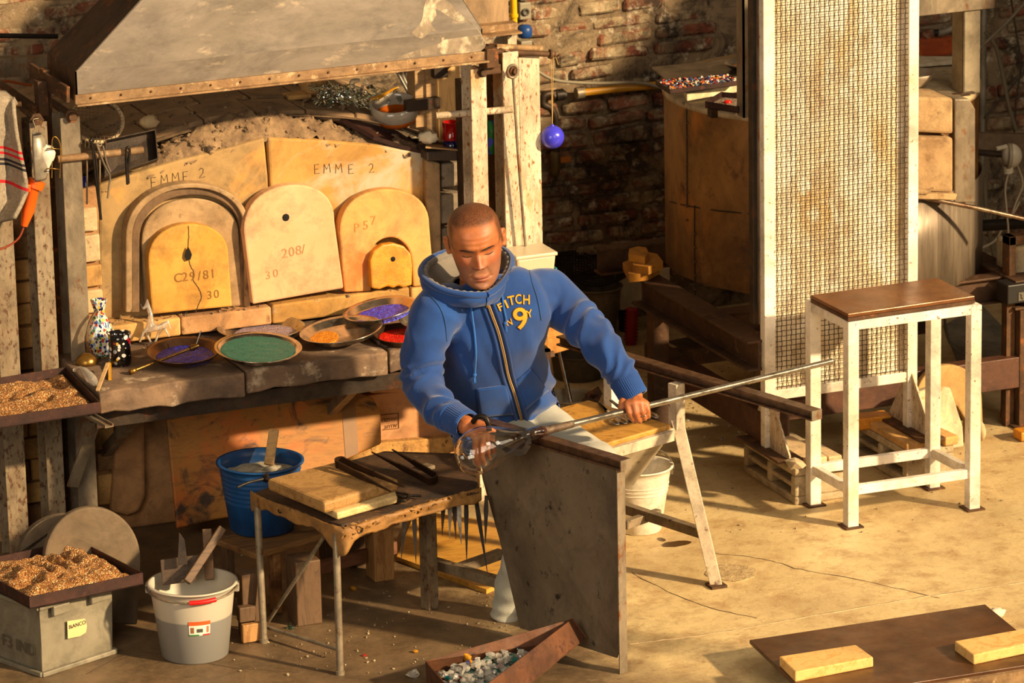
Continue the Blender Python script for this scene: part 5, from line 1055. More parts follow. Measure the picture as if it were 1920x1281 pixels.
# loose chips and dust on the floor
g = G()
for i in range(700):
    x, y = R0.choice(((R0.uniform(420, 960), R0.uniform(1000, 1270)), (R0.uniform(1180, 1920), R0.uniform(600, 1000)), (R0.uniform(1050, 1440), R0.uniform(600, 800)))); p = fz(x, y, .002); g.chunk(p, R0.choice((.002, .002, .003, .003, .005)), .4)
g.build('floor_grit', grunge('floor_chips', '5a4630', 'c2ae88', 200, .6, bump=0), kind='stuff', label='loose chips and dust scattered over the concrete floor', cat='debris')
g = G()
for i in range(90):
    x, y = R0.uniform(1180, 1480), R0.uniform(640, 830); g.chunk(fz(x, y, .004), R0.uniform(.003, .009), .5)
g.build('floor_glass', clear, kind='stuff', label='clear glass splinters swept under the right furnace frame', cat='glass scrap')
for (x, y, m_, s, l) in [(662, 1104, 3, .011, 'orange glass chip on the floor under the tool table'), (779, 1222, 3, .009, 'orange glass chip on the floor left of the rusty tray'), (545, 1177, 5, .011, 'aqua glass chip between the stand legs'), (683, 1229, 4, .007, 'reddish glass chip beside the front table leg'), (775, 1265, 0, .018, 'clear glass shard on the floor beside the rusty tray')]:
    g = G(); g.chunk(fz(x, y, s*.4), s, .4); g.build('glass_chip', cull[m_], label=l, cat='glass chip', group='glass chips on the floor')
# ------------------------------------------------------------------ round furnace on its steel frame
RF = thing('round_furnace', (1.58, 1.33, 0), 'rust-stained round drum furnace on a heavy steel beam frame behind the mesh screen', 'furnace')
DC = V((1.603, 1.33, 0)); DR = .523; z0, z1 = .505, 1.1
drum_m = grunge('heat_stained_drum', '5f3f20', '9c7038', 3, .5, .2, spots='4a2c18', sp_scale=9, sp_t=.57, sp_w=.12, bump=.12, st=(1, 1, .7), spots2='a5682a', sp2_t=.6, sp2_scale=3.5, dist=.8)
g = G(); N = 20
def dp(a, r, z): return DC+V((math.cos(a)*r, math.sin(a)*r, z))
for i in range(N):
    a, b = 2*math.pi*i/N, 2*math.pi*(i+1)/N; A, B = dp(a, DR, z0), dp(b, DR, z0); up = V((0, 0, z1-z0)); g.add([A, B, B+up, A+up], [(0, 1, 2, 3)], True)
g.build('shell', drum_m, RF, split=1)
g = G(); g.lathe([(DR-.005, z1-.02), (DR+.004, z1-.02), (DR+.004, z1), (0, z1+.004), (0, z1-.02)], DC, 40); g.build('top_plate', grunge('pale_dusty_top', 'a08b6b', 'c4ae88', 7, .7, .1, spots='5a4530', sp_scale=22, sp_t=.6, bump=.15), RF)
def onshell(x, y, r=DR):
    d = ray(x, y); o = CC-DC; A = d.x*d.x+d.y*d.y; B = 2*(o.x*d.x+o.y*d.y); C_ = o.x*o.x+o.y*o.y-r*r; D = max(0, B*B-4*A*C_); return CC+d*((-B-math.sqrt(D))/(2*A))
g = G()
for pl_ in ([(1287, 195), (1288, 300), (1288, 385)], [(1302, 385), (1302, 480), (1304, 575)], [(1256, 378), (1288, 386), (1350, 396), (1420, 402)]): g.tube([onshell(x, y, DR+.001) for x, y in pl_], .0022, 5)
g.build('weld_seam', plain('dark_weld', '1c120a', .6), RF, kind='stuff')
g = G()
for i in range(14): p = onshell(1288+(i//9)*15, 205+i*26, DR+.002); g.ball(p, .0045, 7)
g.build('weld_beads', plain('weld_bead', '5a432c', .5, .5), RF, kind='stuff')
g = G(); p = onshell(1338, 212, DR+.004); g.box(p, (.03, .03, .025)); g.build('lug', steel_dark, RF)
# right front: insulating blocks in the mouth, steel jamb, polished lower shell
ins_m = grunge('cracked_insulation', '967550', 'b5966a', 6, .95, spots='8a6a45', sp_scale=18, sp_t=.58, bump=.9, bscale=34)
for (x0_, y0_, x1_, y1_) in [(1722, 184, 1788, 252), (1722, 258, 1788, 362)]:
    o = slab_px([(x0_-60, y1_-6), (x0_-60, y0_-4), (x1_, y0_), (x1_, y1_)], .795, .16, 'insulating_block', ins_m, RF, bev=.01)
slab_px([(1790, 380), (1790, 186), (1818, 186), (1829, 205), (1829, 380)], .85, .14, 'steel_jamb', steel_worn, RF)
slab_px([(1660, 372), (1660, 362), (1796, 364), (1792, 376)], .775, .1, 'door_sill', ins_m, RF)
shiny = grunge('burnished_shell', '77695a', '9c8d79', 3, .4, .5, spots='7a532e', sp_scale=12, sp_t=.6, bump=.06, st=(5, 5, .4))
g = G(); a0, a1 = math.radians(-88), math.radians(14)
g.grid(lambda u, w: dp(a0+(a1-a0)*u, DR+.012+.02*math.sin(math.pi*w)**.5*0, z0-.02+(.81-z0+.02)*w), 24, 3); o = g.build('lower_shell', shiny, RF); m = o.modifiers.new('s', 'SOLIDIFY'); m.thickness = .006
g = G(); p = fy(1730, 358, .78); g.tube([p+V((-.02, 0, 0)), p+V((.012, -.01, -.002)), p+V((.03, -.02, .012))], [.012, .008, .003], 10); g.build('melt_drip', ins_m, RF)
beam_m = grunge('dark_rusted_beam', '3a2617', '5a3d26', 7, .7, .25, spots='7d5a3a', sp_scale=22, sp_t=.6, bump=.25)
red_m = rust_red
def ibeam(a, b, w, h, t, mat, name='frame_beam', up=Z3):
    g = G(); g.profile(a, b, [(-w/2, -h/2), (w/2, -h/2), (w/2, -h/2+t), (t/2, -h/2+t), (t/2, h/2-t), (w/2, h/2-t), (w/2, h/2), (-w/2, h/2), (-w/2, h/2-t), (-t/2, h/2-t), (-t/2, -h/2+t), (-w/2, -h/2+t)], up); return g.build(name, mat, RF, bev=.002)
ibeam((.99, 1.42, .45), (.99, .52, .45), .085, .1, .009, beam_m); ibeam((2.08, 1.9, .45), (2.08, .78, .45), .085, .1, .009, beam_m)
ibeam((.99, .9, .45), (2.08, .9, .45), .06, .09, .008, beam_m); ibeam((.99, 1.8, .45), (2.08, 1.8, .45), .06, .09, .008, beam_m)
for x, y in ((.985, 1.29), (2.08, .80), (1.11, .64), (2.08, 1.85)):
    g = G(); g.bb((x-.028, y-.028, .006), (x+.028, y+.028, .4)); g.bb((x-.05, y-.05, 0), (x+.05, y+.05, .008)); g.build('frame_leg', beam_m if x < 1.5 else rust, RF, bev=.002)
g = G(); g.beam((1.04, 1.46, .2), (1.04, .54, .2), .06, .1); g.build('lower_beam', red_m, RF, bev=.003)
g = G(); g.beam((1.1, .8, .19), (2.06, .8, .19), .05, .105); g.build('lower_beam', red_m, RF, bev=.003)
g = G(); g.beam((1.07, 1.4, .2), (2.06, 1.4, .2), .04, .06); g.build('lower_beam', beam_m, RF, bev=.003)
g = G(); g.bb((1.52, .78, .24), (1.58, .84, .40)); g.build('frame_strut', red_m, RF, bev=.002)
g = G(); g.prism([fz(x, y, .16) for x, y in [(1252, 642), (1330, 625), (1400, 662), (1318, 674)]], (0, 0, .004)); g.build('shade_plate', steel_dark, RF, split=1)  # dark sheet standing in for the shadowed opening inside the frame
# things on the drum top
dt = z1+.006
def flat_px(P, z, th, name, mat, label, cat, **k): g = G(); g.prism([fz(x, y, z) for x, y in P], (0, 0, th)); return g.build(name, mat, label=label, cat=cat, split=1, **k)
flat_px([(1281, 178), (1288, 190), (1400, 170), (1440, 160), (1420, 142), (1300, 160)], dt, .026, 'refractory_board', grunge('white_fibre_board', 'c9b890', 'e0d2ac', 8, .9, spots='8a6f48', sp_scale=30, sp_t=.62, bump=.3), 'pale refractory board on the drum furnace under the trays of chips', 'board', bev=.003)
flat_px([(1222, 128), (1250, 152), (1400, 140), (1470, 125), (1440, 100), (1330, 118)], dt+.028, .005, 'dark_sheet', grunge('smooth_dark_sheet', '2e2620', '443a31', 6, .35, .4, bump=.06), 'smooth dark metal sheet on top of the drum furnace behind the chip tray', 'sheet')
P = [fz(x, y, dt+.052) for x, y in [(1256, 168), (1388, 151), (1366, 138), (1229, 150)]]
tray_quad(P, .016, .003, 'chip_tray', rust_dark, 'shallow brown tray of multicoloured glass chips on the drum furnace', 'tray')
chip_c = [plain('chip_%d' % i, c_, .2, coat=.3) for i, c_ in enumerate(['b0301c', '28346e', 'd8cdb8', 'c9731e', '12100f', '5f7f9a'])]
g = G()
for i in range(900):
    u, w = R0.uniform(.03, .97), R0.uniform(.04, .96); p = P[0].lerp(P[1], u).lerp(P[3].lerp(P[2], u), w); g.chunk(p+V((0, 0, -.012+R0.uniform(0, .012))), R0.uniform(.003, .006), .3, mi=R0.randrange(6))
g.build('glass_chips', chip_c, kind='stuff', label='multicoloured glass chips filling the shallow tray on the drum furnace', cat='glass chips')
P = [fz(x, y, dt+.026) for x, y in [(1322, 190), (1384, 200), (1420, 178), (1352, 172)]]
tray_quad(P, .022, .003, 'small_tray', rust_dark, 'small deep brown tray of grit at the front edge of the drum furnace top', 'tray')
ins = [p+(sum(P, V())/4-p)*.06 for p in P]
grit(ins, dt+.026-.022+.004, .008, frit('grey_speckle', ['7c6a5c', '9a8674', '5c4a40', 'b0a08c']), 'grey speckled grit in the small deep brown tray', 4, (), 20, 16, .1)
g = G(); g.ball(sum(P, V())/4+V((-.01, 0, -.01)), .012, 10, (1.2, .8, .5), jit=.2); g.build('red_glass_lump', plain('red_glass', 'c4160f', .25), label='bright red glass lump in the small deep brown tray', cat='glass lump')
c = fz(1392, 132, dt+.03); DP = thing('steel_dish', c, 'shiny round steel dish behind the chip tray on the drum furnace', 'dish')
g = G(); r = .058; g.lathe([(0, 0), (r*.7, .002), (r, .016), (r*1.03, .02), (r, .021), (r*.68, .006), (0, .005)], c+V((0, 0, .006)), 36); g.build('dish', chrome, DP); g = G(); g.lathe([(0, .012), (r*.68, .0125), (r*.74, .012)], c, 30); g.build('sand', p_orange, DP)
c = fz(1712, 160, dt); g = G(); r = .075; g.lathe([(0, 0), (r*.55, 0), (r*.62, .006), (r*.9, .03), (r, .044), (r*.96, .044), (r*.85, .03), (r*.55, .008), (0, .006)], c, 40); g.build('enamel_bowl', [grunge('chipped_bowl', '8a7a68', 'b0a08a', 7, .5, .2)], label='wide shallow enamel bowl on the right part of the drum top', cat='bowl')
flat_px([(1700, 122), (1720, 126), (1800, 120), (1795, 112), (1705, 112)], dt, .012, 'white_strip', grunge('pale_strip', 'b5a88e', 'd0c4a8', 8, .8), 'pale strip of board lying at the back of the drum top by the steel post', 'strip')
g = G(); p = fz(1800, 178, dt); g.beam(p+V((-.04, 0, .003)), p+V((.05, 0, .003)), .02, .006); g.build('steel_clip', steel_dark, label='small dark steel strip at the front edge of the drum top by the post', cat='steel strip')
# guide channels and post standing on the drum
GP = None
CH_ = []
for x0_, x1_, zz0, zz1, Y_, m_ in ((1412, 1423, .548, 1.75, .545, steel_dark), (1424, 1433, .548, 1.75, .53, steel_worn)):
    a = fy(x0_, 500, Y_); b = fy(x1_, 500, Y_); g = G(); g.bb((a.x, Y_, zz0), (b.x, Y_+.03, zz1)); CH_.append((g, m_))
g = G(); a = fy(1394, 200, .98); b = fy(1413, 200, .98); g.bb((a.x, .98, z1), (a.x+.006, 1.03, 1.8)); g.bb((a.x, .98, z1), (b.x, .986, 1.8)); g.build('angle_post', steel_worn, label='grey steel angle post standing on the drum behind the mesh screen', cat='post')
g = G(); a = fy(1795, 190, 1.0); b = fy(1826, 190, 1.0); g.bb((a.x, .96, z1), (a.x+.006, 1.04, 1.6)); g.bb((a.x, .96, z1), (b.x, .966, 1.6)); g.bb((b.x-.012, .966, z1), (b.x, 1.0, 1.6)); g.build('angle_post', grunge('galvanised_angle', '8d8069', 'ab9d84', 6, .5, .4, spots='5a4630', sp_scale=20, sp_t=.64, bump=.08), label='galvanised steel angle post standing on the right end of the drum top', cat='post', bev=.001)
g = G(); a = fy(1716, 10, .95); b = fy(1866, 14, .95); g.bb((a.x-.1, .95, b.z-.002), (b.x, .99, b.z+.07)); g.build('cross_beam', steel_worn, label='steel cross beam at the top of the galvanised post', cat='beam', bev=.002)
# ------------------------------------------------------------------ mesh screen
MSC = thing('mesh_screen', (1.27, .5, 0), 'tall white steel framed screen of woven wire over a pale insulating board', 'screen')
SY = .5; xl0, xl1 = fy(1434, 640, SY).x, fy(1454.5, 640, SY).x; xr0, xr1 = fy(1702, 640, SY).x, fy(1720.5, 640, SY).x; ztop = 1.72; zf = .15
for a, b in ((xl0, xl1), (xr0, xr1)):
    g = G(); g.bb((a, SY, zf), (b, SY+.034, ztop)); g.build('stile', steel_white, MSC, bev=.002)
zr0 = fy(1454, 752, SY).z; zr1 = fy(1454, 733, SY).z
g = G(); g.bb((xl1, SY+.004, zr0), (xr0, SY+.03, zr1)); g.build('bottom_rail', steel_white, MSC, bev=.003)
g = G(); g.bb((xl1, SY+.004, ztop-.034), (xr0, SY+.03, ztop)); g.build('top_rail', steel_white, MSC, bev=.003)
board_m = grunge('stained_insulating_board', 'cfb07c', 'f8ecd2', 5, .9, spots='8a5c2c', sp_scale=10, sp_t=.62, sp_w=.12, bump=.3, spots2='f6ead0', sp2_t=.52, sp2_scale=7, st=(1.6, 1, .8))
g = G(); g.bb((xl1, SY+.031, zr1), (xr0, SY+.055, ztop-.034)); g.build('insulating_board', board_m, MSC)
wire_m = grunge('rusty_wire', '33251a', '5a4630', 20, .5, .5, bump=0)
g = G(); nx, nz = 28, 82; dx = (xr0-xl1)/nx; dzz = (ztop-.034-zr1)/nz
for i in range(nx):
    x = xl1+(i+.5)*dx+R0.uniform(-.0008, .0008); g.tube([V((x+(.0006 if k % 2 else -.0006), SY+.008+(.0017 if (k+i) % 2 else -.0017), zr1+k*dzz)) for k in range(nz+1)], .0016, 4, cap=False)
g.build('upright_wires', wire_m, MSC, kind='stuff')
g = G()
for k in range(nz):
    z = zr1+(k+.5)*dzz; g.tube([V((xl1+i*dx, SY+.008+(.0017 if (k+i) % 2 else -.0017), z+.0012*NZ.noise(V((i*.3, k, 0))))) for i in range(nx+1)], .0012, 4, cap=False)
g.build('cross_wires', wire_m, MSC, kind='stuff')
for x in ((xl0+xl1)/2, (xr0+xr1)/2):
    for sgn, dd in ((-1, .14), (1, .12)):
        yb = SY if sgn < 0 else SY+.034; g = G(); g.prism([V((x-.003, yb, .33)), V((x-.003, yb, zf)), V((x-.003, yb+sgn*dd, zf)), V((x-.003, yb+sgn*dd, zf+.012))], (.006, 0, 0)); g.build('gusset', steel_pale, MSC, split=1)
    g = G(); g.bb((x-.045, SY-.145, zf-.008), (x+.045, SY+.16, zf)); g.build('foot_plate', rust, MSC, bev=.002)
for g, m_ in CH_: g.build('guide_channel', m_, MSC, bev=.002)
# cinder blocks and bricks under its feet
def cinder(x, y0_, label):
    g = G(); w, L_, h_ = .17, .38, .118; t = .026
    g.bb((x, y0_, 0), (x+w, y0_+L_, t)); g.bb((x, y0_, h_-t), (x+w, y0_+L_, h_)); g.bb((x, y0_, t), (x+w, y0_+t*1.3, h_-t)); g.bb((x, y0_+L_-t, t), (x+w, y0_+L_, h_-t)); g.bb((x, y0_+L_/2-t/2, t), (x+w, y0_+L_/2+t/2, h_-t)); g.bb((x+w-t, y0_, t), (x+w, y0_+L_, h_-t)); g.bb((x+.004, y0_+.01, h_/2-.008), (x+w, y0_+L_-.01, h_/2+.008))
    g.jitter(.003, 25, x*9); return g.build('cinder_block', concrete_b, label=label, cat='cinder block', bev=.006, group='cinder blocks under the screen')
cinder(1.03, .352, 'hollow cinder block under the left foot of the mesh screen'); cinder(1.43, .37, 'hollow cinder block under the right foot of the mesh screen')
def brick(c, d, rot, mat, label, grp, cat='brick', tilt=None):
    g = G(); M = Matrix.Rotation(rot, 3, 'Z')
    if tilt: M = M @ tilt
    g.box(c, d, M); g.jitter(.003, 22, c[0]*7); return g.build('firebrick', mat, label=label, cat=cat, group=grp, bev=.005)
gr = 'firebricks by the screen feet'
brick((1.09, .54, .131), (.115, .36, .024), 0, firebrick_p, 'pale firebrick slab on the left cinder block', gr); brick((1.175, .47, .128), (.05, .2, .018), .05, firebrick_p, 'narrow pale firebrick beside the left foot plate', gr)
brick((1.48, .52, .131), (.1, .3, .024), .0, firebrick, 'yellow firebrick slab on the right cinder block', gr); brick((1.445, .66, .138), (.13, .07, .04), -.1, plug_clay, 'orange firebrick at the back of the right cinder block', gr); brick((1.58, .43, .132), (.05, .14, .03), .1, firebrick, 'buff firebrick beside the right foot plate', gr)
g = G(); p = fz(1492, 868, .15); g.chunk(p, .03, .4); g.build('stone_scrap', concrete_b, label='broken grey stone scrap on the left cinder block', cat='stone')
# ------------------------------------------------------------------ small steel table (white legs, brown top)
ST_ = thing('steel_table', (1.3, .2, 0), 'small white steel table with a brown metal top in front of the mesh screen', 'table')
xs = (1.084, 1.494); ys = (.088, .325); lw = .037; hz = .662
ysh = lambda x: 0
legc = [(1.094, .09), (1.512, .084), (1.086, .336), (1.5, .328)]
for x, y in legc:
    g = G(); g.bb((x-lw/2, y-lw/2, .004), (x+lw/2, y+lw/2, hz)); g.build('leg', steel_white, ST_, bev=.002)
    g = G(); g.bb((x-lw/2-.012, y-lw/2-.012, 0), (x+lw/2+.012, y+lw/2+.012, .005)); g.build('foot_plate', rust, ST_)
for i, j in ((0, 1), (2, 3), (0, 2), (1, 3)):
    a, b = V(legc[i]+(0,)), V(legc[j]+(0,)); g = G(); g.beam(a+V((0, 0, hz-.014)), b+V((0, 0, hz-.014)), .034, .03); g.build('top_rail', steel_white, ST_, bev=.002)
    zz = .118; g = G(); g.beam(a+V((0, 0, zz)), b+V((0, 0, zz)), .022, .03); g.build('lower_rail', steel_white, ST_, bev=.002)
g = G(); P = [fz(x, y, .69) for x, y in [(1520, 553), (1590, 589), (1828, 555), (1757, 521)]]; g.prism([p-V((0, 0, .012)) for p in P], (0, 0, .012)); g.build('top_board', grunge('brown_steel_top', '6b4022', '84532e', 4, .35, .35, spots='94683f', sp_scale=14, sp_t=.62, bump=.06), ST_, split=1, bev=.002)
g = G(); q = [p+V((0, 0, -.012)) for p in P]; g.prism([p-V((0, 0, .012)) for p in q], (0, 0, .011)); g.build('lower_board', rust, ST_, split=1)
# discs and slab leaning behind the table legs
standing([(1724, 842)]+[(1780+62*math.cos(a), 748-64*math.sin(a)) for a in [math.pi*(1-i/24) for i in range(25)]]+[(1844, 800), (1838, 842), (1806, 846), (1812, 790), (1795, 762), (1770, 760), (1755, 790), (1750, 845)], .7, 0, .03, .1, 'crescent_slab', grunge('buff_crescent', 'a5814c', 'c19a5f', 4, .85, spots='8a6636', sp_scale=20, sp_t=.62, bump=.15), 'buff crescent-shaped clay slab leaning behind the legs of the small steel table', 'slab')
standing([(1714, 836), (1718, 736), (1762, 722), (1783, 728), (1806, 800), (1808, 838), (1784, 842)], .62, 0, .04, .15, 'pale_slab', grunge('speckled_pale_slab', 'b9a884', 'd6c7a3', 7, .9, spots='b98a42', sp_scale=16, sp_t=.6, bump=.3), 'pale speckled stone slab leaning in front of the crescent slab', 'slab')
g = G(); p = fz(1836, 808, .03); g.ball(p, .035, 14, (.5, 1, 1), jit=.06); g.build('clay_round', firebrick_p, label='small round pale clay piece on the floor right of the crescent slab', cat='clay piece')
g = G(); g.box(fz(1912, 815, .02)+V((.04, 0, 0)), (.1, .06, .03)); g.build('firebrick', plug_clay, label='orange firebrick on the floor at the right edge', cat='brick', bev=.004, group=gr)
# broken bricks on the frame beam
bt = .502; p = fz(1198, 520, bt); gb_ = 'broken yellow bricks on the frame beam'
def rub(P, z, th, label, mat=plug_clay):
    g = G(); g.prism([fz(x, y, z+th)-V((0, 0, th)) for x, y in P], (0, 0, th)); g.jitter(.002, 30, z*50); g.build('broken_brick', mat, label=label, cat='brick', group=gb_, bev=.002, split=1)
yb_ = grunge('mustard_brick', 'a9701c', 'c48a30', 9, .9, spots='6b4a1c', sp_scale=24, sp_t=.62, bump=.5, spots2='8a6a44', sp2_t=.6)
rub([(1167, 492), (1180, 516), (1216, 512), (1238, 500), (1225, 486), (1190, 482)], bt, .026, 'broken mustard brick, lowest of three on the beam end', yb_)
rub([(1178, 478), (1186, 496), (1216, 500), (1244, 490), (1232, 476), (1205, 470)], bt+.026, .028, 'broken mustard brick in the middle of three on the beam end', yb_)
rub([(1180, 466), (1178, 476), (1208, 482), (1217, 474), (1212, 464), (1196, 461)], bt+.054, .026, 'smallest mustard brick piece on top of three on the beam end', yb_)
# ------------------------------------------------------------------ pipes, cables and odds along the wall
yp = plain('yellow_gas_paint', 'b5801a', .4); gy = WY-.05
GPIPE = thing('gas_pipe', fy(1140, 170, gy), 'yellow gas pipe with dark couplings running along the brick wall', 'pipe')
g = G(); g.tube([fy(1082, 175, gy), fy(1150, 167, gy), fy(1250, 158, gy), fy(1420, 140, gy)], .014, 12); g.build('pipe', yp, GPIPE)
g = G(); g.tube([fy(1036, 180, gy), fy(1060, 178, gy)], .016, 12); g.tube(spline([fy(1050, 175, gy), fy(1022, 178, gy), fy(1018, 195, gy), fy(1034, 205, gy), fy(1042, 230, gy), fy(1042, 290, gy)], 5), .013, 10); g.build('elbow', steel_dark, GPIPE)
for x in (1042, 1080): g = G(); a = fy(x, 179-(x-1042)*.1, gy); b = fy(x+14, 177-(x-1042)*.1, gy); g.tube([a, b], .021, 14); g.build('coupling', iron if x < 1060 else steel_worn, GPIPE)
g = G(); c = fy(1041, 330, gy); g.lathe([(0, 0), (.014, 0), (.018, .02), (.02, .05), (.017, .085), (.012, .09), (0, .09)], c, 18); g.build('valve_body', grunge('dull_brass', '4a3a1c', '6b5628', 9, .5, .5), GPIPE)
g = G(); a = fy(1050, 300, gy-.01); g.beam(a, a+V((.04, 0, 0)), .012, .02); g.build('valve_lever', plain('orange_lever', 'a5601a', .5), GPIPE)
g = G(); g.tube(spline([fy(x, y, gy-.03) for x, y in [(1000, 128), (1040, 150), (1110, 156), (1180, 155), (1215, 158), (1248, 168), (1262, 178)]], 6), .006, 8); g.build('grey_hose', plain('grey_rubber', '7d735f', .6), label='thin grey hose looping along the brick wall above the gas pipe', cat='hose')
g = G(); g.tube([fy(962, -30, 2.3), fy(964, 62, 2.3)], .012, 12); g.tube([fy(963, 26, 2.3), fy(963, 32, 2.3)], .016, 10); g.build('yellow_pipe', plain('bright_yellow_pipe', 'd9a812', .35), label='upright bright yellow pipe at the top beside the duct', cat='pipe')
SB = thing('wall_socket', fy(986, 22, WY-.04), 'grey wall socket box with a round outlet above the blue cap', 'socket'); gs_ = plain('socket_grey', '8f8672', .5)
for i, (x0_, y0_, x1_, y1_) in enumerate([(975, 4, 996, 38), (976, -8, 996, 2), (977, 76, 998, 90)]):
    g = G(); a = fy(x0_, y1_, WY-.03); b = fy(x1_, y0_, WY-.03); g.bb((a.x, WY-.03, a.z), (b.x, WY+.02, b.z)); g.build('box', gs_, SB, bev=.004)
g = G(); g.lathe([(0, 0), (.012, 0), (.014, .006), (.009, .008), (.008, .003), (0, .003)], fy(985, 22, WY-.03), 20, axis=V((0, -1, 0))); g.build('outlet', plain('socket_dark', '4f4a3f', .5), SB)
g = G(); c = fy(984, 70, WY-.06); g.lathe([(0, 0), (.022, 0), (.026, .008), (.027, .03), (.02, .042), (0, .046)], c, 26); g.build('blue_bung', plain('blue_cap_plastic', '173f7d', .4), label='round blue plastic bung on the wall under the socket box', cat='bung')
gp = grunge('grey_conduit', '7d7564', '9d9482', 8, .5, .2, bump=.05)
g = G(); g.tube([fy(1845, -20, WY-.04), fy(1838, 520, WY-.04)], .012, 12); g.build('wall_pipe', gp, label='upright grey conduit pipe on the wall behind the galvanised post', cat='pipe')
def cable(pts, Y_, r, mat, label, name='cable', n=6, cat='cable'):
    g = G(); g.tube(spline([fy(x, y, Y_) for x, y in pts], n), r, 8); return g.build(name, mat, label=label, cat=cat, group='cables on the right wall')
cab = plain('dusty_cable', '6f6551', .6); cabd = plain('dark_cable', '3a3226', .6); cabw = plain('pale_cable', 'b5a68a', .5)
cable([(1810, 115), (1850, 78), (1890, 40), (1935, -10)], 2.3, .006, cab, 'straight grey cable slanting up to the right from the galvanised post')
cable([(1848, 60), (1868, 90), (1880, 140), (1892, 200), (1906, 245)], 2.4, .008, cab, 'thick grey hose curving down the wall right of the conduit')
cable([(1893, -20), (1905, 60), (1914, 120), (1905, 190), (1902, 250)], 2.45, .004, cabd, 'thin dark cable hanging down the wall near the right edge')
cable([(1845, 222), (1870, 195), (1900, 160), (1930, 120)], 2.42, .004, cabd, 'thin dark cable slanting up across the brick wall')
cable([(1846, 330), (1850, 400), (1862, 470), (1880, 520), (1893, 536)], 2.2, .009, cab, 'thick grey hose sagging down behind the black pipe')
cable([(1836, 467), (1865, 452), (1882, 425), (1900, 400), (1912, 378)], 2.1, .004, cabw, 'pale cable looping up behind the black pipe')
cable([(1896, 312), (1885, 350), (1888, 400), (1890, 440), (1878, 470), (1874, 500), (1880, 530), (1890, 545)], 1.43, .0035, cabw, 'pale lamp cord hanging down from the round wall lamp')
cable([(1908, 310), (1918, 345), (1905, 380), (1895, 410)], 1.6, .003, cabw, 'short pale cord from the lamp to the right edge')
cable([(1836, 432), (1860, 460), (1880, 480), (1888, 492)], 2.15, .003, cab, 'thin brown wire behind the black pipe')
g = G(); g.tube(spline([fy(x, y, 2.52) for x, y in [(1757, 63), (1775, 58), (1795, 50), (1830, 48)]], 14), .012, 10); g.v = [v for v in g.v]
g.build('flex_conduit', gp, label='short flexible grey conduit on the wall above the red brick', cat='conduit')
g = G(); g.tube([fy(1752, 62, 2.525), fy(1760, 61, 2.52)], .013, 10); o = g.build('red_brick_patch', iron, None, label='dark conduit end poking out above the red brick', cat='conduit')
o.name = 'conduit_end'
for i, (x0_, y0_, x1_, y1_) in enumerate([(1722, 66, 1790, 112)]):
    g = G(); a = fy(x0_, y1_, WY-.02); b = fy(x1_, y0_, WY-.02); g.bb((a.x, WY-.02, a.z), (b.x, WY+.04, b.z)); g.jitter(.006, 18, 3); g.build('brick', grunge('raw_red_brick', '8f3c18', 'b0501f', 8, .9, spots='6b2a12', sp_scale=20, sp_t=.6, bump=.6), WALL, bev=.012)
g = G(); g.beam(fy(1828, 264, 1.5), fy(1960, 266, 1.5), .03, .055, V((0, 0, 1))); g.build('wall_bar', grunge('brown_bar', '5c4a38', '7d664e', 6, .6, .2), label='broad brown steel bar running off to the right above the round lamp', cat='bar')
LM = thing('wall_lamp', fy(1895, 320, 1.45), 'round white lamp on a short dark pipe arm right of the drum furnace', 'lamp')
g = G(); g.tube([fy(1826, 285, 1.45), fy(1878, 290, 1.45)], .011, 12); g.build('arm', steel_dark, LM)
cw = plain('ivory_plastic', 'c9bca2', .4); c = fy(1897, 292, 1.43); g = G(); g.ball(c, .042, 24, (.85, .85, 1)); g.build('globe', cw, LM)
g = G(); g.lathe([(.036, -.006), (.044, -.006), (.044, .006), (.036, .006)], c+V((-.012, 0, 0)), 30, axis=V((1, -.3, -.1)).normalized()); g.build('ring', plain('ivory_dark', 'a3957b', .4), LM)
g = G(); g.tube([c+V((-.015, 0, -.035)), c+V((-.012, 0, -.058))], .018, 12); g.tube([c+V((-.06, 0, .03)), c+V((-.02, 0, .035))], .008, 8); g.build('gland', cw, LM, kind='stuff')
g = G(); g.tube([fy(1733, 371, .80), fy(1830, 390, .76), fy(1935, 414, .72)], .0075, 10); g.build('blowpipe', grunge('heated_pipe', '5a3a24', '8f7a66', 12, .35, .8), label='brown blowpipe heating in the mouth of the drum furnace', cat='blowpipe')
g = G(); g.tube([fy(1832, 424, 1.6), fy(1950, 417, 1.6)], .02, 14); g.build('black_pipe', iron, label='thick black pipe running off to the right below the lamp', cat='pipe')
FB = thing('stone_holder', fz(1895, 780, 0), 'rusty square steel frame holding a rough pale stone at the right edge', 'frame')
a = fy(1893, 445, .85)
g = G(); g.bb((a.x, .85, .0), (a.x+.025, .9, a.z)); g.build('post', rust, FB, bev=.002); g = G(); g.bb((a.x, .85, a.z-.03), (a.x+.4, .9, a.z)); g.build('top_bar', rust, FB, bev=.002)
g = G(); g.bb((a.x+.03, .87, a.z-.2), (a.x+.35, 1.0, a.z-.035)); g.jitter(.01, 12); g.build('stone_block', concrete_b, FB, bev=.01)
g = G(); g.bb((a.x, .85, a.z-.23), (a.x+.4, .9, a.z-.2)); g.build('lower_bar', rust, FB)
CB = thing('control_box', fy(1905, 572, .76), 'black electrical control box with a pale symbol plate at the right edge', 'box')
g = G(); b = fy(1889, 572, .76); t = fy(1889, 536, .76); g.bb((b.x, .76, b.z), (b.x+.2, .84, t.z)); g.build('housing', plain('black_housing', '191614', .5), CB, bev=.004)
g = G(); c = fy(1916, 556, .758); g.bb((c.x-.012, .7575, c.z-.014), (c.x+.03, .76, c.z+.014)); g.build('symbol_plate', plain('dim_plate', '5f584c', .5), CB)
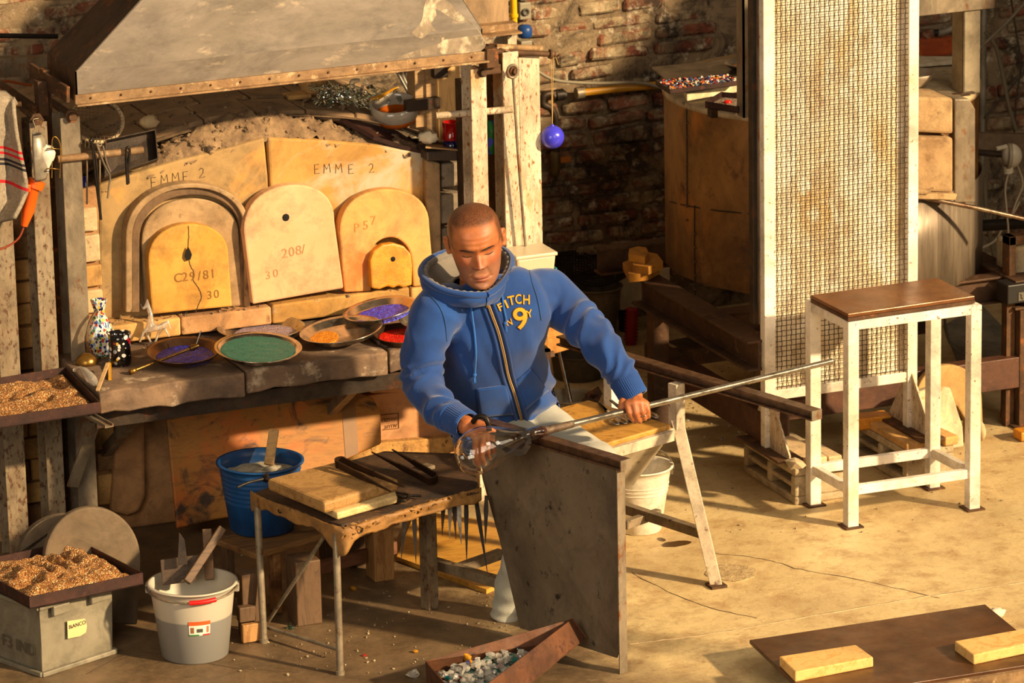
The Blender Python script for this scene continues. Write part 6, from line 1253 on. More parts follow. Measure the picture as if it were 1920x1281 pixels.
g = G(); c = fy(1916, 556, .7565); g.tube([c+V((-.006, 0, .008)), c+V((.0, 0, .002)), c+V((-.004, 0, -.002)), c+V((.003, 0, -.009))], .0014, 4); g.build('lightning_mark', plain('plate_black', '12100e', .5), CB)
g = G(); g.bb((b.x+.02, .8, .0), (b.x+.05, .83, b.z)); g.build('stand', rust, CB)
cable([(1905, 575), (1908, 640), (1906, 700), (1902, 760)], .82, .006, cabd, 'black cable hanging below the control box')
cable([(1770, 590), (1780, 640), (1815, 668), (1860, 690), (1890, 700)], 1.0, .005, cabd, 'black cable sagging across the floor under the drum frame')
flat_px([(1768, 612), (1840, 572), (1905, 640), (1900, 690), (1800, 690)], .002, .003, 'grey_sheet', grunge('pale_dirty_sheet', '6f6857', '8f8672', 6, .7, spots='3d352a', sp_scale=12, sp_t=.6), 'pale dirty sheet lying on the floor under the drum frame', 'sheet')
# ------------------------------------------------------------------ by the wall behind the man's arm
def yz(x, y, Y_): return fy(x, y, Y_)
WP = thing('white_cabinet', fy(1209, 582, 2.4), 'white metal panel standing at the brick wall behind the drum frame', 'panel')
a = fy(1163, 582, 2.4); b = fy(1256, 470, 2.4); g = G(); g.bb((a.x, 2.4, a.z), (b.x, 2.46, b.z-.02)); g.build('panel', grunge('dull_white_enamel', 'c4bba4', 'd8cfb8', 4, .5, spots='5f5545', sp_scale=16, sp_t=.66, bump=.05), WP, bev=.003)
for x in (a.x+.02, b.x-.02): g = G(); g.bb((x-.01, 2.41, 0), (x+.01, 2.44, a.z)); g.build('leg', iron, WP)
RH = thing('red_hose', fz(1190, 655, 0), 'corrugated red plastic hose standing on end under the white panel', 'hose')
for i, (x, yb, yt) in enumerate(((1183, 640, 578), (1230, 628, 592))):
    g = G(); a = fy(x, yb, 2.25+i*.05); t = fy(x+2, yt, 2.25+i*.05); n_ = 10 if i == 0 else 6; g.tube([a.lerp(t, k/(2*n_)) for k in range(2*n_+1)], [.026 if k % 2 else .017 for k in range(2*n_+1)], 14); g.tube([a, V((a.x, a.y, 0))], .018, 10); g.build('coil', plain('red_corrugated', '8f1218', .5), RH)
def tub(px, py, rt, rb, h_, mat, label, name='tin_bucket', z=0): c = fz(px, py, z); B = thing(name, c, label, 'bucket'); g = G(); g.lathe(bucket_profile(rt, rb, h_, .006), c, 44); g.build('body', mat, B); return c, B
zinc = grunge('dull_zinc', '5f5545', '7d715c', 6, .5, .4, spots='3d3428', sp_scale=18, sp_t=.6, bump=.1)
c, TB = tub(1120, 640, .088, .062, .2, zinc, 'dull zinc bucket under the black perforated basket by the wall')
g = G()
for z in (.12, .135): g.tube([c+V((math.cos(a)*.081, math.sin(a)*.081, z)) for a in [i*math.pi/18 for i in range(36)]], .002, 5, closed=True)
g.build('rib', zinc, TB, kind='stuff')
BK = thing('perforated_basket', fd(1100, 520, (c-CC).dot(CF)), 'black perforated metal sheet bent like a saddle on top of the zinc bucket', 'basket')
q0 = (c-CC).dot(CF)
def bk(u, w):
    x = 1035+u*138; top = 455+26*abs(u-.42)*1.6+18*u*u; bot = 500+36*math.sin(u*2.6); y = top*(1-w)+bot*w
    return fd(x, y, q0+.12-.22*w+.06*math.sin(u*3.1))
g = G()
for i in range(26): g.tube([bk(i/25, k/16) for k in range(17)], .0022, 4)
for k in range(15): g.tube([bk(i/26, k/14) for i in range(27)], .0022, 4)
g.build('perforated_sheet', iron, BK, kind='stuff'); g = G(); g.tube([bk(i/30, 1) for i in range(31)], .004, 6); g.tube([bk(i/30, 0) for i in range(31)], .004, 6); g.build('rim_wire', iron, BK, kind='stuff')
c2_, _ = tub(1085, 706, .095, .085, .085, grunge('olive_tub', '3d3322', '5a4c33', 6, .7), 'low olive tub on the floor behind the bench', 'low_tub')
c3_, _ = tub(1068, 792, .085, .07, .09, grunge('cream_tub', '9c9078', 'b8ab90', 5, .4, .2), 'pale metal pail behind the seat with two steel tubes standing in it', 'metal_pail')
for i, (xa, ya, xb, yb) in enumerate(((1019, 664, 1042, 752), (1046, 646, 1072, 752))):
    q = (c3_-CC).dot(CF); g = G(); g.tube([fd(xa, ya, q+.05), fd(xb, yb+12, q)], .008, 10); g.build('steel_tube', chrome, label='%s steel tube standing in the pale metal pail beside the blue hoodie' % ('nearer' if i == 0 else 'farther'), cat='tube')
g = G(); q = (c3_-CC).dot(CF)
for P in ([(1074, 772), (1104, 738), (1128, 742), (1120, 758), (1096, 768)], [(1096, 742), (1122, 726), (1130, 740), (1112, 748)]):
    g.prism([fd(x, y, q-.1) for x, y in P], CFh*.012)
g.build('bent_iron', rust, label='bent brown sheet iron scraps between the pail and the seat', cat='iron scrap', kind='stuff')
SS = thing('side_shelf', V((.52, .9, 0)), 'rough orange clay shelf on a pale steel post beside the furnace end', 'shelf')
slab_px([(990, 662), (995, 612), (1040, 600), (1064, 606), (1094, 642), (1080, 652), (1040, 664)], .9, .12, 'clay_slab', grunge('rough_orange_clay', 'b5732e', 'd69a52', 8, .95, spots='8a5420', sp_scale=26, sp_t=.6, bump=.9, bscale=40), SS)
a = fy(1005, 700, .93); b = fy(1029, 700, .93); g = G(); g.bb((a.x, .93, 0), (b.x, .96, fy(1010, 655, .93).z)); g.build('post', steel_pale, SS); g = G(); g.beam(fy(1000, 672, .88), fy(1031, 665, .8), .04, .02); g.build('bracket', rust, SS, bev=.003)
PB = thing('plastic_tub', fy(1005, 512, .75), 'translucent plastic food tub behind the blue hoodie shoulder', 'tub'); a = fy(968, 512, .75); b = fy(1042, 476, .75)
tubm = plain('translucent_plastic', 'c4b698', .35); g = G(); g.hexa([(a.x+.006, .75, a.z-.02), (b.x-.006, .75, a.z-.02), (b.x-.006, .86, a.z-.02), (a.x+.006, .86, a.z-.02), (a.x, .745, b.z), (b.x, .745, b.z), (b.x, .865, b.z), (a.x, .865, b.z)]); g.build('body', tubm, PB, bev=.008)
g = G(); g.bb((a.x-.004, .741, b.z-.004), (b.x+.004, .869, b.z+.008)); g.build('lid', tubm, PB, bev=.004)
g = G(); g.bb((b.x-.002, .742, a.z-.016), (b.x+.0, .76, a.z+.002)); g.build('label', plain('cyan_label', '2aa0b8', .4), PB)
g = G(); g.bb((a.x-.02, .76, a.z-.04), (b.x+.02, .95, a.z-.021)); g.build('tub_shelf', steel_dark, FUR)
g = G(); g.bb((.4, .9, .3), (.43, .97, a.z-.04)); g.build('tub_bracket', steel_dark, FUR)
# ------------------------------------------------------------------ low dark board with two firebricks, front right
bz_ = .07; LBD = thing('dark_board', fz(1650, 1220, 0), 'wide dark brown steel board lying low on the floor in front', 'board')
P = [fz(1405, 1200, bz_), fz(1847, 1133, bz_), fz(1995, 1212, bz_), fz(1545, 1330, bz_)]
P[3] = P[0]+(fz(1490, 1281, bz_)-P[0])*1.35; P[2] = P[1]+(P[3]-P[0])
g = G(); g.prism([p-V((0, 0, .012)) for p in P], (0, 0, .012)); g.build('top_board', grunge('dark_brown_plate', '4a2c15', '5e3a1e', 5, .4, .1, spots='5a3f26', sp_scale=10, sp_t=.62, bump=.06), LBD, split=1, bev=.002)
for t in (.15, .85): a = P[0].lerp(P[1], t); b = P[3].lerp(P[2], t); g = G(); g.beam(a-V((0, 0, .041)), b-V((0, 0, .041)), .06, .058); g.build('bearer', rust, LBD)
a = P[3]; b = P[2]; g = G(); g.beam(a-V((0, 0, .03)), b-V((0, 0, .03)), .03, .04); g.build('front_bearer', rim_m, LBD)
wbm = wood('buff_stained_brick', 'c7964e', 'dbb06c', 5, st=(3, 3, 3), dark='7d5430', dark_t=.6, dark_scale=9, rough=.8)
def flat_brick(P, th, label): g = G(); g.prism([fz(x, y, bz_+th)-V((0, 0, th)) for x, y in P], (0, 0, th)); g.jitter(.002, 20, th*99); g.build('firebrick', wbm, label=label, cat='brick', group='firebricks on the dark board', bev=.004, split=1)
flat_brick([(1461, 1230), (1491, 1260), (1638, 1232), (1604, 1208)], .03, 'buff firebrick with brown stains near the left end of the dark board'); flat_brick([(1790, 1202), (1826, 1228), (1960, 1200), (1925, 1178)], .03, 'buff firebrick at the right end of the dark board')
g = G(); g.ball(fz(1868, 1150, .02), .03, 10, (1, .6, .5), jit=.2); g.build('white_rag', plain('white_rag', 'c9bea8', .8), label='scrap of white cloth behind the right corner of the dark board', cat='cloth')
# ------------------------------------------------------------------ upper left: wall beams, towel, work lamp
g = G(); g.tube([fy(-20, 67, 1.5), fy(108, 68, 1.5)], .008, 10); g.build('wall_rod', iron, label='dark round rod running into the hood at the upper left', cat='rod')
g = G(); a = fy(-20, 130, 1.4); g.profile(fy(-30, 126, 1.4), fy(92, 122, 1.4), [(-.02, -.03), (.02, -.03), (.02, .03), (-.02, .03)]); g.build('wall_beam', steel_worn, label='pale grey steel beam behind the left corner of the hood', cat='beam')
g = G(); g.tube(spline([fy(x, y, 1.3) for x, y in [(-10, 160), (8, 152), (35, 156), (60, 160)]], 5), .004, 8); g.tube(spline([fy(x, y, 1.3) for x, y in [(8, 152), (2, 170), (4, 185)]], 5), .004, 8); g.build('orange_cable', plain('orange_cable', '8f4413', .5), label='orange cable draped over the rods at the upper left', cat='cable')
g = G(); g.tube([fy(-10, 150, 1.2), fy(70, 205, .95)], .011, 10); g.build('slant_rod', rust, label='slanting brown rod behind the towel', cat='rod')
def mat_towel():
    t = NT('striped_wool'); sx = t.N('ShaderNodeSeparateXYZ'); t.l(t.tc.outputs['Object'], sx.inputs[0]); v = t.coords(rand=False)
    base = t.ramp(t.noise(v, 120, 4, .7), [(.3, '6f6354'), (.7, '9a8d79')])
    ad = t.N('ShaderNodeMath', operation='MULTIPLY_ADD'); ad.inputs[1].default_value = .35; t.l(sx.outputs[0], ad.inputs[0]); t.l(sx.outputs[2], ad.inputs[2])
    for z, w, c in ((.245, .004, 'b0101a'), (.228, .004, 'b0101a'), (.208, .004, '1d1a22'), (.194, .004, '1d1a22'), (.138, .005, 'b0101a')):
        s1 = t.N('ShaderNodeMath', operation='SUBTRACT'); s1.inputs[1].default_value = z; t.l(ad.outputs[0], s1.inputs[0]); ab = t.N('ShaderNodeMath', operation='ABSOLUTE'); t.l(s1.outputs[0], ab.inputs[0])
        lt = t.N('ShaderNodeMath', operation='LESS_THAN'); lt.inputs[1].default_value = w; t.l(ab.outputs[0], lt.inputs[0]); base = t.mix(lt.outputs[0], base, c)
    t.set(**{'Base Color': base, 'Roughness': .95}); t.bump(t.noise(v, 260, 3, .6), .5, .004); return t.m
def twl(u, w):
    x = -80+u*116-6*math.sin(w*5)+(u-.5)*10*math.sin(w*3)-(40*(1-u) if w > .8 else 0)*0; y = 180+w*245-u*u*14+(12*(1-math.sin(u*3.14))if w < .05 else 0)
    x += u*(18*min(1, w/.7)-8)
    if w > .8: x -= (w-.8)*5*22*u
    if u > .8 and w < .12: y += 18*(u-.8)/.2*(1-w/.12)
    return fy(x, y, .78+.035*math.sin(u*9+w*2)-.02*math.sin(w*7)+.012*NZ.noise(V((u*5, w*8, 0)))+(.06*(1-w/.08)**2 if w < .08 else 0))
g = G(); g.grid(twl, 40, 50); o = g.build('striped_towel', mat_towel(), label='grey wool towel with red and black stripes hanging at the left edge', cat='towel'); m = o.modifiers.new('s', 'SOLIDIFY'); m.thickness = .012
g = G(); g.tube([fy(-40, 205, .86), fy(40, 195, .82)], .008, 8); g.build('towel_hook', rust, FUR)
WL = thing('work_lamp', fy(62, 330, .8), 'orange-handled inspection lamp with a grey reflector hanging on the left posts', 'work lamp')
org_m = plain('orange_plastic', 'd9560a', .4)
g = G(); g.tube([fy(45, 424, .8), fy(52, 395, .8), fy(62, 352, .8), fy(66, 343, .8)], [.010, .020, .0195, .026], 16); g.tube([fy(64, 352, .8), fy(70, 338, .8)], .026, 16); g.build('handle', org_m, WL)
g = G(); g.box(fy(50, 352, .785), (.018, .03, .022)); g.build('switch', org_m, WL, bev=.003)
g = G(); c0, c1 = fy(66, 335, .8), fy(62, 252, .8); ax = (c1-c0).normalized(); sx_ = ax.cross(Y3).normalized(); L_ = (c1-c0).length
def refl(u, w): a = math.radians(100+u*190); r = .043*math.sin(math.pi*(.18+.72*w))**.55; return c0+ax*L_*w+(sx_*math.cos(a)+Y3*math.sin(a))*r
g.grid(refl, 22, 16); o = g.build('reflector', grunge('lamp_grey', '7d7466', '9b9180', 6, .45, .3, bump=.03), WL); m = o.modifiers.new('s', 'SOLIDIFY'); m.thickness = .003
g = G(); c = fy(86, 295, .78); g.lathe([(.010, -.045), (.012, -.03), (.027, .0), (.029, .014), (.021, .032), (0, .04)], c, 24, axis=V((.05, 0, 1)).normalized()); g.build('bulb', plain('frosted_bulb', 'c9c2b4', .3), WL)
for (y_) in (280, 318): g = G(); g.tube([fy(74, y_, .8), fy(96, y_-2, .74), fy(113, y_, .78)], .002, 6); g.build('cage_wire', brass, WL)
g = G(); g.tube(spline([fy(x, y, .765) for x, y in [(97, 334), (98, 300), (98, 262), (106, 258), (114, 278), (112, 334)]], 4), .002, 6); g.build('cage_wire', brass, WL)
g = G(); g.tube(spline([fy(x, y, .81) for x, y in [(60, 250), (66, 240), (62, 225), (72, 222)]], 5), .002, 6); g.build('hook', steel_worn, WL)
g = G(); g.tube(spline([fy(x, y, .8) for x, y in [(45, 424), (36, 445), (18, 460), (-12, 472)]], 6), .0035, 8); g.build('cord', plain('lamp_cord', '7a2f14', .5), WL)
# ------------------------------------------------------------------ blowpipe with the glass bulb
A_ = fz(1005, 812, .655); B_ = fz(1388, 719, .655); pd = (B_-A_).normalized()
BPI = thing('blowpipe', A_+pd*.3, 'long steel blowpipe across the bench rails with a clear glass bulb on its tip', 'blowpipe')
def pa(k): return A_+pd*k
g = G(); g.tube([pa(-.012), pa(.02), pa(.06), pa(.12), pa(.3), pa(1.1)], [.0115, .0125, .0115, .0098, .009, .009], 18); g.build('pipe', grunge('long_blowpipe', '8f867a', 'b0a698', 9, .28, .9, spots='5a4530', sp_scale=40, sp_t=.66, bump=.05), BPI)
g = G(); g.tube([pa(.002), pa(.02), pa(.13)], [.0128, .0130, .0105], 18); g.build('scaled_tip', grunge('scaled_hot_steel', '4a3a30', '7d6a58', 30, .6, .6, bump=.5), BPI)
hm = glass('bulb_glass', 'fdfcf8', .0, 1.46)
prof = [(-.022, .0165), (-.008, .019), (.012, .0175), (.028, .0165), (.045, .0185), (.07, .0255), (.095, .035), (.12, .0455), (.145, .055), (.17, .0625), (.195, .066), (.22, .0645), (.242, .056), (.256, .044), (.266, .028), (.27, .012), (.271, .0)]
def axis_pt(z): return pa(-z)-CU*(.11*max(0, z-.03)**1.6*1.7)
def bulb_surf(off, flip):
    g = G(); n = 48; up = Z3; P = []
    side = pd.cross(Z3).normalized(); u2 = side.cross(pd)
    for z, r in prof:
        r = max(0.0, r-off); zz = z-(off if z > .2 else 0)
        for k in range(n): a = 2*math.pi*k/n; P.append(axis_pt(zz)+side*(math.cos(a)*r)+u2*(math.sin(a)*r))
    F = [(i*n+k, i*n+(k+1) % n, (i+1)*n+(k+1) % n, (i+1)*n+k) for i in range(len(prof)-1) for k in range(n)]
    if flip: F = [f[::-1] for f in F]
    return P, F
P1, F1 = bulb_surf(0, False); g = G(); g.add(P1, F1, True); P2_, F2 = bulb_surf(.0018, True); g.add(P2_, F2, True)
n = 48; b = len(P1); g.add([P1[k] for k in range(n)]+[P2_[k] for k in range(n)], [(k, n+k, n+(k+1) % n, (k+1) % n) for k in range(n)], True)
ob = g.build('glass_bulb', hm, BPI); m = ob.modifiers.new('s', 'SUBSURF'); m.levels = 1; m.render_levels = 2
bm = bmesh.new(); bm.from_mesh(ob.data); bmesh.ops.remove_doubles(bm, verts=bm.verts, dist=1e-5); bmesh.ops.recalc_face_normals(bm, faces=bm.faces); bm.to_mesh(ob.data); bm.free()
g = G(); g.tube([pa(-.006), pa(.006), pa(.02), pa(.03)], [.0150, .0165, .0165, .0132], 20); g.build('moil', plain('reddish_moil', '351c15', .06, 0, coat=.8), BPI)
# jacks gripping the neck, held in the right hand
JK = thing('jacks', fd(905, 800, 12.74), "dark iron jacks in the man's right hand, closed on the neck of the glass bulb", 'jacks', 'spring jacks of the glassblower')
g = G(); g.tube(spline([fd(x, y, w) for x, y, w in [(886, 792, 12.74), (895, 782, 12.72), (908, 782, 12.71), (915, 794, 12.71), (917, 806, 12.72)]], 6), .0055, 10, flat=1.4); g.build('spring_bow', iron, JK)
for P in ([(914, 812), (955, 805), (970, 799), (984, 803), (995, 820), (997, 832), (985, 836), (982, 822), (972, 811), (940, 818)], [(914, 824), (950, 850), (972, 856), (986, 851), (996, 836), (985, 834), (978, 843), (960, 843)]):
    g = G(); g.prism([fd(x, y, 12.725) for x, y in P], CF*.006); g.build('blade', iron, JK, split=1)
# ------------------------------------------------------------------ the glassblower
MAN = thing('person', fd(930, 830, 13.42), 'seated man with cropped hair in a blue zip hoodie, head bowed over the glass bulb, a hand on the blowpipe', 'person')
MAN['label'] = 'seated man with cropped hair in a blue zip hoodie, head bowed over the glass bulb'
def remesh(g, name, voxel, it, mat, parent, fac=.5, post=None):
    o = g.build(name, mat, parent, split=1); m = o.modifiers.new('r', 'REMESH'); m.mode = 'VOXEL'; m.voxel_size = voxel; m.use_smooth_shade = True
    if it: m = o.modifiers.new('s', 'SMOOTH'); m.factor = fac; m.iterations = it
    bpy.context.view_layer.update(); dg = bpy.context.evaluated_depsgraph_get(); nm = bpy.data.meshes.new_from_object(o.evaluated_get(dg)); o.modifiers.clear(); o.data = nm; nm.name = name
    if not nm.materials: nm.materials.append(mat)
    for p in nm.polygons: p.use_smooth = True
    return o
def bvh_of(o): org = root_of(o.parent) if o.parent else root_of(o); return BVHTree.FromPolygons([v.co+org for v in o.data.vertices], [tuple(p.vertices) for p in o.data.polygons])
def chain(g, pts, n=14):
    for i, (p, r) in enumerate(pts):
        g.ball(p, r, n)
        if i: g.tube([pts[i-1][0], p], [pts[i-1][1], r], n)
# --- torso and sleeves
lat0 = (CRh*math.cos(.33)+CFh*math.sin(.33)+V((0, 0, .14))).normalized()
RINGS = [(952, 806, 13.42, .135, .105), (950, 797, 13.42, .155, .125), (945, 784, 13.40, .163, .135), (935, 745, 13.33, .17, .142), (926, 700, 13.26, .163, .138), (918, 650, 13.19, .16, .135), (918, 605, 13.13, .172, .132), (920, 575, 13.09, .172, .118), (915, 550, 13.06, .14, .098), (905, 533, 13.05, .085, .08), (902, 525, 13.05, .05, .05)]
cs = [fd(a, b, c) for a, b, c, _, _ in RINGS]; CS = spline(cs, 8); RW = [r for r in spline([(r[3], r[4], 0) for r in RINGS], 8)]
def torso_pt(i, a, infl=0):
    t = (CS[min(i+1, len(CS)-1)]-CS[max(i-1, 0)]).normalized(); lt = (lat0-t*lat0.dot(t)).normalized(); fw = lt.cross(t); fw = fw if fw.dot(CF) < 0 else -fw
    w, d = RW[i].x+infl, RW[i].y+infl; c, s = math.cos(a), math.sin(a); e = .82
    return CS[i]+lt*(w*math.copysign(abs(c)**e, c))+fw*(d*math.copysign(abs(s)**e, s))
def fold_t(p, i, a):
    u = i/len(CS); n = NZ.noise(V((p.dot(CR)*9, p.dot(CU)*13, 4))); m = NZ.noise(V((p.dot(CR)*22+p.dot(CU)*14, p.dot(CU)*7-p.dot(CR)*7, 9)))
    low = math.exp(-((u-.22)/.14)**2); return .012*n*(1-.4*u)+.009*m+.011*low*math.sin(p.dot(CU)*95+3*NZ.noise(p*7))
g = G(); NT_ = 64; P = []
for i in range(len(CS)):
    for k in range(NT_):
        a = 2*math.pi*k/NT_; p = torso_pt(i, a); n = (p-CS[i]).normalized(); P.append(p+n*fold_t(p, i, a))
F = [(i*NT_+k, i*NT_+(k+1) % NT_, (i+1)*NT_+(k+1) % NT_, (i+1)*NT_+k) for i in range(len(CS)-1) for k in range(NT_)]+[tuple(range(NT_-1, -1, -1)), tuple(range((len(CS)-1)*NT_, len(CS)*NT_))]
g.add(P, F, True)
def sleeve(g, pts, seed, amp=.0105):
    c = spline([p for p, r in pts], 14); rr = spline([(r, 0, 0) for p, r in pts], 14); m = len(c); n = 44; P = []; nr = None
    for i in range(m):
        t = (c[min(i+1, m-1)]-c[max(i-1, 0)]).normalized(); nr = t.orthogonal().normalized() if nr is None else (nr-t*nr.dot(t)).normalized(); bi = t.cross(nr); s = i/(m-1)
        for k in range(n):
            a = 2*math.pi*k/n; d = nr*math.cos(a)+bi*math.sin(a); q = c[i]+d*rr[i].x
            w = (.35+.65*math.exp(-((s-.55)/.16)**2)+.8*math.exp(-((s-.86)/.1)**2)); ph = s*46+3.0*math.sin(a+seed)+7*NZ.noise(V((q.x*9, q.y*9, q.z*9+seed)))
            rid = 1-abs(math.sin(ph*.5))*2; f = amp*w*(rid*.55+.5*NZ.noise(q*24)); P.append(q+d*f*(1 if s < .97 else 0))
    F = [(i*n+k, i*n+(k+1) % n, (i+1)*n+(k+1) % n, (i+1)*n+k) for i in range(m-1) for k in range(n)]+[tuple(range(n-1, -1, -1)), tuple(range((m-1)*n, m*n))]; g.add(P, F, True); return c, rr
LA = [(fd(985, 560, 13.12), .075), (fd(1024, 555, 13.18), .082), (fd(1067, 584, 13.16), .068), (fd(1106, 622, 13.08), .060), (fd(1132, 656, 13.03), .055), (fd(1156, 690, 12.995), .049), (fd(1174, 716, 12.98), .043)]
RA = [(fd(860, 580, 13.06), .07), (fd(822, 585, 12.99), .078), (fd(800, 638, 12.98), .064), (fd(790, 690, 13.0), .063), (fd(797, 728, 12.98), .060), (fd(826, 766, 12.90), .053), (fd(850, 785, 12.84), .046)]
sleeve(g, LA, 1.0); sleeve(g, RA, 3.7)
def mat_cloth(name, c1, c2, sc=500):
    t = NT(name); v = t.coords(rand=False); t.set(**{'Base Color': t.ramp(t.noise(v, 7, 5, .6), [(.3, c1), (.7, c2)]), 'Roughness': .9, 'Sheen Weight': .25})
    t.bump(t.noise(v, sc, 2, .5), .25, .002); t.bump(t.noise(v, 60, 4, .6), .12, .004); MATS[name] = t.m; return t.m
hood_blue = mat_cloth('blue_fleece', '04306c', '08428a'); hood_grey = mat_cloth('grey_lining', '5f5850', '7d7468')
HD = remesh(g, 'hoodie', .0048, 3, hood_blue, MAN, .5); HB = bvh_of(HD)
def on(x, y, off=.002, B=None):
    d = ray(x, y).normalized(); h = (B or HB).ray_cast(CC+d*9, d)
    if h[0] is None: return None
    nn = h[1] if h[1].dot(d) < 0 else -h[1]; return h[0]+(nn-d).normalized()*off
def ribbed(c0, c1, r0, r1, name, ribs=44, sx=1):
    g = G(); n = ribs*4; ax = (c1-c0).normalized(); x = ax.orthogonal().normalized(); y = ax.cross(x); P = []; st = [(0, .96), (.08, 1.03), (.3, 1.02), (.7, 1.01), (.92, 1.03), (1, .98), (.985, .86), (.5, .84)]
    for t, k in st:
        for i in range(n): a = 2*math.pi*i/n; r = (r0+(r1-r0)*t)*k+.0011*math.sin(a*ribs)*(1 if 0 < t < .98 else .4); P.append(c0.lerp(c1, t)+x*math.cos(a)*r+y*math.sin(a)*r)
    F = [(i*n+k, i*n+(k+1) % n, (i+1)*n+(k+1) % n, (i+1)*n+k) for i in range(len(st)-1) for k in range(n)]; g.add(P, F, True); return g.build(name, hood_blue, HD)
ribbed(fd(1168, 708, 12.985), fd(1190, 746, 12.978), .043, .041, 'cuff'); ribbed(fd(841, 778, 12.865), fd(877, 799, 12.795), .046, .042, 'cuff')
# hem band
g = G(); P = []; n = 240; rows_ = [(4, .006), (3, .012), (8, .012), (13, .009), (17, .004)]
for i, inf in rows_:
    for k in range(n): a = 2*math.pi*k/n; P.append(torso_pt(min(i, len(CS)-1), a, inf-.003+.0012*math.sin(a*70)))
g.add(P, [(i*n+k, i*n+(k+1) % n, (i+1)*n+(k+1) % n, (i+1)*n+k) for i in range(len(rows_)-1) for k in range(n)], True); g.build('hem_band', hood_blue, HD)
# zip, pulls, seams, pockets, cords, lettering
zp = bez2([(910, 556), (921, 585), (934, 622), (945, 665), (953, 705), (966, 745), (975, 775), (979, 795)], 6)
zpts = [q for q in (on(x, y, .004) for x, y in zp) if q]
g = G(); g.tube(zpts, .0055, 8, flat=.5); g.build('zip_tape', plain('tan_zip_tape', 'a98a5c', .7), HD)
g = G(); g.tube([q-CF*.003 for q in zpts], .0018, 6); g.build('zip_teeth', brass, HD)
for dx in (-10, 9):
    q = [q for q in (on(x+dx, y, .003) for x, y in zp[2:]) if q]; g = G(); g.tube(q, .0055, 8, flat=.8); g.build('zip_placket', hood_blue, HD)
g = G(); q = on(912, 562, .009); g.box(q, (.008, .006, .012)); q = on(913, 572, .009); g.box(q, (.006, .004, .014)); g.build('zip_pull', brass, HD)
def seam(px, r=.0016, mat=None, name='seam'):
    q = [q for q in (on(x, y, .0008) for x, y in bez2(px, 6)) if q]
    if len(q) > 2: g = G(); g.tube(q, r, 6); g.build(name, mat or hood_blue, HD)
dk = mat_cloth('seam_blue', '0b3566', '0f4580'); seam([(991, 500), (998, 530), (1008, 562), (1015, 600)], .0026, dk); seam([(800, 548), (822, 572), (834, 600), (838, 640)], .0022, dk)
def pocket(px, name='pocket'):
    g = G(); nu = nv = 12; P = {}
    a, b, c, d = [V((x, y, 0)) for x, y in px]
    def f(u, w): q = a.lerp(b, u).lerp(d.lerp(c, u), w); p = on(q.x, q.y, .0045); return p if p else fd(q.x, q.y, 13.15)
    g.grid(f, nu, nv); o = g.build(name, hood_blue, HD); m = o.modifiers.new('s', 'SOLIDIFY'); m.thickness = .006; m.offset = 0
    e = [f(i/14, 0) for i in range(15)]+[f(1, i/14) for i in range(15)]+[f(1-i/14, 1) for i in range(15)]+[f(0, 1-i/14) for i in range(15)]
    g = G(); g.tube(e, .0018, 5); g.build('pocket_stitching', hood_blue, HD)
pocket([(894, 729), (948, 722), (962, 776), (900, 782)]); pocket([(966, 716), (994, 692), (1026, 732), (984, 768)])
def cord(px, name='drawstring'):
    q = [q for q in (on(x, y, .005) for x, y in bez2(px, 6)) if q]; g = G(); g.tube(q, .0032, 8); e = q[-1]; g.ball(e, .006, 10)
    for i in range(7): g.tube([e, e+V((R0.uniform(-.006, .006), R0.uniform(-.004, .004), -.018-R0.uniform(0, .008)))], .0014, 4)
    g.build(name, mat_cloth('cord_blue', '1a5aa8', '2a6cbc') if 'cord_blue' not in MATS else MATS['cord_blue'], HD)
cord([(882, 556), (886, 590), (890, 630), (892, 670), (890, 702)]); cord([(936, 536), (941, 556), (944, 580), (948, 598), (947, 606)])
patch_m = mat_cloth('gold_felt', 'd98a12', 'eb9f20'); edge_m = mat_cloth('navy_edge', '3a2a20', '4a3526')
def letter(ch, cx, cy, hpx, rot, wide=1.0, nm='lettering'):
    for off, k, m_, z in ((.012, 1.0, edge_m, .0022), (.0, 1.0, patch_m, .0034)):
        c = bpy.data.curves.new('t', 'FONT'); c.body = ch; c.size = 1; c.align_x = 'CENTER'; c.align_y = 'CENTER'; c.offset = .013+off*2.2; c.resolution_u = 4
        t = bpy.data.objects.new('t', c); COL.objects.link(t); bpy.context.view_layer.update(); me = bpy.data.meshes.new_from_object(t.evaluated_get(bpy.context.evaluated_depsgraph_get())); bpy.data.objects.remove(t)
        bm = bmesh.new(); bm.from_mesh(me); bmesh.ops.triangulate(bm, faces=bm.faces); bmesh.ops.subdivide_edges(bm, edges=[e for e in bm.edges if e.calc_length() > .15], cuts=2); s = hpx/.72; ca, sa = math.cos(rot), math.sin(rot); org = root_of(HD)
        yo = sum((v.co.y for v in bm.verts))/max(1, len(bm.verts)); yo = (max(v.co.y for v in bm.verts)+min(v.co.y for v in bm.verts))/2
        for v in bm.verts:
            x, y = v.co.x*wide*s, (v.co.y-yo)*s; p = on(cx+x*ca-y*sa, cy-(x*sa+y*ca), z)
            v.co = (p if p else fd(cx, cy, 13))-org
        bm.to_mesh(me); bm.free(); me.materials.clear(); me.materials.append(m_); me.name = nm; o = bpy.data.objects.new(nm if m_ is patch_m else 'lettering_edge', me); COL.objects.link(o); o.parent = HD; ORG[o.name] = org
for ch, x, y, h_, r_, w_ in [('F', 937.5, 576, 14, .45, 1.1), ('I', 949, 570, 16.5, .42, 1.3), ('T', 958.5, 563.5, 17.5, .22, .92), ('C', 971.5, 561, 18, .08, .72), ('H', 986.5, 562, 18, .0, .82), ('9', 976, 597, 40, .16, 1.05), ('N', 954.5, 604, 12.5, .3, .9), ('Y', 992, 588, 14, .25, .95)]: letter(ch, x, y, h_, r_, w_)
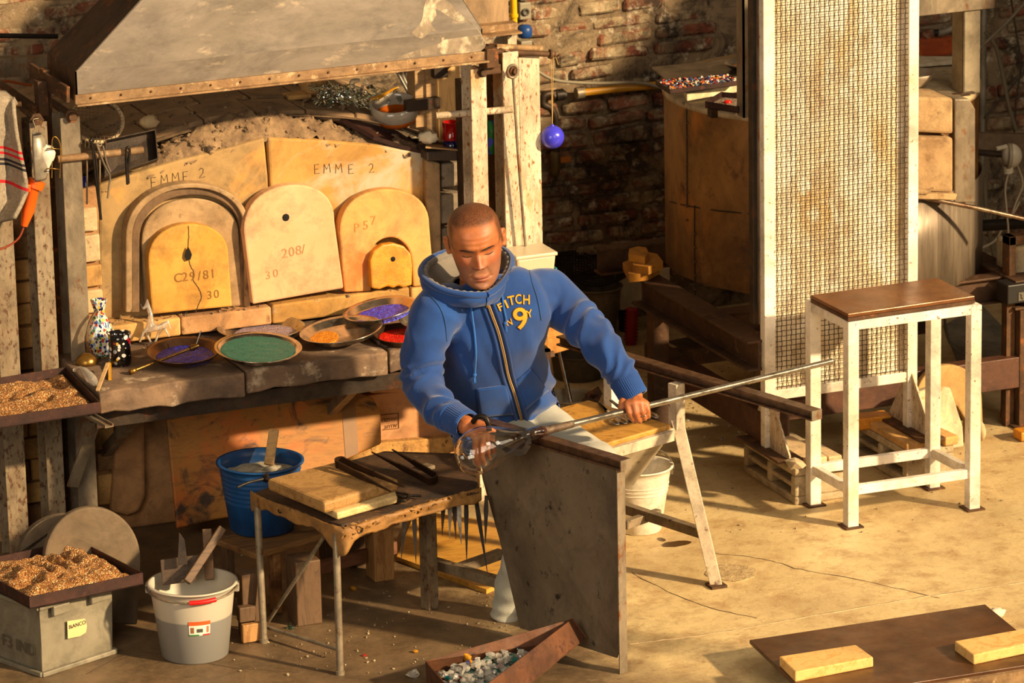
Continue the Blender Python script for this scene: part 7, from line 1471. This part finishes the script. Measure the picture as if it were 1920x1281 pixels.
# hood lying round the neck
rimp = [(911, 553, 12.90), (880, 553, 12.885), (845, 548, 12.90), (812, 535, 12.93), (790, 515, 12.99), (796, 494, 13.07), (822, 478, 13.16), (856, 468, 13.23), (900, 462, 13.26), (938, 466, 13.22), (958, 482, 13.14), (957, 505, 13.06), (946, 525, 12.98), (930, 542, 12.93), (913, 553, 12.90)]
rim_ = spline([fd(*p) for p in rimp], 8); nkc = fd(900, 528, 13.05)
def hood_in(u, w):
    i = u*(len(rim_)-1); a = int(min(i, len(rim_)-2)); p = rim_[a].lerp(rim_[a+1], i-a); q = nkc+(p-nkc)*.45-V((0, 0, .02)); r = p.lerp(q, w); return r-V((0, 0, .035*math.sin(w*math.pi)))+V((0, 0, .006*math.sin(u*40)*w*(1-w)*2))
def hood_out(u, w):
    i = u*(len(rim_)-1); a = int(min(i, len(rim_)-2)); p = rim_[a].lerp(rim_[a+1], i-a); d = (p-nkc); d.z = 0; bk = max(0, d.normalized().dot(CFh)); q = nkc+d*(.9-.05*bk)-V((0, 0, .035+.09*bk)); return p.lerp(q, w)+d.normalized()*((.010+.036*bk)*math.sin(w*math.pi))+d.normalized()*.004*NZ.noise(p*30+V((w*3, 0, 0)))
g = G(); g.grid(hood_in, 110, 14); o = g.build('hood_lining', hood_grey, HD); m = o.modifiers.new('s', 'SOLIDIFY'); m.thickness = .005
g = G(); g.grid(hood_out, 110, 14); g.tube(rim_, .0095, 10); o = g.build('hood', hood_blue, HD)
g = G(); g.tube([p+(nkc-p).normalized()*.011-V((0, 0, .002)) for p in rim_], [.0095+.0015*math.sin(i*1.9) for i in range(len(rim_))], 10); g.build('hood_facing', hood_grey, HD)
# --- body: head, neck, arms, hands as one skin
hp_, hr = math.radians(27), math.radians(7); fwd = (-CF*math.cos(hp_)-CU*math.sin(hp_)); hup = (CU*math.cos(hp_)-CF*math.sin(hp_)); hx = CR.copy()
yw = math.radians(-5); fwd, hx = fwd*math.cos(yw)-hx*math.sin(yw)*-1*-1, hx*math.cos(yw)+fwd*math.sin(yw)*1; fwd.normalize(); hx = (hx-fwd*hx.dot(fwd)).normalized()
hup = fwd.cross(hx); hup = hup if hup.dot(CU) > 0 else -hup
hx, hup = hx*math.cos(hr)+hup*math.sin(hr), hup*math.cos(hr)-hx*math.sin(hr)
HC = fd(892, 456, 12.94); HH = .226
tab = [(-.03, .012, .045, .02), (0, .03, .073, .0), (.04, .040, .086, -.012), (.1, .051, .088, -.03), (.2, .061, .0865, -.055), (.33, .068, .085, -.075), (.45, .0735, .082, -.086), (.52, .0745, .080, -.091), (.6, .075, .0885, -.094), (.7, .0755, .0875, -.095), (.8, .072, .078, -.091), (.89, .060, .060, -.077), (.96, .038, .036, -.052), (.99, .018, .017, -.03), (1.0, .002, .0, -.008)]
TS = spline([(t[1], t[2], t[3]) for t in tab], 8); ZS = [p.x for p in spline([(t[0], 0, 0) for t in tab], 8)]
def gs(x, z, cx, cz, sx, sz): return math.exp(-((x-cx)/sx)**2-((z-cz)/sz)**2)
def face_d(x, z):
    ax = abs(x); d = 0
    nz = min(1, max(0, (.575-z)/.22))
    if .3 < z < .62: d += (.003+.021*nz**1.3)*math.exp(-(x/(.0085+.004*nz))**2)*(1 if z > .355 else max(0, 1-(.355-z)/.035))
    d += .009*gs(ax, z, .0135, .352, .006, .026); d -= .0085*gs(ax, z, .031, .515, .015, .075*.9); d += .006*gs(ax, z, .031, .507, .0115, .04)
    d -= .0016*gs(ax, z, .031, .478, .014, .012); d += .0055*gs(ax, z, .026, .59, .02, .045); d -= .002*gs(ax, z, .0045, .6, .0025, .05)
    d += .005*gs(ax, z, .047, .42, .018, .09); d += .0055*gs(x, z, 0, .207, .021, .022); d += .0062*gs(x, z, 0, .165, .018, .026); d -= .0052*gs(x, z, 0, .187, .024, .009)
    d -= .003*gs(ax, z, .026, .187, .006, .03); d += .007*gs(x, z, 0, .055, .018, .055); d -= .003*gs(x, z, 0, .118, .02, .03)
    t = (.34-z)/.16
    if 0 < t < 1: d -= .0026*math.exp(-((ax-(.017+.013*t))/.004)**2)
    d += .0012*math.sin(z*95)*gs(x, z, 0, .72, .035, .09)
    return d
def head_local(z, a):
    lo = 0
    for i in range(len(ZS)-1):
        if ZS[i] <= z <= ZS[i+1]: lo = i; break
    else: lo = len(ZS)-2
    t = (z-ZS[lo])/max(1e-6, ZS[lo+1]-ZS[lo]); p = TS[lo].lerp(TS[lo+1], t); w, f, b = max(p.x, .001), p.y, p.z; yc = -.012+(f+b)*.12 if z > .2 else (f+b)/2; yc = (f+b)/2+.0
    c, s = math.cos(a), math.sin(a); x = w*math.copysign(abs(c)**.92, c); y = yc+(f-yc)*s if s > 0 else yc+(yc-b)*s
    if s > 0: y += face_d(x, z)*min(1, s*1.6)
    return x, y, z
def hl(x, y, z): return HC+hx*x+fwd*y+hup*((z-.5)*HH)
g = G(); NA = 150; NZ_ = 130; P = []
for i in range(NZ_):
    z = -.03+1.03*(1-math.cos(math.pi*i/(NZ_-1)))/2
    for k in range(NA): a = 2*math.pi*k/NA; P.append(hl(*head_local(z, a)))
F = [(i*NA+k, i*NA+(k+1) % NA, (i+1)*NA+(k+1) % NA, (i+1)*NA+k) for i in range(NZ_-1) for k in range(NA)]+[tuple(range(NA-1, -1, -1)), tuple(range((NZ_-1)*NA, NZ_*NA))]
g.add(P, F, True)
for sg in (-1, 1):  # ears
    pts = [(.074, -.008, .42), (.080, -.012, .40), (.084, -.022, .46), (.087, -.028, .53), (.085, -.024, .59), (.080, -.012, .61), (.076, -.004, .57)]
    chain(g, [(hl(sg*x, y, z), r) for (x, y, z), r in zip(pts, [.0055, .006, .005, .005, .005, .005, .005])], 10); g.ball(hl(sg*.078, -.014, .5), .013, 12, (.45, .8, 1.2))
nb_ = fd(899, 552, 13.06); chain(g, [(hl(0, -.03, .25), .052), (hl(0, -.045, .1), .054), (nb_, .058), (fd(905, 590, 13.12), .07)], 20)
chain(g, [(fd(905, 590, 13.12), .07), (fd(925, 690, 13.26), .08), (fd(940, 770, 13.38), .09)], 16)
chain(g, [(fd(905, 590, 13.12), .06), (LA[1][0], .04), (LA[3][0], .035), (LA[5][0], .03), (fd(1189, 744, 12.98), .0255)], 14)
chain(g, [(fd(905, 590, 13.12), .06), (RA[1][0], .038), (RA[2][0], .03), (RA[3][0], .026), (RA[4][0], .026), (RA[5][0], .028), (fd(878, 800, 12.79), .027)], 14)
def hand(g, wrist, mcps, pips, dips, tips, thumb, r0=.0088):
    for m_, p, d, t in zip(mcps, pips, dips, tips):
        chain(g, [(wrist, .017), (wrist.lerp(m_, .55), .014), (m_, .0115), (p, r0), (d, r0*.9), (t, r0*.78)], 12)
    for i in range(3): chain(g, [(mcps[i], .0115), (mcps[i+1], .0115)], 10); chain(g, [(wrist.lerp(mcps[i], .55), .014), (wrist.lerp(mcps[i+1], .55), .014)], 10)
    chain(g, thumb, 12)
def FD(l): return [fd(*p) for p in l]
hand(g, fd(1190, 748, 12.975), FD([(1177, 758, 12.935), (1189, 756, 12.93), (1201, 756, 12.935), (1211, 758, 12.945)]), FD([(1180, 774, 12.928), (1192, 775, 12.925), (1204, 772, 12.93), (1214, 768, 12.94)]), FD([(1186, 786, 12.938), (1197, 787, 12.938), (1207, 782, 12.943), (1215, 777, 12.95)]), FD([(1190, 791, 12.955), (1200, 791, 12.957), (1209, 786, 12.962), (1216, 781, 12.966)]), [(fd(1182, 748, 12.97), .016), (fd(1169, 753, 12.955), .0135), (fd(1165, 764, 12.948), .0112), (fd(1168, 775, 12.952), .0092)])
hand(g, fd(878, 801, 12.785), FD([(893, 823, 12.735), (904, 817, 12.73), (914, 811, 12.735), (921, 806, 12.745)]), FD([(890, 846, 12.73), (902, 843, 12.725), (913, 834, 12.73), (923, 824, 12.74)]), FD([(892, 862, 12.735), (904, 860, 12.73), (915, 850, 12.735), (924, 838, 12.745)]), FD([(897, 874, 12.745), (908, 871, 12.742), (918, 861, 12.745), (926, 848, 12.75)]), [(fd(884, 800, 12.78), .016), (fd(898, 796, 12.75), .0135), (fd(912, 801, 12.735), .0115), (fd(924, 807, 12.735), .0095)])
def mat_skin():
    t = NT('weathered_skin'); v = t.coords(rand=False); at = t.N('ShaderNodeVertexColor'); at.layer_name = 'tint'; sep = t.N('ShaderNodeSeparateColor'); t.l(at.outputs[0], sep.inputs[0])
    col = t.ramp(t.noise(v, 30, 5, .6), [(.3, '9c5a32'), (.7, 'b87040')]); col = t.mix(sep.outputs[2], col, 'a04a38')
    st = t.N('ShaderNodeMath', operation='MULTIPLY'); t.l(sep.outputs[1], st.inputs[0]); t.l(t.ramp(t.noise(v, 420, 2, .5), [(.35, .25), (.65, .75)]), st.inputs[1]); col = t.mix(st.outputs[0], col, '6b5a50')
    hr_ = t.N('ShaderNodeMath', operation='MULTIPLY'); t.l(sep.outputs[0], hr_.inputs[0]); t.l(t.ramp(t.noise(v, 380, 2, .5), [(.3, .55), (.65, 1.)]), hr_.inputs[1]); col = t.mix(hr_.outputs[0], col, '24170f')
    t.set(**{'Base Color': col, 'Roughness': .5, 'Subsurface Weight': .08}); t.bump(t.noise(v, 160, 5, .65), .12, .003); return t.m
BODY = remesh(g, 'body', .0028, 1, mat_skin(), MAN, .4)
ca = BODY.data.color_attributes.new('tint', 'FLOAT_COLOR', 'POINT'); org = root_of(MAN); vals = []
def sst(a, b, x): t = min(1, max(0, (x-a)/(b-a))); return t*t*(3-2*t)
for v in BODY.data.vertices:
    q = v.co+org-HC; x, y, z = q.dot(hx), q.dot(fwd), q.dot(hup)/HH+.5; hr_ = st = lp = 0
    if q.length < .2 and z > -.2:
        ax = abs(x); line = .86+.05*math.cos(x*60)*0-.0*ax; front = sst(.062, .03, y)
        hr_ = max(sst(.83, .9, z+.5*max(0, ax-.02)), sst(.054, .066, ax)*sst(.52, .6, z)*sst(.055, .03, y), sst(.025, .0, y)*sst(.40, .5, z))*.9; hr_ *= (1 if not (ax > .078) else 0)
        st = sst(.42, .3, z)*sst(-.03, .03, y)*sst(-.15, .0, z)*(.9-.5*gs(x, z, 0, .19, .03, .05)); st = max(st, .95*gs(x, z, 0, .27, .026, .035)) if y > .05 else st
        lp = .8*(gs(x, z, 0, .207, .019, .014)+gs(x, z, 0, .165, .017, .02)) if y > .05 else 0; lp = max(lp, .35*gs(ax, z, .045, .4, .02, .1)) if y > .02 else lp
        lp = max(lp, .5*gs(x, z, 0, .37, .014, .05)) if y > .05 else lp
    vals += [hr_, st, min(1, lp), 1]
ca.data.foreach_set('color', vals)
BB = bvh_of(BODY); brow_m = plain('dark_brow', '2b1a12', .9)
def hpx(x, z): return proj(hl(x, .085, z))
def onhead(x, z, off): 
    o_ = hl(x, .2, z); h = BB.ray_cast(o_, -fwd); return (h[0]+fwd*off) if h[0] else hl(x, .09, z)
for sg in (-1, 1):
    g = G(); g.tube([onhead(sg*x, z, .001) for x, z in [(.012, .572), (.02, .583), (.032, .592), (.043, .585), (.05, .57)]], [.0018, .0028, .003, .0024, .001], 8); g.build('eyebrow', brow_m, MAN)
    g = G(); g.tube([onhead(sg*x, z, .0003) for x, z in [(.018, .494), (.025, .482), (.032, .478), (.039, .483), (.045, .494)]], [.0006, .0012, .0014, .0012, .0006], 6); g.build('eyelash', brow_m, MAN)
g = G(); g.tube([onhead(x, .187, .0002) for x in (-.022, -.015, -.008, 0, .008, .015, .022)], [.0004, .0009, .001, .001, .001, .0009, .0004], 5); g.build('mouth_line', plain('mouth_dark', '4a1f18', .7), MAN)
for sg in (-1, 1): g = G(); g.ball(onhead(sg*.0075, .34, -.001), .0028, 8, (1.2, .8, .7)); g.build('nostril', MATS['mouth_dark'], MAN)
c = fd(1203, 779, 12.93); g = G(); ax = (fd(1204, 772, 12.93)-fd(1207, 782, 12.943)).normalized(); x = ax.orthogonal().normalized(); y = ax.cross(x); g.tube([fd(1205.5, 777, 12.9365)+x*math.cos(a)*.0095+y*math.sin(a)*.0095 for a in [i*math.pi/10 for i in range(20)]], .0016, 6, closed=True); g.build('finger_ring', chrome, MAN)
# --- jeans and shoes
jean = mat_cloth('pale_jeans', '9a998c', 'b8b5a4', 300); g = G()
def leg(g, pts, seed):
    c = spline([p for p, r in pts], 12); rr = spline([(r, 0, 0) for p, r in pts], 12); m = len(c); n = 36; P = []; nr = None
    for i in range(m):
        t = (c[min(i+1, m-1)]-c[max(i-1, 0)]).normalized(); nr = t.orthogonal().normalized() if nr is None else (nr-t*nr.dot(t)).normalized(); bi = t.cross(nr)
        for k in range(n): a = 2*math.pi*k/n; d = nr*math.cos(a)+bi*math.sin(a); q = c[i]+d*rr[i].x; P.append(q+d*(.006*NZ.noise(V((q.x*16, q.y*16, q.z*16+seed)))+.004*(1-2*abs(math.sin(i*.55+1.5*math.sin(a))))*(i/m)))
    g.add(P, [(i*n+k, i*n+(k+1) % n, (i+1)*n+(k+1) % n, (i+1)*n+k) for i in range(m-1) for k in range(n)]+[tuple(range(n-1, -1, -1)), tuple(range((m-1)*n, m*n))], True)
leg(g, [(fd(925, 800, 13.44), .11), (fd(960, 830, 13.28), .088), (fd(1000, 880, 13.08), .072), (fd(1005, 925, 13.05), .066), (fd(985, 1010, 13.10), .056), (fd(960, 1110, 13.2), .05), (fd(950, 1160, 13.23), .048)], 1)
AL = fz(950, 1180, 0)+ba*.3-bd*.15+V((0, 0, .09))
leg(g, [(fd(965, 790, 13.48), .11), (fd(1010, 806, 13.36), .09), (fd(1085, 858, 13.14), .077), (fd(1125, 895, 13.02), .07), (AL.lerp(fd(1125, 895, 13.05), .45), .056), (AL, .05)], 5)
g.ball(fd(940, 795, 13.45), .125, 20, (1.15, .95, .7))
remesh(g, 'jeans', .007, 4, jean, MAN, .5)
shoe_m = plain('brown_shoe', '3a2a1e', .6)
for px, py, w in ((950, 1180, .1), (950, 1180, .3)):
    q = fz(px, py, 0)+ba*w-bd*(.15 if w > .2 else 0); q.z = 0; g = G(); d = bd
    def sf(u, v_, q=q, d=d): a = 2*math.pi*u; t = v_; L = -.07+.26*t; w_ = .042*math.sin(math.pi*(.12+.8*t))**.5; h = .085*(1-t)**.8+.035; return q+d*L+ba*(math.cos(a)*w_)+V((0, 0, max(.002, .02+(h-.02)*max(0, math.sin(a))+.018*min(0, math.sin(a)))))
    g.grid(sf, 24, 16, cu=True); g.build('shoe', shoe_m, MAN, split=1)
